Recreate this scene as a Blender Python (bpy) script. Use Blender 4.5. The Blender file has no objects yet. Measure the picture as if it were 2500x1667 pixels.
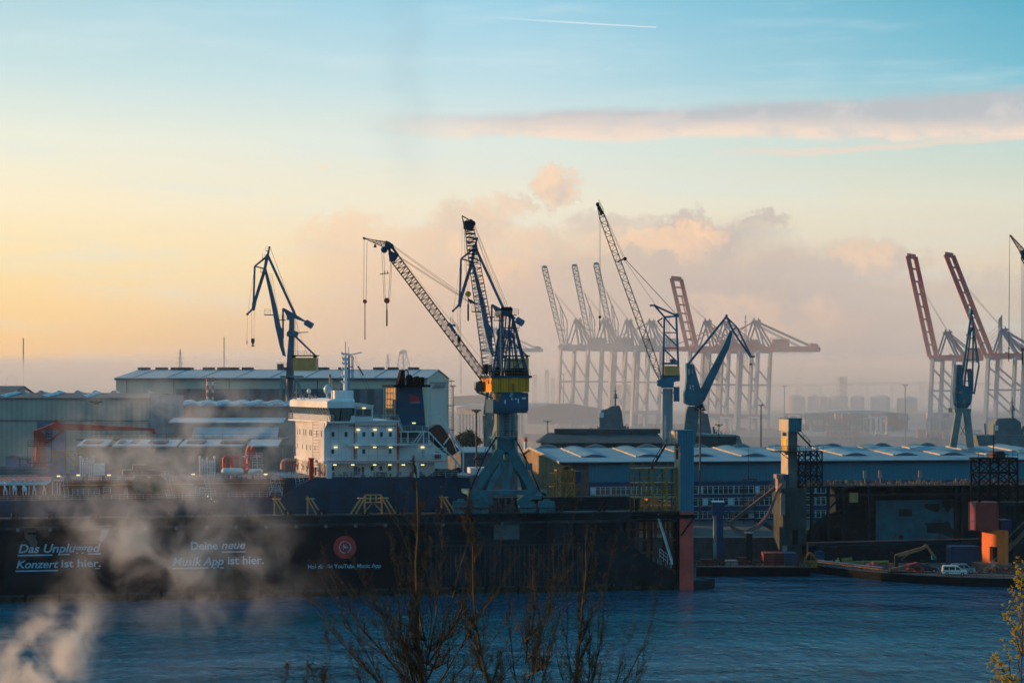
import bpy, bmesh, math, random
from mathutils import Vector, Matrix
from math import sin, cos, radians, pi, sqrt
R = random.Random(7)
SC = bpy.context.scene
COL = SC.collection
# ---------------- camera, world, sun, exposure ----------------
FPX, YH, H = 5000.0, 935.0, 40.0          # focal length in photo pixels, horizon row, eye height (m)
cd = bpy.data.cameras.new("camera"); cam = bpy.data.objects.new("camera", cd); COL.objects.link(cam)
cam.location = (0, 0, H); cam.rotation_euler = (pi/2, 0, 0)
cd.sensor_width = 36; cd.lens = 72; cd.shift_y = (YH-833.5)/2500; cd.clip_start = 1; cd.clip_end = 40000
SC.camera = cam
SC.view_settings.view_transform = 'Standard'; SC.view_settings.look = 'None'
SC.view_settings.exposure = 0.12; SC.view_settings.gamma = 1
SUN_EL, SUN_AZ = radians(11), radians(-111)     # azimuth from +Y, clockwise positive
sd = bpy.data.lights.new("sun", 'SUN'); sun = bpy.data.objects.new("sun", sd); COL.objects.link(sun)
sd.energy = 5.0; sd.angle = radians(0.6); sd.color = (1, .52, .21)
SUNV = Vector((sin(SUN_AZ)*cos(SUN_EL), -cos(SUN_AZ)*cos(SUN_EL)*-1, sin(SUN_EL)))
SUNV = Vector((-cos(radians(15))*cos(SUN_EL), sin(radians(15))*cos(SUN_EL), sin(SUN_EL)))
sun.rotation_euler = SUNV.to_track_quat('Z', 'Y').to_euler(); sun.location = (-300, 100, 200)
try:
    SC.cycles.max_bounces = 6; SC.cycles.diffuse_bounces = 2; SC.cycles.glossy_bounces = 3
    SC.cycles.transmission_bounces = 3; SC.cycles.volume_bounces = 4; SC.cycles.transparent_max_bounces = 16
    SC.cycles.volume_step_rate = 0.8; SC.cycles.volume_max_steps = 200
    SC.cycles.use_denoising = True; SC.cycles.use_light_tree = False; SC.cycles.sample_clamp_indirect = 4
    SC.cycles.use_adaptive_sampling = True; SC.cycles.adaptive_threshold = 0.015
except Exception as e: print(e)

def lin(c):
    return tuple(((v/255)/12.92 if v/255 <= .04045 else (((v/255)+.055)/1.055)**2.4) for v in c)

class NT:                                   # tiny node-tree helper
    def __init__(s, tree): s.t = tree; s.n = tree.nodes; s.l = tree.links
    def new(s, ty, **kw):
        n = s.n.new(ty)
        for k, v in kw.items(): setattr(n, k, v)
        return n
    def put(s, sock, v):
        if isinstance(v, bpy.types.NodeSocket): s.l.new(v, sock)
        elif v is not None: sock.default_value = v
    def m(s, op, a, b=None, c=None, clamp=False):
        n = s.new('ShaderNodeMath', operation=op, use_clamp=clamp)
        for i, v in enumerate((a, b, c)): s.put(n.inputs[i], v)
        return n.outputs[0]
    def sm(s, v, a, b):                     # smoothstep a->b
        n = s.new('ShaderNodeMapRange', interpolation_type='SMOOTHSTEP')
        s.put(n.inputs[0], v); s.put(n.inputs[1], a); s.put(n.inputs[2], b)
        n.inputs[3].default_value = 0; n.inputs[4].default_value = 1
        return n.outputs[0]
    def mr(s, v, a, b, c, d):
        n = s.new('ShaderNodeMapRange'); s.put(n.inputs[0], v)
        for i, q in enumerate((a, b, c, d)): n.inputs[i+1].default_value = q
        return n.outputs[0]
    def mix(s, f, a, b, mode='MIX'):
        n = s.new('ShaderNodeMix', data_type='RGBA', blend_type=mode)
        s.put(n.inputs[0], f)
        for sock, v in ((n.inputs[6], a), (n.inputs[7], b)):
            s.put(sock, v if isinstance(v, bpy.types.NodeSocket) else (*v[:3], 1))
        return n.outputs[2]
    def noise(s, vec, scale, detail=3, rough=.55, dist=0):
        n = s.new('ShaderNodeTexNoise'); s.put(n.inputs['Vector'], vec)
        n.inputs['Scale'].default_value = scale; n.inputs['Detail'].default_value = detail
        n.inputs['Roughness'].default_value = rough; n.inputs['Distortion'].default_value = dist
        return n.outputs['Fac']
    def ramp(s, f, stops):
        n = s.new('ShaderNodeValToRGB'); s.put(n.inputs[0], f); e = n.color_ramp.elements
        while len(e) < len(stops): e.new(.5)
        for el, (p, c) in zip(e, stops): el.position = p; el.color = (*c, 1)
        return n.outputs[0]
    def xyz(s, v):
        n = s.new('ShaderNodeSeparateXYZ'); s.put(n.inputs[0], v); return n.outputs
    def comb(s, x, y, z):
        n = s.new('ShaderNodeCombineXYZ')
        for i, v in enumerate((x, y, z)): s.put(n.inputs[i], v)
        return n.outputs[0]

def build_world():
    w = bpy.data.worlds.new("World"); SC.world = w; w.use_nodes = True
    T = NT(w.node_tree); T.n.clear()
    tc = T.new('ShaderNodeTexCoord').outputs['Generated']
    x, y, z = T.xyz(tc)
    az = T.m('ARCTAN2', x, y); el = T.m('ARCSINE', z)
    # direction in units of 1/5000 rad, measured like the photo's pixels
    PX = T.m('MULTIPLY_ADD', az, 5000, 1250); PY = T.m('MULTIPLY_ADD', el, -5000, 935)
    e = T.m('MULTIPLY', el, 5.0, clamp=True)
    C = lambda L: [(p, lin(c)) for p, c in L]
    rl = T.ramp(e, C([(0, (250,198,148)), (.105, (255,206,142)), (.285, (255,226,170)), (.435, (253,236,200)), (.585, (238,237,218)), (.735, (205,226,224)), (.935, (176,212,222))]))
    rm = T.ramp(e, C([(0, (224,190,166)), (.105, (234,202,172)), (.285, (243,218,184)), (.435, (238,230,208)), (.585, (222,230,222)), (.735, (190,220,228)), (.935, (152,206,228))]))
    rr = T.ramp(e, C([(0, (160,162,170)), (.105, (192,180,170)), (.285, (222,206,184)), (.435, (222,220,200)), (.585, (190,214,208)), (.735, (120,188,208)), (.935, (84,170,196))]))
    base = T.mix(T.mr(PX, 0, 1250, 0, 1), rl, rm)
    base = T.mix(T.mr(PX, 1250, 2500, 0, 1), base, rr)
    # wispy streaks in the upper blue
    st = T.noise(T.comb(T.m('MULTIPLY', az, 8), T.m('MULTIPLY', el, 60), 0), 1.0, 5, .6)
    base = T.mix(T.m('MULTIPLY', T.sm(st, .45, .75), .35), base, lin((214, 230, 232)))
    nz1 = T.noise(T.comb(T.m('MULTIPLY', az, 14), T.m('MULTIPLY', el, 60), 3.1), 1.0, 5, .6)
    nz2 = T.noise(T.comb(T.m('MULTIPLY', az, 38), T.m('MULTIPLY', el, 48), 7.7), 1.0, 9, .66)
    nz3 = T.noise(T.comb(T.m('MULTIPLY', az, 55), T.m('MULTIPLY', el, 60), 1.7), 1.0, 9, .66)
    # long mauve cloud bank
    yy = T.m('MULTIPLY_ADD', T.m('SUBTRACT', nz1, .5), 60, PY)
    topy = T.mr(PX, 1000, 2500, 288, 240); boty = T.mr(PX, 1000, 2500, 338, 362)
    d1 = T.m('DIVIDE', T.m('SUBTRACT', yy, topy), 20); d2 = T.m('DIVIDE', T.m('SUBTRACT', boty, yy), 15)
    m1 = T.m('MULTIPLY', T.sm(d1, -.7, 1), T.sm(d2, -.4, 1))
    m1 = T.m('MULTIPLY', m1, T.sm(PX, 760, 1350)); m1 = T.m('MULTIPLY', m1, .9)
    cc = T.mix(T.sm(d2, .2, 5), lin((248,222,202)), lin((188,190,194)))
    cc = T.mix(T.sm(nz2, .45, .7), cc, lin((214,206,204)))
    base = T.mix(m1, base, cc)
    # thin lower wisp on the right
    wy = T.mr(PX, 1650, 2500, 388, 356)
    dw = T.m('ABSOLUTE', T.m('SUBTRACT', yy, wy))
    mw = T.m('MULTIPLY', T.m('SUBTRACT', 1, T.sm(dw, 3, 14)), T.m('MULTIPLY', T.sm(PX, 1650, 1950), .6))
    base = T.mix(mw, base, lin((240,215,198)))
    # cumulus / steam banks far off: soft blobs broken up by noise
    px = T.m('MULTIPLY_ADD', T.m('SUBTRACT', nz2, .5), 230, PX); py = T.m('MULTIPLY_ADD', T.m('SUBTRACT', nz3, .5), 210, PY)
    def blob(cx, cy, rx, ry, k):
        a = T.m('DIVIDE', T.m('SUBTRACT', px, cx), rx); b = T.m('DIVIDE', T.m('SUBTRACT', py, cy), ry)
        r = T.m('ADD', T.m('MULTIPLY', a, a), T.m('MULTIPLY', b, b))
        return T.m('MULTIPLY', T.m('SUBTRACT', 1, T.sm(r, .15, 1.2)), k)
    body = None
    for q in [(1500,760,900,210,.85),(1130,690,420,150,.75),(900,640,200,110,.6),(1150,560,130,75,.7),(1490,560,110,60,.6),(1780,600,150,90,.55),(860,585,110,70,.6),(1100,600,160,90,.7),(1230,500,75,38,.6),(1360,458,66,50,.75),
              (1700,585,190,70,.85),(1850,545,60,32,.7),(2120,640,130,60,.7),(1960,700,250,70,.7),(1600,640,330,90,.8),(1330,620,170,70,.7),(2300,720,200,60,.4)]:
        b = blob(*q); body = b if body is None else T.m('MAXIMUM', body, b)
    lit = None
    for q in [(1355,455,80,60,1),(1480,590,110,40,.6),(1250,600,140,60,.5),(1000,560,120,60,.5),(1560,590,70,30,.8),(1720,572,75,38,1),(1640,600,110,50,.75),(2115,630,90,50,.7),(1200,505,90,45,.7),(860,560,110,60,.7),(1140,640,180,80,.6),(1830,790,330,70,.45)]:
        b = blob(*q); lit = b if lit is None else T.m('MAXIMUM', lit, b)
    shade = T.mix(T.mr(PX, 700, 1700, 0, 1), lin((240,202,172)), lin((192,178,174)))
    ccol = T.mix(T.m('MULTIPLY', lit, T.sm(nz3, .3, .6)), shade, lin((255,208,170)))
    base = T.mix(T.m('MULTIPLY', body, .92), base, ccol)
    # small peach flecks + contrail + faint smoke smear
    fl = T.m('MAXIMUM', blob(790,392,36,7,.6), blob(580,420,26,5,.3)); base = T.mix(fl, base, lin((252,222,198)))
    cy = T.mr(PX, 1100, 1602, 46, 78); dc = T.m('ABSOLUTE', T.m('SUBTRACT', PY, cy))
    wv = T.mr(PX, 1250, 1602, 3.2, 1.8)
    mc = T.m('MULTIPLY', T.m('SUBTRACT', 1, T.sm(T.m('DIVIDE', dc, wv), .3, 1)), T.m('MULTIPLY', T.m('MULTIPLY', T.sm(PX, 1130, 1480), .55), T.m('LESS_THAN', PX, 1602)))
    base = T.mix(mc, base, lin((240,244,240)))
    ms = T.m('MULTIPLY', T.m('SUBTRACT', 1, T.sm(T.m('ABSOLUTE', T.m('SUBTRACT', px, 1005)), 5, 85)), T.m('MULTIPLY', T.sm(PY, 520, 330), .12))
    base = T.mix(ms, base, lin((140,165,178)))
    # overall dome: upper sky turns deep teal, darker behind the camera, warmer toward the sun
    up = T.sm(el, .185, .42)
    full = T.mix(up, base, (.07, .34, .54))
    back = T.sm(y, .75, -.25)
    full = T.mix(back, full, T.mix(T.sm(el, 0, .5), (.16, .37, .50), (.10, .33, .50)))
    ns = T.new('ShaderNodeVectorMath', operation='DOT_PRODUCT'); T.put(ns.inputs[0], tc); ns.inputs[1].default_value = SUNV
    glow = T.m('POWER', T.m('MAXIMUM', ns.outputs['Value'], 0), 40)
    full = T.mix(T.m('MULTIPLY', glow, .8), full, (1.0, .62, .32))
    full = T.mix(T.sm(el, 0, -.03), full, (.03, .07, .09))
    sky = T.new('ShaderNodeTexSky', sky_type='NISHITA'); sky.sun_disc = False
    sky.sun_elevation = SUN_EL; sky.sun_rotation = math.atan2(SUNV.x, SUNV.y); sky.air_density = 1; sky.dust_density = 2
    nis = T.mix(1.0, sky.outputs[0], (.06, .06, .06), 'MULTIPLY')
    full = T.mix(.06, full, nis)
    bg = T.new('ShaderNodeBackground'); T.put(bg.inputs[0], full); bg.inputs[1].default_value = 1.0
    T.l.new(bg.outputs[0], T.new('ShaderNodeOutputWorld').inputs[0])
    w.cycles.sampling_method = 'MANUAL'; w.cycles.sample_map_resolution = 512
build_world()

# ---------------- materials ----------------
MATS = {}
def mat(name, col, rough=.6, metal=0, var=.22, scale=.35, streak=0, rib=0, ribd=.03, rust=0, emit=0, spec=.4, alpha=1, ribv=.12):
    if name in MATS: return MATS[name]
    m = bpy.data.materials.new(name); m.use_nodes = True; T = NT(m.node_tree)
    bs = T.n['Principled BSDF']; MATS[name] = m
    bs.inputs['Roughness'].default_value = rough; bs.inputs['Metallic'].default_value = metal
    bs.inputs['Specular IOR Level'].default_value = spec
    if emit:
        bs.inputs['Base Color'].default_value = (*col, 1)
        bs.inputs['Emission Color'].default_value = (*col, 1); bs.inputs['Emission Strength'].default_value = emit
        return m
    oc = T.new('ShaderNodeTexCoord').outputs['Object']
    x, y, z = T.xyz(oc)
    n1 = T.noise(oc, scale, 6, .65)
    dark = tuple(c*(1-var*1.6) for c in col); lite = tuple(min(1, c*(1+var)) for c in col)
    c = T.mix(T.sm(n1, .28, .72), dark, lite)
    if streak:
        n2 = T.noise(T.comb(T.m('MULTIPLY', T.m('ADD', x, y), 1.6), 0, T.m('MULTIPLY', z, .09)), 1.0, 5, .7)
        c = T.mix(T.m('MULTIPLY', T.sm(n2, .5, .78), streak), c, tuple(q*.35 for q in col))
    if rust:
        n3 = T.noise(oc, scale*2.7, 7, .7, 1.2)
        c = T.mix(T.m('MULTIPLY', T.sm(n3, .56, .66), rust), c, (.16, .055, .02))
    if rib:
        s = T.m('FRACT', T.m('DIVIDE', T.m('ADD', x, y), rib))
        t = T.sm(T.m('ABSOLUTE', T.m('SUBTRACT', s, .5)), .18, .34)
        c = T.mix(T.m('MULTIPLY', t, ribv), c, tuple(q*.25 for q in col))
        bp = T.new('ShaderNodeBump'); bp.inputs['Strength'].default_value = .8; bp.inputs['Distance'].default_value = ribd
        T.put(bp.inputs['Height'], t); T.l.new(bp.outputs[0], bs.inputs['Normal'])
    T.put(bs.inputs['Base Color'], c)
    T.put(bs.inputs['Roughness'], T.mr(n1, .3, .7, max(.05, rough-.1), min(1, rough+.12)))
    return m

# ---------------- frames and mesh builder ----------------
class Fr:
    """local frame: u along a facade, v away from the eye, z up; px/py name a direction from the eye"""
    def __init__(s, Y, th=0, px=1250):
        s.O = Vector(((px-1250)/FPX*Y, Y, 0)); t = radians(th)
        s.u = Vector((cos(t), sin(t), 0)); s.v = Vector((-sin(t), cos(t), 0))
    def w(s, a, b, z): return s.O + s.u*a + s.v*b + Vector((0, 0, z))
    def a(s, px, b=0):
        k = (px-1250)/FPX; q = s.O + s.v*b
        return (k*q.y - q.x)/(s.u.x - k*s.u.y)
    def z(s, py, a, b=0): return H - (py-YH)*(s.O + s.u*a + s.v*b).y/FPX
    def p(s, px, py, b=0):
        a = s.a(px, b); return s.w(a, b, s.z(py, a, b))
    def g(s, px, z, b=0): return s.w(s.a(px, b), b, z)

def perp(d):
    d = d.normalized(); up = Vector((0, 0, 1)) if abs(d.z) < .9 else Vector((0, 1, 0))
    s = d.cross(up).normalized(); return s, s.cross(d).normalized()

class MB:
    def __init__(s): s.v = []; s.f = []
    def add(s, vs, fs):
        o = len(s.v); s.v += [tuple(q) for q in vs]; s.f += [tuple(i+o for i in f) for f in fs]; return s
    def hexa(s, c):
        return s.add(c, [(0,1,2,3),(7,6,5,4),(0,4,5,1),(1,5,6,2),(2,6,7,3),(3,7,4,0)])
    def wbox(s, F, a0, a1, b0, b1, z0, z1):
        return s.hexa([F.w(a0,b0,z0),F.w(a1,b0,z0),F.w(a1,b1,z0),F.w(a0,b1,z0),F.w(a0,b0,z1),F.w(a1,b0,z1),F.w(a1,b1,z1),F.w(a0,b1,z1)])
    def box(s, F, x0, x1, y0, y1, b0=0, b1=1):
        a0, a1 = F.a(x0, b0), F.a(x1, b0); am = (a0+a1)/2
        return s.wbox(F, a0, a1, b0, b1, F.z(y1, am, b0), F.z(y0, am, b0))
    def poly(s, F, pts, b0=0, b1=1):
        A = [(F.a(x, b0), y) for x, y in pts]; A = [(a, F.z(y, a, b0)) for a, y in A]; return s.apoly(F, A, b0, b1)
    def apoly(s, F, A, b0, b1):
        n = len(A)
        return s.add([F.w(a, b0, z) for a, z in A]+[F.w(a, b1, z) for a, z in A],
              [tuple(range(n)), tuple(range(2*n-1, n-1, -1))]+[(i, (i+1) % n, n+(i+1) % n, n+i) for i in range(n)])
    def zpoly(s, F, A, z0, z1):          # plan outline (a,b) extruded in z
        n = len(A)
        return s.add([F.w(a, b, z0) for a, b in A]+[F.w(a, b, z1) for a, b in A],
              [tuple(range(n)), tuple(range(2*n-1, n-1, -1))]+[(i, (i+1) % n, n+(i+1) % n, n+i) for i in range(n)])
    def tube(s, p, q, r, r2=None, n=6, cap=True):
        p = Vector(p); q = Vector(q); r2 = r if r2 is None else r2
        if (q-p).length < 1e-5: return s
        a, b = perp(q-p); o = []
        for c, rr in ((p, r), (q, r2)):
            for i in range(n):
                t = 2*pi*i/n + pi/n; o.append(c + a*(cos(t)*rr) + b*(sin(t)*rr))
        fs = [(i, (i+1) % n, n+(i+1) % n, n+i) for i in range(n)]
        if cap: fs += [tuple(range(n-1, -1, -1)), tuple(range(n, 2*n))]
        return s.add(o, fs)
    def dia(s, p, q, r, r2=None):
        r2 = r if r2 is None else r2; c = []
        for o, k in ((Vector(p), r), (Vector(q), r2)): c += [o+V(-k,0,0), o+V(0,-k,0), o+V(k,0,0), o+V(0,k,0)]
        return s.hexa(c)
    def bar(s, p, q, w, h=None, w2=None, h2=None):
        """box beam; w across (mostly in depth), h in the plane of p-q"""
        p = Vector(p); q = Vector(q); h = w if h is None else h; w2 = w if w2 is None else w2; h2 = h if h2 is None else h2
        d = (q-p).normalized(); a = Vector((0, 1, 0)) if abs(d.y) < .8 else Vector((1, 0, 0))
        b = d.cross(a).normalized(); a = b.cross(d).normalized()
        c = []
        for o, ww, hh in ((p, w, h), (q, w2, h2)):
            c += [o-a*ww/2-b*hh/2, o+a*ww/2-b*hh/2, o+a*ww/2+b*hh/2, o-a*ww/2+b*hh/2]
        return s.hexa(c)
    def pline(s, pts, r, n=5):
        for p, q in zip(pts, pts[1:]): s.tube(p, q, r, n=n)
        return s
    def ball(s, c, r, n=8, m=6, sz=1):
        c = Vector(c); vs = [c+Vector((0,0,r*sz))]; 
        for j in range(1, m):
            t = pi*j/m
            for i in range(n): vs.append(c+Vector((cos(2*pi*i/n)*sin(t)*r, sin(2*pi*i/n)*sin(t)*r, cos(t)*r*sz)))
        vs.append(c-Vector((0,0,r*sz))); fs = [(0, 1+i, 1+(i+1) % n) for i in range(n)]
        for j in range(m-2):
            for i in range(n):
                a = 1+j*n; fs.append((a+i, a+n+i, a+n+(i+1) % n, a+(i+1) % n))
        a = 1+(m-2)*n; fs += [(a+i, len(vs)-1, a+(i+1) % n) for i in range(n)]
        return s.add(vs, fs)
    def rail(s, p, q, h=1.1, step=1.6, r=.035, k=3):
        p = Vector(p); q = Vector(q); L = (q-p).length; n = max(1, int(L/step)); Z = Vector((0, 0, 1))
        for i in range(n+1):
            c = p.lerp(q, i/n); s.tube(c, c+Z*h, r, n=4, cap=False)
        for j in range(1, k+1): s.tube(p+Z*h*j/k, q+Z*h*j/k, r, n=4, cap=False)
        return s
    def ladder(s, p, q, w=.6, step=.5, r=.04):
        p = Vector(p); q = Vector(q); n = max(2, int((q-p).length/step)); d = Vector((w/2, 0, 0))
        s.tube(p-d, q-d, r, n=4, cap=False); s.tube(p+d, q+d, r, n=4, cap=False)
        for i in range(n+1):
            c = p.lerp(q, i/n); s.tube(c-d, c+d, r*.8, n=4, cap=False)
        return s
    def stair(s, p, q, w=1.0, r=.06, step=.6):
        p = Vector(p); q = Vector(q); d = Vector((0, w/2, 0)); Z = Vector((0, 0, 1.0)); n = max(2, int((q-p).length/step))
        for k in (-1, 1):
            s.bar(p+d*k, q+d*k, .08, .3); s.tube(p+d*k+Z, q+d*k+Z, r*.6, n=4)
            for i in range(0, n+1, 3): c = p.lerp(q, i/n)+d*k; s.tube(c, c+Z, r*.6, n=4)
        for i in range(n+1): c = p.lerp(q, i/n); s.bar(c-d, c+d, .3, .06)
        return s
    def lattice(s, p, q, w0, w1, d0, d1, n, rc, rb, side=None):
        """four-chord box truss from p to q; w = width in the p-q/side plane, d = depth"""
        p = Vector(p); q = Vector(q); ax = (q-p).normalized()
        dv = Vector((0, 1, 0)) if side is None else Vector(side)
        dv = (dv-ax*dv.dot(ax)).normalized(); wv = ax.cross(dv).normalized()
        def pt(t, i, j): return p.lerp(q, t)+wv*(i*(w0+(w1-w0)*t)/2)+dv*(j*(d0+(d1-d0)*t)/2)
        for i in (-1, 1):
            for j in (-1, 1): s.tube(pt(0, i, j), pt(1, i, j), rc, n=4, cap=False)
        for k in range(n):
            t0, t1 = k/n, (k+1)/n; e = 1 if k % 2 else -1
            for j in (-1, 1):
                s.tube(pt(t0, -1, j), pt(t0, 1, j), rb, n=4, cap=False)
                s.tube(pt(t0, e, j), pt(t1, -e, j), rb, n=4, cap=False)
            for i in (-1, 1):
                s.tube(pt(t0, i, -1), pt(t0, i, 1), rb, n=4, cap=False)
                s.tube(pt(t0, i, e), pt(t1, i, -e), rb, n=4, cap=False)
        return s
    def build(s, name, m, parent=None, smooth=False, origin=None):
        if not s.v: return None
        o = Vector(origin) if origin is not None else wloc(parent)
        me = bpy.data.meshes.new(name); me.from_pydata([(Vector(v)-o) for v in s.v], [], s.f)
        b = bmesh.new(); b.from_mesh(me); bmesh.ops.recalc_face_normals(b, faces=b.faces); b.to_mesh(me); b.free()
        if smooth: me.polygons.foreach_set('use_smooth', [True]*len(me.polygons))
        me.materials.append(m if not isinstance(m, str) else MATS[m])
        ob = bpy.data.objects.new(name, me); COL.objects.link(ob)
        if parent is not None: ob.parent = parent; ob.location = o-wloc(parent)
        else: ob.location = o
        WL[ob.name] = o
        return ob
WL = {}
def wloc(o): return Vector((0, 0, 0)) if o is None else WL[o.name]
def thing(name, label, cat, loc, group=None):
    o = bpy.data.objects.new(name, None); COL.objects.link(o); o.location = loc; o.empty_display_size = .5
    WL[o.name] = Vector(loc); o['label'] = label; o['category'] = cat
    if group: o['group'] = group
    return o
def tag(o, label, cat, group=None, kind=None):
    if label: o['label'] = label
    if cat: o['category'] = cat
    if group: o['group'] = group
    if kind: o['kind'] = kind
    return o
def kids(o): return [c for c in bpy.data.objects if c.parent == o]
KID = {}
def copy_tree(root, newloc, label=None, scale=1, rotz=0):
    if root.name not in KID: KID[root.name] = [(c, kids(c)) for c in kids(root)]
    r = root.copy(); COL.objects.link(r); r.location = newloc; r.scale = (scale,)*3; r.rotation_euler = (0, 0, rotz)
    if label: r['label'] = label
    for c, gs in KID[root.name]:
        k = c.copy(); COL.objects.link(k); k.parent = r
        for g in gs: d = g.copy(); COL.objects.link(d); d.parent = k
    return r
def V(*a): return Vector(a)
# ---------------- palette ----------------
mat('white', (.62,.64,.64), .45, streak=.25, var=.1)
mat('ship_white', (.66,.68,.70), .4, streak=.3, var=.08, scale=.2)
mat('navy', (.001,.040,.09), .45, var=.3, streak=.2)
mat('navy_funnel', (.002,.055,.12), .4, var=.15)
mat('crane_blue', (.012,.085,.17), .45, var=.25)
mat('crane_grey', (.06,.12,.20), .5, var=.2)
mat('crane_teal', (.018,.13,.165), .55, var=.3, streak=.25, rust=.25)
mat('yellow', (.85,.30,.008), .5, rib=.55, var=.12, ribd=.06, ribv=.35)
mat('yellow_pale', (.66,.33,.10), .5, var=.12, rib=.5)
mat('yellow_lattice', (.34,.16,.02), .55, var=.3, rust=.4)
mat('dark_steel', (.016,.022,.03), .75, var=.4, spec=.2)
mat('black', (.005,.009,.013), .9, var=.4, spec=.1)
mat('rope', (.05,.05,.06), .6)
mat('dock_wall', (.008,.020,.030), .8, var=.55, streak=.6, scale=.2, rust=.5, spec=.15)
mat('dock_band', (.03,.045,.055), .8, var=.4, spec=.2)
mat('ship_red', (.26,.035,.02), .6, var=.4, streak=.3)
mat('crane_red', (.50,.035,.018), .5, var=.25)
mat('hook_red', (.6,.06,.03), .5)
mat('orange_red', (.62,.08,.055), .6, var=.2, streak=.3)
mat('wh_roof', (.13,.28,.37), .6, var=.2, scale=.15, rib=1.1, ribv=.08, streak=.15)
mat('wh_wall', (.010,.17,.26), .55, var=.1, scale=.12, streak=.35, rib=.9, ribv=.08)
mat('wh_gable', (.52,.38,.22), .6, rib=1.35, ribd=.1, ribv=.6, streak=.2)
mat('wh_navy', (.002,.035,.11), .5, var=.25)
mat('glass', (.02,.05,.06), .12, spec=.8, var=.3)
mat('brown_wall', (.10,.09,.08), .8, var=.3)
mat('hall_wall', (.38,.37,.33), .7, var=.15, scale=.08, rib=1.2, ribv=.18, streak=.2)
mat('hall_roof', (.10,.12,.13), .8, var=.25)
mat('hall_pale', (.46,.48,.40), .7, var=.1, scale=.06, streak=.15)
mat('hall_paleroof', (.30,.38,.42), .6, var=.12, scale=.08)
mat('roof_light', (.42,.48,.52), .6, var=.15, rib=1.0, ribv=.1)
mat('skylight', (.30,.36,.42), .25, var=.1, spec=.7)
mat('green_dark', (.05,.07,.06), .8, var=.3)
mat('hall_dark', (.10,.12,.15), .8, var=.3)
mat('pipe_white', (.55,.62,.66), .4, var=.15)
mat('wood', (.16,.09,.05), .8, var=.3)
mat('concrete', (.24,.23,.22), .85, var=.25)
mat('mast_brown', (.10,.06,.05), .7)
mat('lamp_on', (1,.80,.36), emit=1.5)
mat('banner', (.006,.011,.018), .75, var=.5, scale=.06, streak=.5, spec=.15)
mat('letters', (.28,.46,.58), .7, var=.14, scale=.5, streak=.35)
mat('logo_red', (.50,.04,.035), .6, var=.1)
mat('sts_grey', (.42,.42,.42), .6, var=.12)
mat('sts_blue', (.16,.24,.33), .6, var=.15)
mat('sts_red', (.52,.13,.12), .6, var=.2)
mat('roof_dark', (.03,.06,.075), .8, var=.3)
mat('warship', (.12,.16,.18), .6, var=.2)
mat('sand', (.30,.25,.20), .9, var=.3)
mat('asphalt', (.06,.065,.07), .9, var=.3)
mat('water_dummy', (.01,.03,.04), .1)
mat('hivis', (.25,.75,.05), .7)
mat('bark', (.09,.055,.028), .85, var=.4, scale=3)
mat('tyre', (.01,.01,.01), .8)
mat('beige', (.50,.42,.33), .6, var=.1, rib=.5, ribv=.2)
mat('pillar_blue', (.014,.17,.26), .55, rib=.62, ribd=.06, ribv=.35, var=.1)
mat('orange', (.80,.17,.03), .6, streak=.2, rust=.1, var=.1)

# ---------------- ground and water ----------------
def sheet(name, pts, z, m, label=None, kind='structure', th=0):
    vs = [V(x, y, z) for x, y in pts]; mb = MB(); n = len(vs)
    if th:
        mb.add(vs+[V(x, y, z-th) for x, y in pts], [tuple(range(n)), tuple(range(2*n-1, n-1, -1))]+[(i, (i+1) % n, n+(i+1) % n, n+i) for i in range(n)])
    else: mb.add(vs, [tuple(range(n))])
    o = mb.build(name, m); o['kind'] = kind
    if label: o['label'] = label
    return o
def water_mat():
    m = bpy.data.materials.new('water'); m.use_nodes = True; T = NT(m.node_tree); bs = T.n['Principled BSDF']
    oc = T.new('ShaderNodeTexCoord').outputs['Object']; x, y, z = T.xyz(oc)
    bs.inputs['Base Color'].default_value = (.0002, .095, .18, 1); bs.inputs['IOR'].default_value = 1.333
    bs.inputs['Roughness'].default_value = .05; bs.inputs['Specular Tint'].default_value = (.1, .8, 1, 1)
    v1 = T.comb(T.m('MULTIPLY', x, .45), T.m('MULTIPLY', y, .20), 0)
    n1 = T.noise(v1, 1.6, 5, .62, .6)
    n2 = T.noise(T.comb(T.m('MULTIPLY', x, .12), T.m('MULTIPLY', y, .06), 4), 1.0, 3, .5, .4)
    n3 = T.noise(T.comb(T.m('MULTIPLY', x, .010), T.m('MULTIPLY', y, .022), 9), 1.0, 3, .6)
    n4 = T.noise(T.comb(x, T.m('MULTIPLY', y, .5), 2), 1.6, 3, .6)
    h = T.m('ADD', T.m('MULTIPLY', n1, .62), T.m('MULTIPLY', n2, 1.3))
    h = T.m('ADD', h, T.m('MULTIPLY', n4, .12))
    h = T.m('MULTIPLY', h, T.mr(n3, .3, .7, .3, 1.7))
    bp = T.new('ShaderNodeBump'); bp.inputs['Strength'].default_value = 1; bp.inputs['Distance'].default_value = 1.5
    T.put(bp.inputs['Height'], h); T.l.new(bp.outputs[0], bs.inputs['Normal'])
    MATS['water'] = m
water_mat()
sheet('water', [(-9000,-200),(9000,-200),(9000,21000),(-9000,21000)], 0, 'water')
# near river bank under the viewpoint, below the frame
def bank():
    mb = MB(); xs = [-160+20*i for i in range(17)]; ys = [-80, 20, 60, 90, 120, 150]; zs = [24, 22, 19, 12, 5, -1]
    vs = [V(x, y, z+sin(x*.07+y*.05)*.8) for y, z in zip(ys, zs) for x in xs]; n = len(xs)
    mb.add(vs, [(j*n+i, j*n+i+1, (j+1)*n+i+1, (j+1)*n+i) for j in range(len(ys)-1) for i in range(n-1)])
    o = mb.build('river_bank', mat('grass_bank', (.05,.06,.02), .9, var=.4, scale=.5)); o['kind'] = 'structure'
bank()
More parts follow.
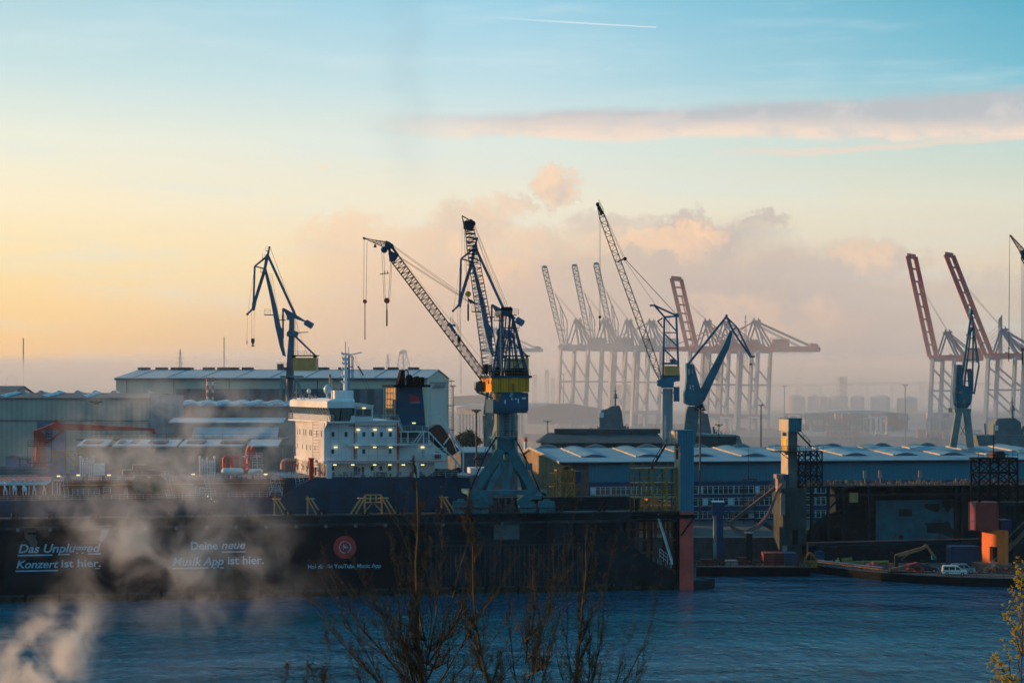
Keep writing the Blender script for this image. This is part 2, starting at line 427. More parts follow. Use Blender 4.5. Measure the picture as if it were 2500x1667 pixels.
# shipyard ground (left/centre) and the far port land beyond the inner basin
GZ = 6.0; HAZE = 0.32e-4
sheet('shipyard_ground', [(-400,432),(60,452),(60,640),(420,700),(420,1000),(-30,1000),(-90,760),(-800,760),(-800,432)], GZ, 'asphalt', th=8)
sheet('yard_quay', [(62,470),(420,505),(420,692),(62,638)], GZ, 'asphalt', th=8)
sheet('port_ground', [(-6000,1500),(-120,1420),(30,1320),(330,1230),(9000,1150),(9000,20500),(-6000,20500)], 7, 'sand', th=9)
# ---------------- text helper ----------------
def text(F, s, x0, x1, base, cap, b, name, m, parent, shear=0, bold=.012, th=.05):
    cu = bpy.data.curves.new('t', 'FONT'); cu.body = s; cu.size = 1; cu.shear = shear; cu.offset = bold; cu.resolution_u = 3
    ob = bpy.data.objects.new('t', cu); COL.objects.link(ob); dg = bpy.context.evaluated_depsgraph_get(); dg.update()
    me = ob.evaluated_get(dg).to_mesh(); vs = [v.co.copy() for v in me.vertices]; fs = [tuple(p.vertices) for p in me.polygons]
    ob.evaluated_get(dg).to_mesh_clear(); bpy.data.objects.remove(ob); bpy.data.curves.remove(cu)
    mx0 = min(v.x for v in vs); mx1 = max(v.x for v in vs)
    a0, a1 = F.a(x0, b), F.a(x1, b); am = (a0+a1)/2; zb = F.z(base, am, b); k = (F.z(base-cap, am, b)-zb)/.70
    mb = MB(); n = len(vs); P = [(a0+(v.x-mx0)/(mx1-mx0)*(a1-a0), zb+v.y*k) for v in vs]
    mb.add([F.w(a, b-th, z) for a, z in P]+[F.w(a, b, z) for a, z in P], fs+[tuple(i+n for i in reversed(f)) for f in fs])
    cnt = {}
    for f in fs:
        for i in range(len(f)):
            e = (f[i], f[(i+1) % len(f)]); kx = (min(e), max(e)); cnt.setdefault(kx, []).append(e)
    mb.add([], [])
    for kx, es in cnt.items():
        if len(es) == 1: a, c = es[0]; mb.f.append((a, c, c+n, a+n))
    return mb.build(name, m, parent)

# ---------------- floating dock with the banners ----------------
D = Fr(397, 10.5, 1655)
def dz(py): return 40-(py-935)*.0794
def dock():
    t = thing('floating_dock', 'black floating dock wall with a red and blue tower at its right end', 'floating dock', D.w(0, 2, 0))
    A = D.a(-80)
    out = [(A, -1), (A, 15), (D.a(1651), 15), (D.a(1651), 13.9), (D.a(1514), 13.9), (D.a(1521), 11.6), (D.a(1538), 9.3), (D.a(1562), 7.4), (D.a(1597), 5.4), (D.a(1636), 4.0), (D.a(1651), 3.8), (D.a(1651), -1)]
    MB().apoly(D, out, 0, 4.5).build('side_wall', 'dock_wall', t)
    out = [(A, -1), (A, 15), (D.a(1560, 55), 15), (D.a(1560, 55), -1)]
    MB().apoly(D, out, 55, 59).build('side_wall', 'dock_wall', t)
    m = MB(); m.wbox(D, A, D.a(1700), 4.5, 55, -1, 3.4); m.wbox(D, D.a(1651)+.05, D.a(1728), -.6, 4.4, -1, 1.7)
    m.zpoly(D, [(D.a(1728),-.6),(D.a(1728)+2,2),(D.a(1728),4.4)], -1, 1.9); m.build('pontoon', 'dark_steel', t)
    # ledges and fender band
    m = MB(); m.wbox(D, A, D.a(1651), -.55, -.02, 13.2, 13.7); m.wbox(D, A, D.a(1500), -.35, -.02, .9, 1.3)
    m.wbox(D, A, D.a(1651), -.3, 4.8, 15.003, 15.22); m.build('ledge', 'dock_band', t)
    m = MB()
    for i in range(34):
        a = A+2+i*4.6
        if a < D.a(1500): m.wbox(D, a, a+.06, -.05, -.021, 1.3, 13.2)
    for z in (4.2, 7.1, 10.0): m.wbox(D, D.a(1048), D.a(1500), -.05, -.021, z, z+.06)
    m.build('plate_seam', 'dock_band', t)
    m = MB(); m.wbox(D, A, D.a(1651), -.06, -.022, -.9, .85); m.build('tide_band', mat('tideband', (.035,.04,.025), .9, var=.5, scale=.8, rust=.6, spec=.1), t)
    for i in range(22): m = MB(); a = A+4+i*6.1; m.wbox(D, a, a+.5, -.75, -.36, -.2, 1.5); m.build('fender', 'black', t)
    # ribbed plating on the bare right part
    m = MB()
    for i in range(34): m.wbox(D, D.a(1050)+i*.95, D.a(1050)+i*.95+.28, -.16, -.02, 1.4, 9.0)
    m.wbox(D, D.a(1050), D.a(1440), -.2, -.02, 9.0, 9.25); m.build('rib_plating', 'dock_band', t)
    m = MB(); m.wbox(D, D.a(1206), D.a(1268), -.12, -.02, 10.2, 13.1); m.build('wall_patch', mat('patch', (.05,.09,.11), .6), t)
    m = MB(); m.ladder(D.w(D.a(1200), -.4, .3), D.w(D.a(1200), -.4, 13.4), .7, .6, .05); m.build('ladder', 'dock_band', t)
    m = MB(); m.rail(D.w(A, .2, 15.2), D.w(D.a(1650), .2, 15.2), 1.1, 3.2, .04, 2); m.build('railing', 'dark_steel', t)
    for k, px in enumerate([44, 123, 202, 280, 355, 430, 505, 575, 650, 722, 795, 868, 940, 1010, 1080, 1225]):
        m = MB(); a = D.a(px); m.wbox(D, a-.3, a+.3, -.75, -.56, 12.9, 13.5); pass
        m.build('floodlight', mat('lampshell', (.10,.13,.14), .5), t)
    # bollards and clutter along the wall top
    for px in range(40, 1640, 95):
        if 1095 < px < 1360: continue
        m = MB(); p = D.w(D.a(px)+R.uniform(-1, 1), 1.2, 15.22)
        for dx in (-.45, .45): m.tube(p+V(dx,0,0), p+V(dx,0,.75), .22, .2, 8); m.tube(p+V(dx,0,.75), p+V(dx,0,.9), .32, .3, 8)
        m.wbox(D, D.a(px)-1, D.a(px)+1, .8, 1.6, 15.221, 15.3)
        m.build('bollard', 'dark_steel', t)
    # end tower
    f0 = 13.9
    m = MB(); m.wbox(D, D.a(1658), D.a(1691), -.9, 3.4, 15.2, dz(1084)); m.build('tower_shaft', 'pillar_blue', t)
    m = MB(); m.wbox(D, D.a(1651), D.a(1691), -.9, 5.1, dz(1084)+.01, dz(1052)); m.wbox(D, D.a(1650), D.a(1692), -1, 5.2, dz(1052)+.01, dz(1051)+.12); m.build('tower_head', 'pillar_blue', t)
    m = MB(); m.wbox(D, D.a(1651)-.06, D.a(1651)-.003, -.85, 5.05, dz(1083), dz(1053)); m.wbox(D, D.a(1658)-.06, D.a(1658)-.003, -.85, 3.35, 15.3, dz(1086)); m.build('side_panel', 'beige', t)  # left side in its own beige, the sunlit tone put into the colour
    m = MB(); m.wbox(D, D.a(1658)-.16, D.a(1658)-.063, .6, 1.6, dz(1121), dz(1098)); m.wbox(D, D.a(1658)-.16, D.a(1658)-.063, .6, 1.6, dz(1093), dz(1090)); m.build('tower_window', 'black', t)
    m = MB(); m.wbox(D, D.a(1657), D.a(1690), -.88, 3.35, -1, 15.195); m.build('tower_base', 'orange_red', t)
    m = MB(); m.wbox(D, D.a(1651), D.a(1657)-.01, -.5, 3, -1, 15.1); m.wbox(D, D.a(1540), D.a(1692), -1.3, -.92, 13.9, 14.6)
    m.bar(D.w(D.a(1690), -1.15, 13.9), D.w(D.a(1658), -1.15, 10.5), .2, .25); m.build('corner_post', 'black', t)
    # posts under the overhanging deck
    m = MB()
    for px, bt in ((1537, 1316), (1557, 1330), (1585, 1368), (1602, 1376), (1632, 1396), (1643, 1396)):
        for b in (.6, 3.8): m.bar(D.w(D.a(px), b, 13.9), D.w(D.a(px), b, dz(bt)-.6), .5, .5)
    for py in (1290, 1316, 1345): m.wbox(D, D.a(1526+(py-1290)*.6), D.a(1651), .4, .7, dz(py)-.3, dz(py))
    m.build('deck_post', mat('rustpost', (.10,.035,.025), .8, var=.4), t)
    m = MB(); m.stair(D.w(D.a(1606), -.4, 13.8), D.w(D.a(1640), -.4, 5), .8); m.rail(D.w(D.a(1612), .4, 6.0), D.w(D.a(1640), .4, 4.2), 2.0, .8, .06); m.build('stair', 'pipe_white', t)
    # yellow stair tower by the end tower
    m = MB(); zs = [15.25, dz(1213), dz(1178), dz(1142)]
    for px in (1551, 1574, 1597, 1630, 1654):
        for b in (.8, 4.2): m.bar(D.w(D.a(px), b, 15.22), D.w(D.a(px), b, zs[3 if px > 1560 else 3]), .35 if px != 1551 else .18, .35 if px != 1551 else .18)
    for z in zs[1:]:
        m.wbox(D, D.a(1550), D.a(1655), .5, 4.5, z-.22, z)
    for k in range(3):
        m.bar(D.w(D.a(1574), .8, zs[k]), D.w(D.a(1597), .8, zs[k+1]), .2, .2); m.bar(D.w(D.a(1630), .8, zs[k]), D.w(D.a(1597), .8, zs[k+1]), .2, .2)
        m.bar(D.w(D.a(1597), .8, zs[k]), D.w(D.a(1630), .8, zs[k+1]), .2, .2); m.bar(D.w(D.a(1597), 4.2, zs[k]), D.w(D.a(1574), 4.2, zs[k+1]), .2, .2)
    m.build('stair_tower', 'yellow_lattice', t)
    m = MB()
    for z in zs[1:]: m.rail(D.w(D.a(1551), .6, z), D.w(D.a(1653), .6, z), 1.15, 1.4, .05, 2); m.rail(D.w(D.a(1551), .6, z), D.w(D.a(1551), 4.4, z), 1.15, 1.4, .05, 2)
    m.build('tower_railing', 'yellow_lattice', t)
    m = MB(); m.stair(D.w(D.a(1592), .2, zs[3]), D.w(D.a(1630), 1, dz(1084)), 1.0, .07); m.wbox(D, D.a(1628), D.a(1651), -.5, 3, dz(1084)-.2, dz(1084)-.02); m.rail(D.w(D.a(1628), -.4, dz(1084)), D.w(D.a(1650), -.4, dz(1084)), 1.1, .8, .04); m.build('access_stair', 'dark_steel', t)
    # lamp bulbs on the wall top near the end
    return t
DOCK = dock()

def lattice_box(F, x0, x1, y0, y1, b0, b1, cols, rows, w=.3, wb=.16):
    m = MB(); A = [F.a(x0, b0)+(F.a(x1, b0)-F.a(x0, b0))*i/cols for i in range(cols+1)]
    am = (A[0]+A[-1])/2; z1 = F.z(y0, am, b0); z0 = F.z(y1, am, b0); Z = [z0+(z1-z0)*j/rows for j in range(rows+1)]
    for b in (b0, b1):
        for a in A: m.bar(F.w(a, b, z0), F.w(a, b, z1), w)
        for z in Z[1:]: m.bar(F.w(A[0], b, z), F.w(A[-1], b, z), w, w*.8)
        for i in range(cols):
            for j in range(rows):
                m.bar(F.w(A[i], b, Z[j]), F.w(A[i+1], b, Z[j+1]), wb); m.bar(F.w(A[i+1], b, Z[j]), F.w(A[i], b, Z[j+1]), wb)
    for a in (A[0], A[-1]):
        for j in range(rows):
            m.bar(F.w(a, b0, Z[j+1]), F.w(a, b1, Z[j+1]), w*.8); m.bar(F.w(a, b0, Z[j]), F.w(a, b1, Z[j+1]), wb)
    return m, A, Z

def far_yellow_tower():
    t = thing('access_tower', 'yellow lattice stair tower standing in front of the tan warehouse gable', 'lattice tower', D.g(1380, 15, 57))
    m, A, Z = lattice_box(D, 1361, 1403, 1148, 1213, 55.4, 58.6, 2, 2, .32, .18); m.build('lattice_frame', 'yellow_lattice', t)
    m = MB(); b = 55.4
    for py in (1155, 1187): m.wbox(D, D.a(1344, b), D.a(1363, b), 55.2, 57, D.z(py, A[0], b)-.15, D.z(py, A[0], b)); m.rail(D.w(D.a(1344, b), 55.2, D.z(py, A[0], b)), D.w(D.a(1361, b), 55.2, D.z(py, A[0], b)), 1.1, 1, .05)
    m.bar(D.p(1362, 1150, b), D.p(1374, 1138, b), .2); m.bar(D.p(1403, 1150, b), D.p(1392, 1138, b), .2); m.bar(D.p(1374, 1138, b), D.p(1392, 1138, b), .2)
    m.build('platform', 'yellow_lattice', t)
    m = MB(); m.box(D, 1378, 1388, 1137, 1150, 55.6, 57.5); m.build('winch_head', 'black', t)
    m = MB(); m.box(D, 1404, 1418, 1150, 1180, 56, 58); m.build('blue_panel', 'wh_navy', t)
far_yellow_tower()

def platforms():
    for i, (x, fl, lab) in enumerate([(676, 0, 'yellow steel trestle on the dock wall, half hidden in steam below the ship bow slope'), (757, 0, 'plain yellow steel trestle standing before the blue hull on the dock wall'),
        (884, 1, 'yellow work platform with its cage on the right, left of the facing pair'), (938, -1, 'yellow work platform with its cage on the left, right of the facing pair'), (1084, 0, 'yellow steel trestle beside the teal crane base behind twigs')]):
        b = 2.6; t = thing('work_platform', lab, 'work platform', D.g(x, 15.22, b), 'yellow work platforms along the dock wall')
        g = 15.22; a = D.a(x, b); m = MB(); s = fl if fl else -1
        for k in (-.3, .7):
            for bb in (b-.5, b+.5): m.bar(D.w(a+s*(-1.9+k), bb, g), D.w(a+s*k*.6, bb, g+3.0), .2); 
        for bb in (b-.5, b+.5): m.bar(D.w(a+s*.5, bb, g), D.w(a+s*.45, bb, g+3.4), .22)
        m.build('trestle_leg', 'yellow_pale', t)
        m = MB(); m.wbox(D, a-.8, a+.8, b-.7, b+.7, g+2.9, g+3.05); m.build('deck', 'yellow_pale', t)
        if fl:
            m = MB(); x0, x1 = (a+.6, a+2.6) if fl > 0 else (a-2.6, a-.6)
            m.wbox(D, x0, x1, b-.7, b+.7, g+2.1, g+2.25)
            for xx in (x0, (x0+x1)/2, x1):
                for bb in (b-.65, b+.65): m.bar(D.w(xx, bb, g+2.2), D.w(xx, bb, g+3.6), .12)
            for zz in (2.9, 3.6):
                for bb in (b-.65, b+.65): m.bar(D.w(x0, bb, g+zz), D.w(x1, bb, g+zz), .12)
            m.bar(D.w((x0+x1)/2+fl*.4, b, g+2.1), D.w(a+fl*.3, b, g+.2), .2); m.build('cage', 'yellow_pale', t)
platforms()

def banners():
    LM = 'letters'
    def ban(x0, x1, lab):
        m = MB(); m.wbox(D, D.a(x0), D.a(x1), -.14, -.03, 1.5, 13.0)
        o = m.build('advertising_banner', 'banner', origin=D.w(D.a((x0+x1)/2), -.08, 1.5)); tag(o, lab, 'banner', 'dark advertising banners on the dock wall'); return o
    bb = -.15
    def ul(o, x0, x1, y, h=3.2):
        m = MB(); a0, a1 = D.a(x0), D.a(x1); z = D.z(y, (a0+a1)/2); m.wbox(D, a0, a1, bb-.05, bb, z-h*.039, z+h*.039); m.build('underline', LM, o)
    def flat(o, name, pts, m, d=.02):
        MB().apoly(D, [(D.a(x), D.z(y, D.a(x))) for x, y in pts], bb-d, bb).build(name, m, o)
    def ell(cx, cy, rx, ry, n=18): return [(cx+rx*cos(2*pi*i/n), cy+ry*sin(2*pi*i/n)) for i in range(n)]
    b1 = ban(-78, 343, 'dark banner reading Das Unplugged Konzert ist hier with a faint printed musician')
    C1 = mat('print_coat', (.010,.017,.023), .8, var=.3, spec=.12); C2 = mat('print_skin', (.09,.055,.05), .6, var=.25); C3 = mat('print_pale', (.16,.20,.27), .6, var=.3); C4 = mat('print_hair', (.03,.022,.02), .6)
    flat(b1, 'printed_coat', [(8,1432),(12,1375),(22,1338),(44,1322),(58,1316),(78,1325),(98,1332),(120,1360),(136,1432)], C1, .012)
    flat(b1, 'printed_figure', ell(74, 1302, 15, 19), C2, .02)
    flat(b1, 'printed_hair', [(59,1299),(60,1287),(68,1280),(80,1280),(90,1288),(86,1289),(74,1286),(66,1292),(63,1304)], C4, .028)
    flat(b1, 'printed_glasses', [(68,1299),(90,1300),(90,1304),(82,1305),(78,1302),(74,1305),(68,1304)], 'black', .035)
    flat(b1, 'printed_hand', [(70,1318),(78,1312),(88,1314),(92,1322),(90,1332),(78,1334),(72,1328)], C2, .03)
    flat(b1, 'printed_cymbal', [(240,1284),(262,1281),(290,1284),(268,1290),(258,1312),(248,1322),(240,1318),(246,1300),(250,1289)], C3, .02)
    flat(b1, 'printed_drum', [(188,1290),(210,1288),(240,1290),(238,1293),(190,1294)], C3, .02)
    flat(b1, 'printed_player', ell(276, 1322, 13, 28), mat('print_red', (.07,.03,.022), .6), .015)
    text(D, 'Das Unplugged', 45, 246, 1347.5, 20.5, bb, 'lettering', LM, b1, .25, .02)
    ul(b1, 43, 128, 1354.5); ul(b1, 142, 170, 1352.5); ul(b1, 214, 246, 1351)
    text(D, 'Konzert', 40, 143, 1385.5, 18.5, bb, 'lettering', LM, b1, .25, .02); text(D, 'ist hier.', 150, 246, 1383, 18.5, bb, 'lettering', LM, b1, 0, .02)
    ul(b1, 38, 142, 1392.5); ul(b1, 232, 244, 1386.5, 2)
    b2 = ban(345, 676, 'dark banner reading Deine neue Musik App ist hier')
    text(D, 'Deine', 466, 532, 1340.5, 19, bb, 'lettering', LM, b2, 0, .025); text(D, 'neue', 541, 599, 1338.5, 19, bb, 'lettering', LM, b2, .25, .02); ul(b2, 541, 599, 1346.5)
    text(D, 'Musik App', 421, 546, 1379, 19.5, bb, 'lettering', LM, b2, .25, .02); text(D, 'ist hier.', 556, 644, 1376, 19.5, bb, 'lettering', LM, b2, 0, .02)
    ul(b2, 421, 509, 1386); ul(b2, 520, 526, 1385); ul(b2, 538, 547, 1385)
    b3 = ban(678, 1046, 'dark banner with a round red play logo above a line of small text')
    flat(b3, 'logo_disc', ell(842, 1335, 27.5, 28, 40), 'logo_red', .03)
    o = [(D.a(x), D.z(y, D.a(x))) for x, y in ell(842, 1335, 14.5, 15, 32)]; i_ = [(D.a(x), D.z(y, D.a(x))) for x, y in ell(842, 1335, 13, 13.5, 32)]
    m = MB(); n = 32; vs = [D.w(a, bb-.05, z) for a, z in o]+[D.w(a, bb-.05, z) for a, z in i_]+[D.w(a, bb-.03, z) for a, z in o]+[D.w(a, bb-.03, z) for a, z in i_]
    m.add(vs, [(k, (k+1) % n, n+(k+1) % n, n+k) for k in range(n)]+[(2*n+k, 2*n+(k+1) % n, (k+1) % n, k) for k in range(n)]+[(n+k, n+(k+1) % n, 3*n+(k+1) % n, 3*n+k) for k in range(n)])
    m.build('logo_ring', LM, b3); flat(b3, 'play_mark', [(837.5,1328),(848.5,1335),(837.5,1342)], LM, .05)
    text(D, 'Hol dir die YouTube Music App', 752, 930, 1386, 10, bb, 'lettering', LM, b3, 0, .018)
banners()

def rust_barge():
    F = Fr(462, 9, 1500); t = thing('rusty_barge', 'low rust orange barge lying behind the dock in front of the warehouse', 'barge', F.g(1530, 5.5))
    MB().wbox(F, F.a(1412), F.a(1648), 0, 16, 4.5, F.z(1236, 0)).build('hull', mat('rustdeck', (.36,.10,.04), .8, var=.4, streak=.3), t)
    m = MB()
    for px in range(1430, 1640, 34): m.wbox(F, F.a(px), F.a(px+22), 6, 12, F.z(1236, 0)+.01, F.z(1229, 0)+R.uniform(0, .8))
    m.build('hatch_cover', mat('rustdeck2', (.42,.14,.05), .7, var=.3), t)
rust_barge()
# ---------------- tanker in the dock ----------------
S = Fr(405, 13, 770)
def FrO(O, th):
    f = Fr(100, th); f.O = Vector(O); return f
def tanker():
    t = thing('tanker_ship', 'blue hulled tanker with white superstructure and red brown deck lying in the floating dock', 'ship', S.g(770, 5.0, 15))
    P = lambda x, y, b=0: S.p(x, y, b)
    # hull
    m = MB(); m.poly(S, [(-80,1223),(684,1216),(702,1206),(736,1181),(770,1166),(1100,1165),(1146,1165),(1152,1200),(1140,1240),(1120,1290),(-80,1310)], 0, 3)
    m.poly(S, [(-80,1223),(684,1216),(684,1290),(-80,1310)], 3, 29)
    a0, a1 = S.a(700), S.a(1148); m.zpoly(S, [(a0,3),(a1,3),(a1+3,8),(a1+3.5,15),(a1+2,23),(a1-3,29),(a0,29)], 6, 21.2)
    m.build('hull', 'navy', t)
    m = MB(); m.wbox(S, S.a(-80), S.a(790), 3.5, 26, 17.0, 20.9); m.build('trunk_deck', 'ship_red', t)
    m = MB(); m.tube(S.w(S.a(150, 3.3), 3.3, 20.2), S.w(S.a(770, 3.3), 3.3, 20.2), .09); m.build('yellow_pipe', 'yellow_pale', t)
    m = MB(); m.rail(S.w(S.a(-80), .25, 17.2), S.w(S.a(690), .25, 17.5), 1.1, 1.5, .035, 3); m.build('side_railing', 'pipe_white', t)
    m = MB(); m.rail(S.w(S.a(130, 3.7), 3.7, 20.9), S.w(S.a(780, 3.7), 3.7, 20.9), 1.1, 1.5, .035, 3); m.build('deck_railing', 'pipe_white', t)
    # accommodation block
    zz = lambda py, px=850, b=0: S.z(py, S.a(px, b), b)
    z0, z1, z2, z3, z4 = 21.2, zz(1127), zz(1085), zz(1030), zz(1012)
    W = MB(); aL, aF = S.a(791, 1), S.a(722, 28); aR = S.a(974, 1)
    W.zpoly(S, [(aL,1),(aR,1),(aR,28),(aF,28)], z1, z3)
    W.zpoly(S, [(aL+.3,2.6),(S.a(1061,2.6),2.6),(S.a(1061,2.6),26),(aF+.3,26)], z0, z1-.3)      # recessed lowest tier
    W.wbox(S, aR, S.a(1061, 2), 2, 26, z1+.3, z2-.3)
    W.build('accommodation', 'ship_white', t)
    m = MB(); 
    m.zpoly(S, [(S.a(797),.0),(S.a(1090),.0),(S.a(1090),26),(aF-.3,27.9),(aL-.2,.0)], z1-.3, z1+.25)
    m.wbox(S, S.a(847), S.a(998), -.2, 27, z2-.25, z2+.12); m.wbox(S, S.a(974), S.a(1062), 1, 26, z2-.25, z2)
    m.wbox(S, S.a(850), S.a(977), .6, 27, z3, z3+.25); m.wbox(S, S.a(1058), S.a(1092), .5, 20, zz(1110, 1070), zz(1107, 1070))
    for x0, x1 in ((797, 810), (1011, 1023)): m.wbox(S, S.a(x0, -.1), S.a(x1, -.1), -.1, 1.2, z0-.1, z1-.3)
    m.build('deck_slab', 'ship_white', t)
    m = MB()
    for x0, x1, z, b in ((811, 1088, z1+.26, .1), (850, 996, z2+.13, -.1), (914, 972, z3+.26, .7), (976, 1058, z2+.02, 1.2)): m.rail(S.w(S.a(x0, b), b, z), S.w(S.a(x1, b), b, z), 1.1, 1.2, .035, 3)
    m.rail(S.w(S.a(812), .2, z0), S.w(S.a(1120), .2, z0), 1.1, 1.3, .04, 3); m.rail(S.w(S.a(1060), .6, zz(1107, 1070)), S.w(S.a(1091), .6, zz(1107, 1070)), 1.1, 1, .05, 3)
    m.build('railing', 'pipe_white', t)
    # red drain pipes and trims
    m = MB()
    for px, ya, yb, b in ((865, 1032, 1120, .9), (970, 1032, 1126, .9), (972, 1127, 1163, 2.5), (973, 1040, 1126, .9)): m.tube(P(px, ya, b), P(px, yb, b), .12)
    m.tube(P(800, 1126, -.25), P(1090, 1126, -.25), .07); m.tube(P(852, 1039, .8), P(968, 1039, .8), .08); m.build('red_pipe', 'crane_red', t)
    def win(x0, x1, y0, y1, b, name='window', fr=True):
        m = MB(); m.box(S, x0, x1, y0, y1, b-.06, b+.02); w = m.build(name, 'glass', t)
        if fr:
            k = MB()
            for q in ((x0-.9, x1+.9, y0-1, y0), (x0-.9, x1+.9, y1, y1+1), (x0-.9, x0, y0, y1), (x1, x1+.9, y0, y1)): k.box(S, *q, b-.09, b+.02)
            k.build('frame', mat('winframe', (.16,.26,.32), .5), w)
    for x0, x1 in ((810,816),(842,848),(885.5,891.5),(907.5,913),(928.5,934),(950,956)): win(x0, x1, 1055, 1065, 1)
    for x0, x1 in ((809.5,815.5),(885.5,891),(949.5,955)): win(x0, x1, 1097, 1106.5, 1)
    for x0, x1 in ((811,815),(905.5,911.5),(927,932.5),(948.5,954)): win(x0, x1, 1138, 1147.5, 2.6)
    for x0, x1, y0, y1, b in ((864,873,1139,1160,2.6),(883,889,1139,1160,2.6),(874,880,1142,1160,2.6),(865,872,1056,1078,1),(865,872,1096,1121,1),(1030,1036,1096,1118,2)): 
        m = MB(); m.box(S, x0, x1, y0, y1, b-.08, b+.02); m.build('door', mat('shipdoor', (.10,.13,.15), .5) if b > 2 else mat('shipdoor2', (.36,.40,.42), .5), t)
    for x0, x1, y0, y1 in ((928,936,1152,1163),(938,945,1153,1163)): m = MB(); m.box(S, x0, x1, y0, y1, 1.2, 2.2); m.build('locker', 'navy', t)
    for x, y, b in ((875,1049,1),(916,1049,1),(953,1049,1),(820,1091.5,1),(870.5,1091.5,-.2),(915,1091.5,-.2),(954,1091.5,-.2),(1032,1091.5,2),(818,1134.5,.6),(861.5,1134.5,.6),(915,1134.5,.6),(952,1134.5,.6),(985,1134.5,.6),(1032,1134.5,.6),(889,996,3.2),(1011,1032.5,3.4)):
        m = MB(); m.box(S, x-3.8, x+3.8, y-1.1, y+1.1, b-.4, b-.1); m.build('deck_lamp', 'lamp_on', t)
    m = MB()
    for px in (806, 826, 858, 900, 922, 942, 964): m.tube(P(px,1032,.97), P(px,1082,.97), .035, n=4); m.tube(P(px,1089,.97), P(px,1122,.97), .035, n=4)
    for y in (1044, 1070, 1112): m.tube(P(793,y,.97), P(970,y,.97), .03, n=4)
    m.build('plate_seam', mat('seam', (.35,.38,.40), .6), t)
    m = MB(); r = random.Random(4)
    for k in range(34):
        x = r.uniform(798, 1058); y = r.uniform(1150, 1163); p = P(x, y, r.uniform(.8, 2)); h = r.uniform(.3, 1.1); m.bar(p-V(0,0,h), p, r.uniform(.2,.9), r.uniform(.2,.9))
    m.build('deck_stores', mat('stores', (.10,.13,.16), .7, rust=.4), t)['kind'] = 'stuff'
    # ribbed front face with windows
    pn = S.w(aL, 1, 0); pf = S.w(aF, 28, 0); ff = Fr(100, 0); ff.O = pf; ff.u = (pn-pf).normalized(); ff.v = Vector((-ff.u.y, ff.u.x, 0)); L = (pn-pf).length
    m = MB()
    for i in range(30): a = .5+(L-1.0)*i/29; m.wbox(ff, a-.16, a+.16, -.035, -.005, z0, z3-.3)
    m.build('front_rib', 'ship_white', t)
    for k, a in enumerate((.07,.16,.30,.37,.52,.58,.76,.92)): m = MB(); m.wbox(ff, L*a-.28, L*a+.28, -.05, -.01, zz(1067), zz(1052)); m.build('window', 'glass', t)
    for k, a in enumerate((.07,.26,.40,.53,.70)): m = MB(); m.wbox(ff, L*a-.25, L*a+.25, -.05, -.01, zz(1103), zz(1091)); m.build('window', 'glass', t)
    for k, a in enumerate((.08,.3,.5,.66)): m = MB(); m.wbox(ff, L*a-.25, L*a+.25, -.05, -.01, zz(1158), zz(1145)); m.build('window', 'glass', t)
    m = MB(); m.ladder(ff.w(L*.84, -.6, z0), ff.w(L*.84, -.6, z3), 1.4, .6, .05); m.build('front_ladder', 'black', t)
    # wheelhouse
    bN, bF = -.6, 30; aN = S.a(802, bN); aW = S.a(710, bF); aE = S.a(866, bN)
    zb, zt, zr = zz(1028), zz(995.5), zz(973.5)
    def ring(dl, b0=bN, b1=bF, ae=aE): return [(aN+dl, b0), (ae, b0), (ae, b1), (aW+dl, b1)]
    m = MB(); m.zpoly(S, [(aN-.4,bN-.3),(aE,bN-.3),(aE,bF+.3),(aW-.5,bF+.3)], zb-.35, zb)
    m.add([S.w(aL,1,z3-1.6),S.w(aF,28,z3-1.6),S.w(aF,29,zb-.36),S.w(aN-.3,bN,zb-.36)], [(0,1,2,3)])
    n = MB(); top = ring(.9, bN+.5, bF-.5); bot = ring(-.25)
    n.add([S.w(a, b, zt) for a, b in bot]+[S.w(a, b, zr-.5) for a, b in bot]+[S.w(a, b, zr) for a, b in top], [(3,2,1,0),(0,1,5,4),(1,2,6,5),(2,3,7,6),(3,0,4,7),(4,5,9,8),(5,6,10,9),(6,7,11,10),(7,4,8,11),(8,9,10,11)])
    m.build('bridge_deck', 'ship_white', t); n.build('wheelhouse_roof', 'ship_white', t)
    # parapet wall and slanted glazing
    m = MB(); c = ring(.6); zs_ = zz(1014)
    m.zpoly(S, c, zb, zs_); m.build('bridge_wall', 'ship_white', t)
    g = MB(); lo = ring(.8, bN+.5); hi = ring(-.1, bN+.05)
    g.add([S.w(a, b, zs_) for a, b in lo]+[S.w(a, b, zt) for a, b in hi], [(0,1,5,4),(1,2,6,5),(2,3,7,6),(3,0,4,7)]); go = g.build('bridge_window', 'glass', t)
    m = MB(); 
    for k in range(15):
        f = k/14; m.bar(S.w(lo[3][0]+(lo[0][0]-lo[3][0])*f-.08, lo[3][1]+(lo[0][1]-lo[3][1])*f, zs_), S.w(hi[3][0]+(hi[0][0]-hi[3][0])*f-.08, hi[3][1]+(hi[0][1]-hi[3][1])*f, zt), .14)
    m.build('mullion', 'ship_white', go)
    g = MB(); g.poly(S, [(803,998),(862,998),(854,1029),(809,1029)], bN-.12, bN-.03); go = g.build('wing_window', 'glass', t)
    m = MB(); m.bar(P(833, 998, bN-.15), P(829, 1029, bN-.15), .18); m.bar(P(803,1014,bN-.15), P(808,1029,bN-.15), .15); m.build('mullion', 'black', go)
    m = MB(); m.rail(S.w(aW-.4, bF, zb), S.w(aN-.3, bN-.2, zb), 1.2, 1.2, .05, 3); m.rail(S.w(aN-.3, bN-.2, zb), S.w(S.a(812), bN-.2, zb), 1.2, .6, .05, 3); m.build('bridge_railing', 'pipe_white', t)
    m = MB(); m.wbox(S, aE, S.a(911, 3.5), 3.5, 24, z3+.26, zz(992)); m.build('chart_house', 'ship_white', t)
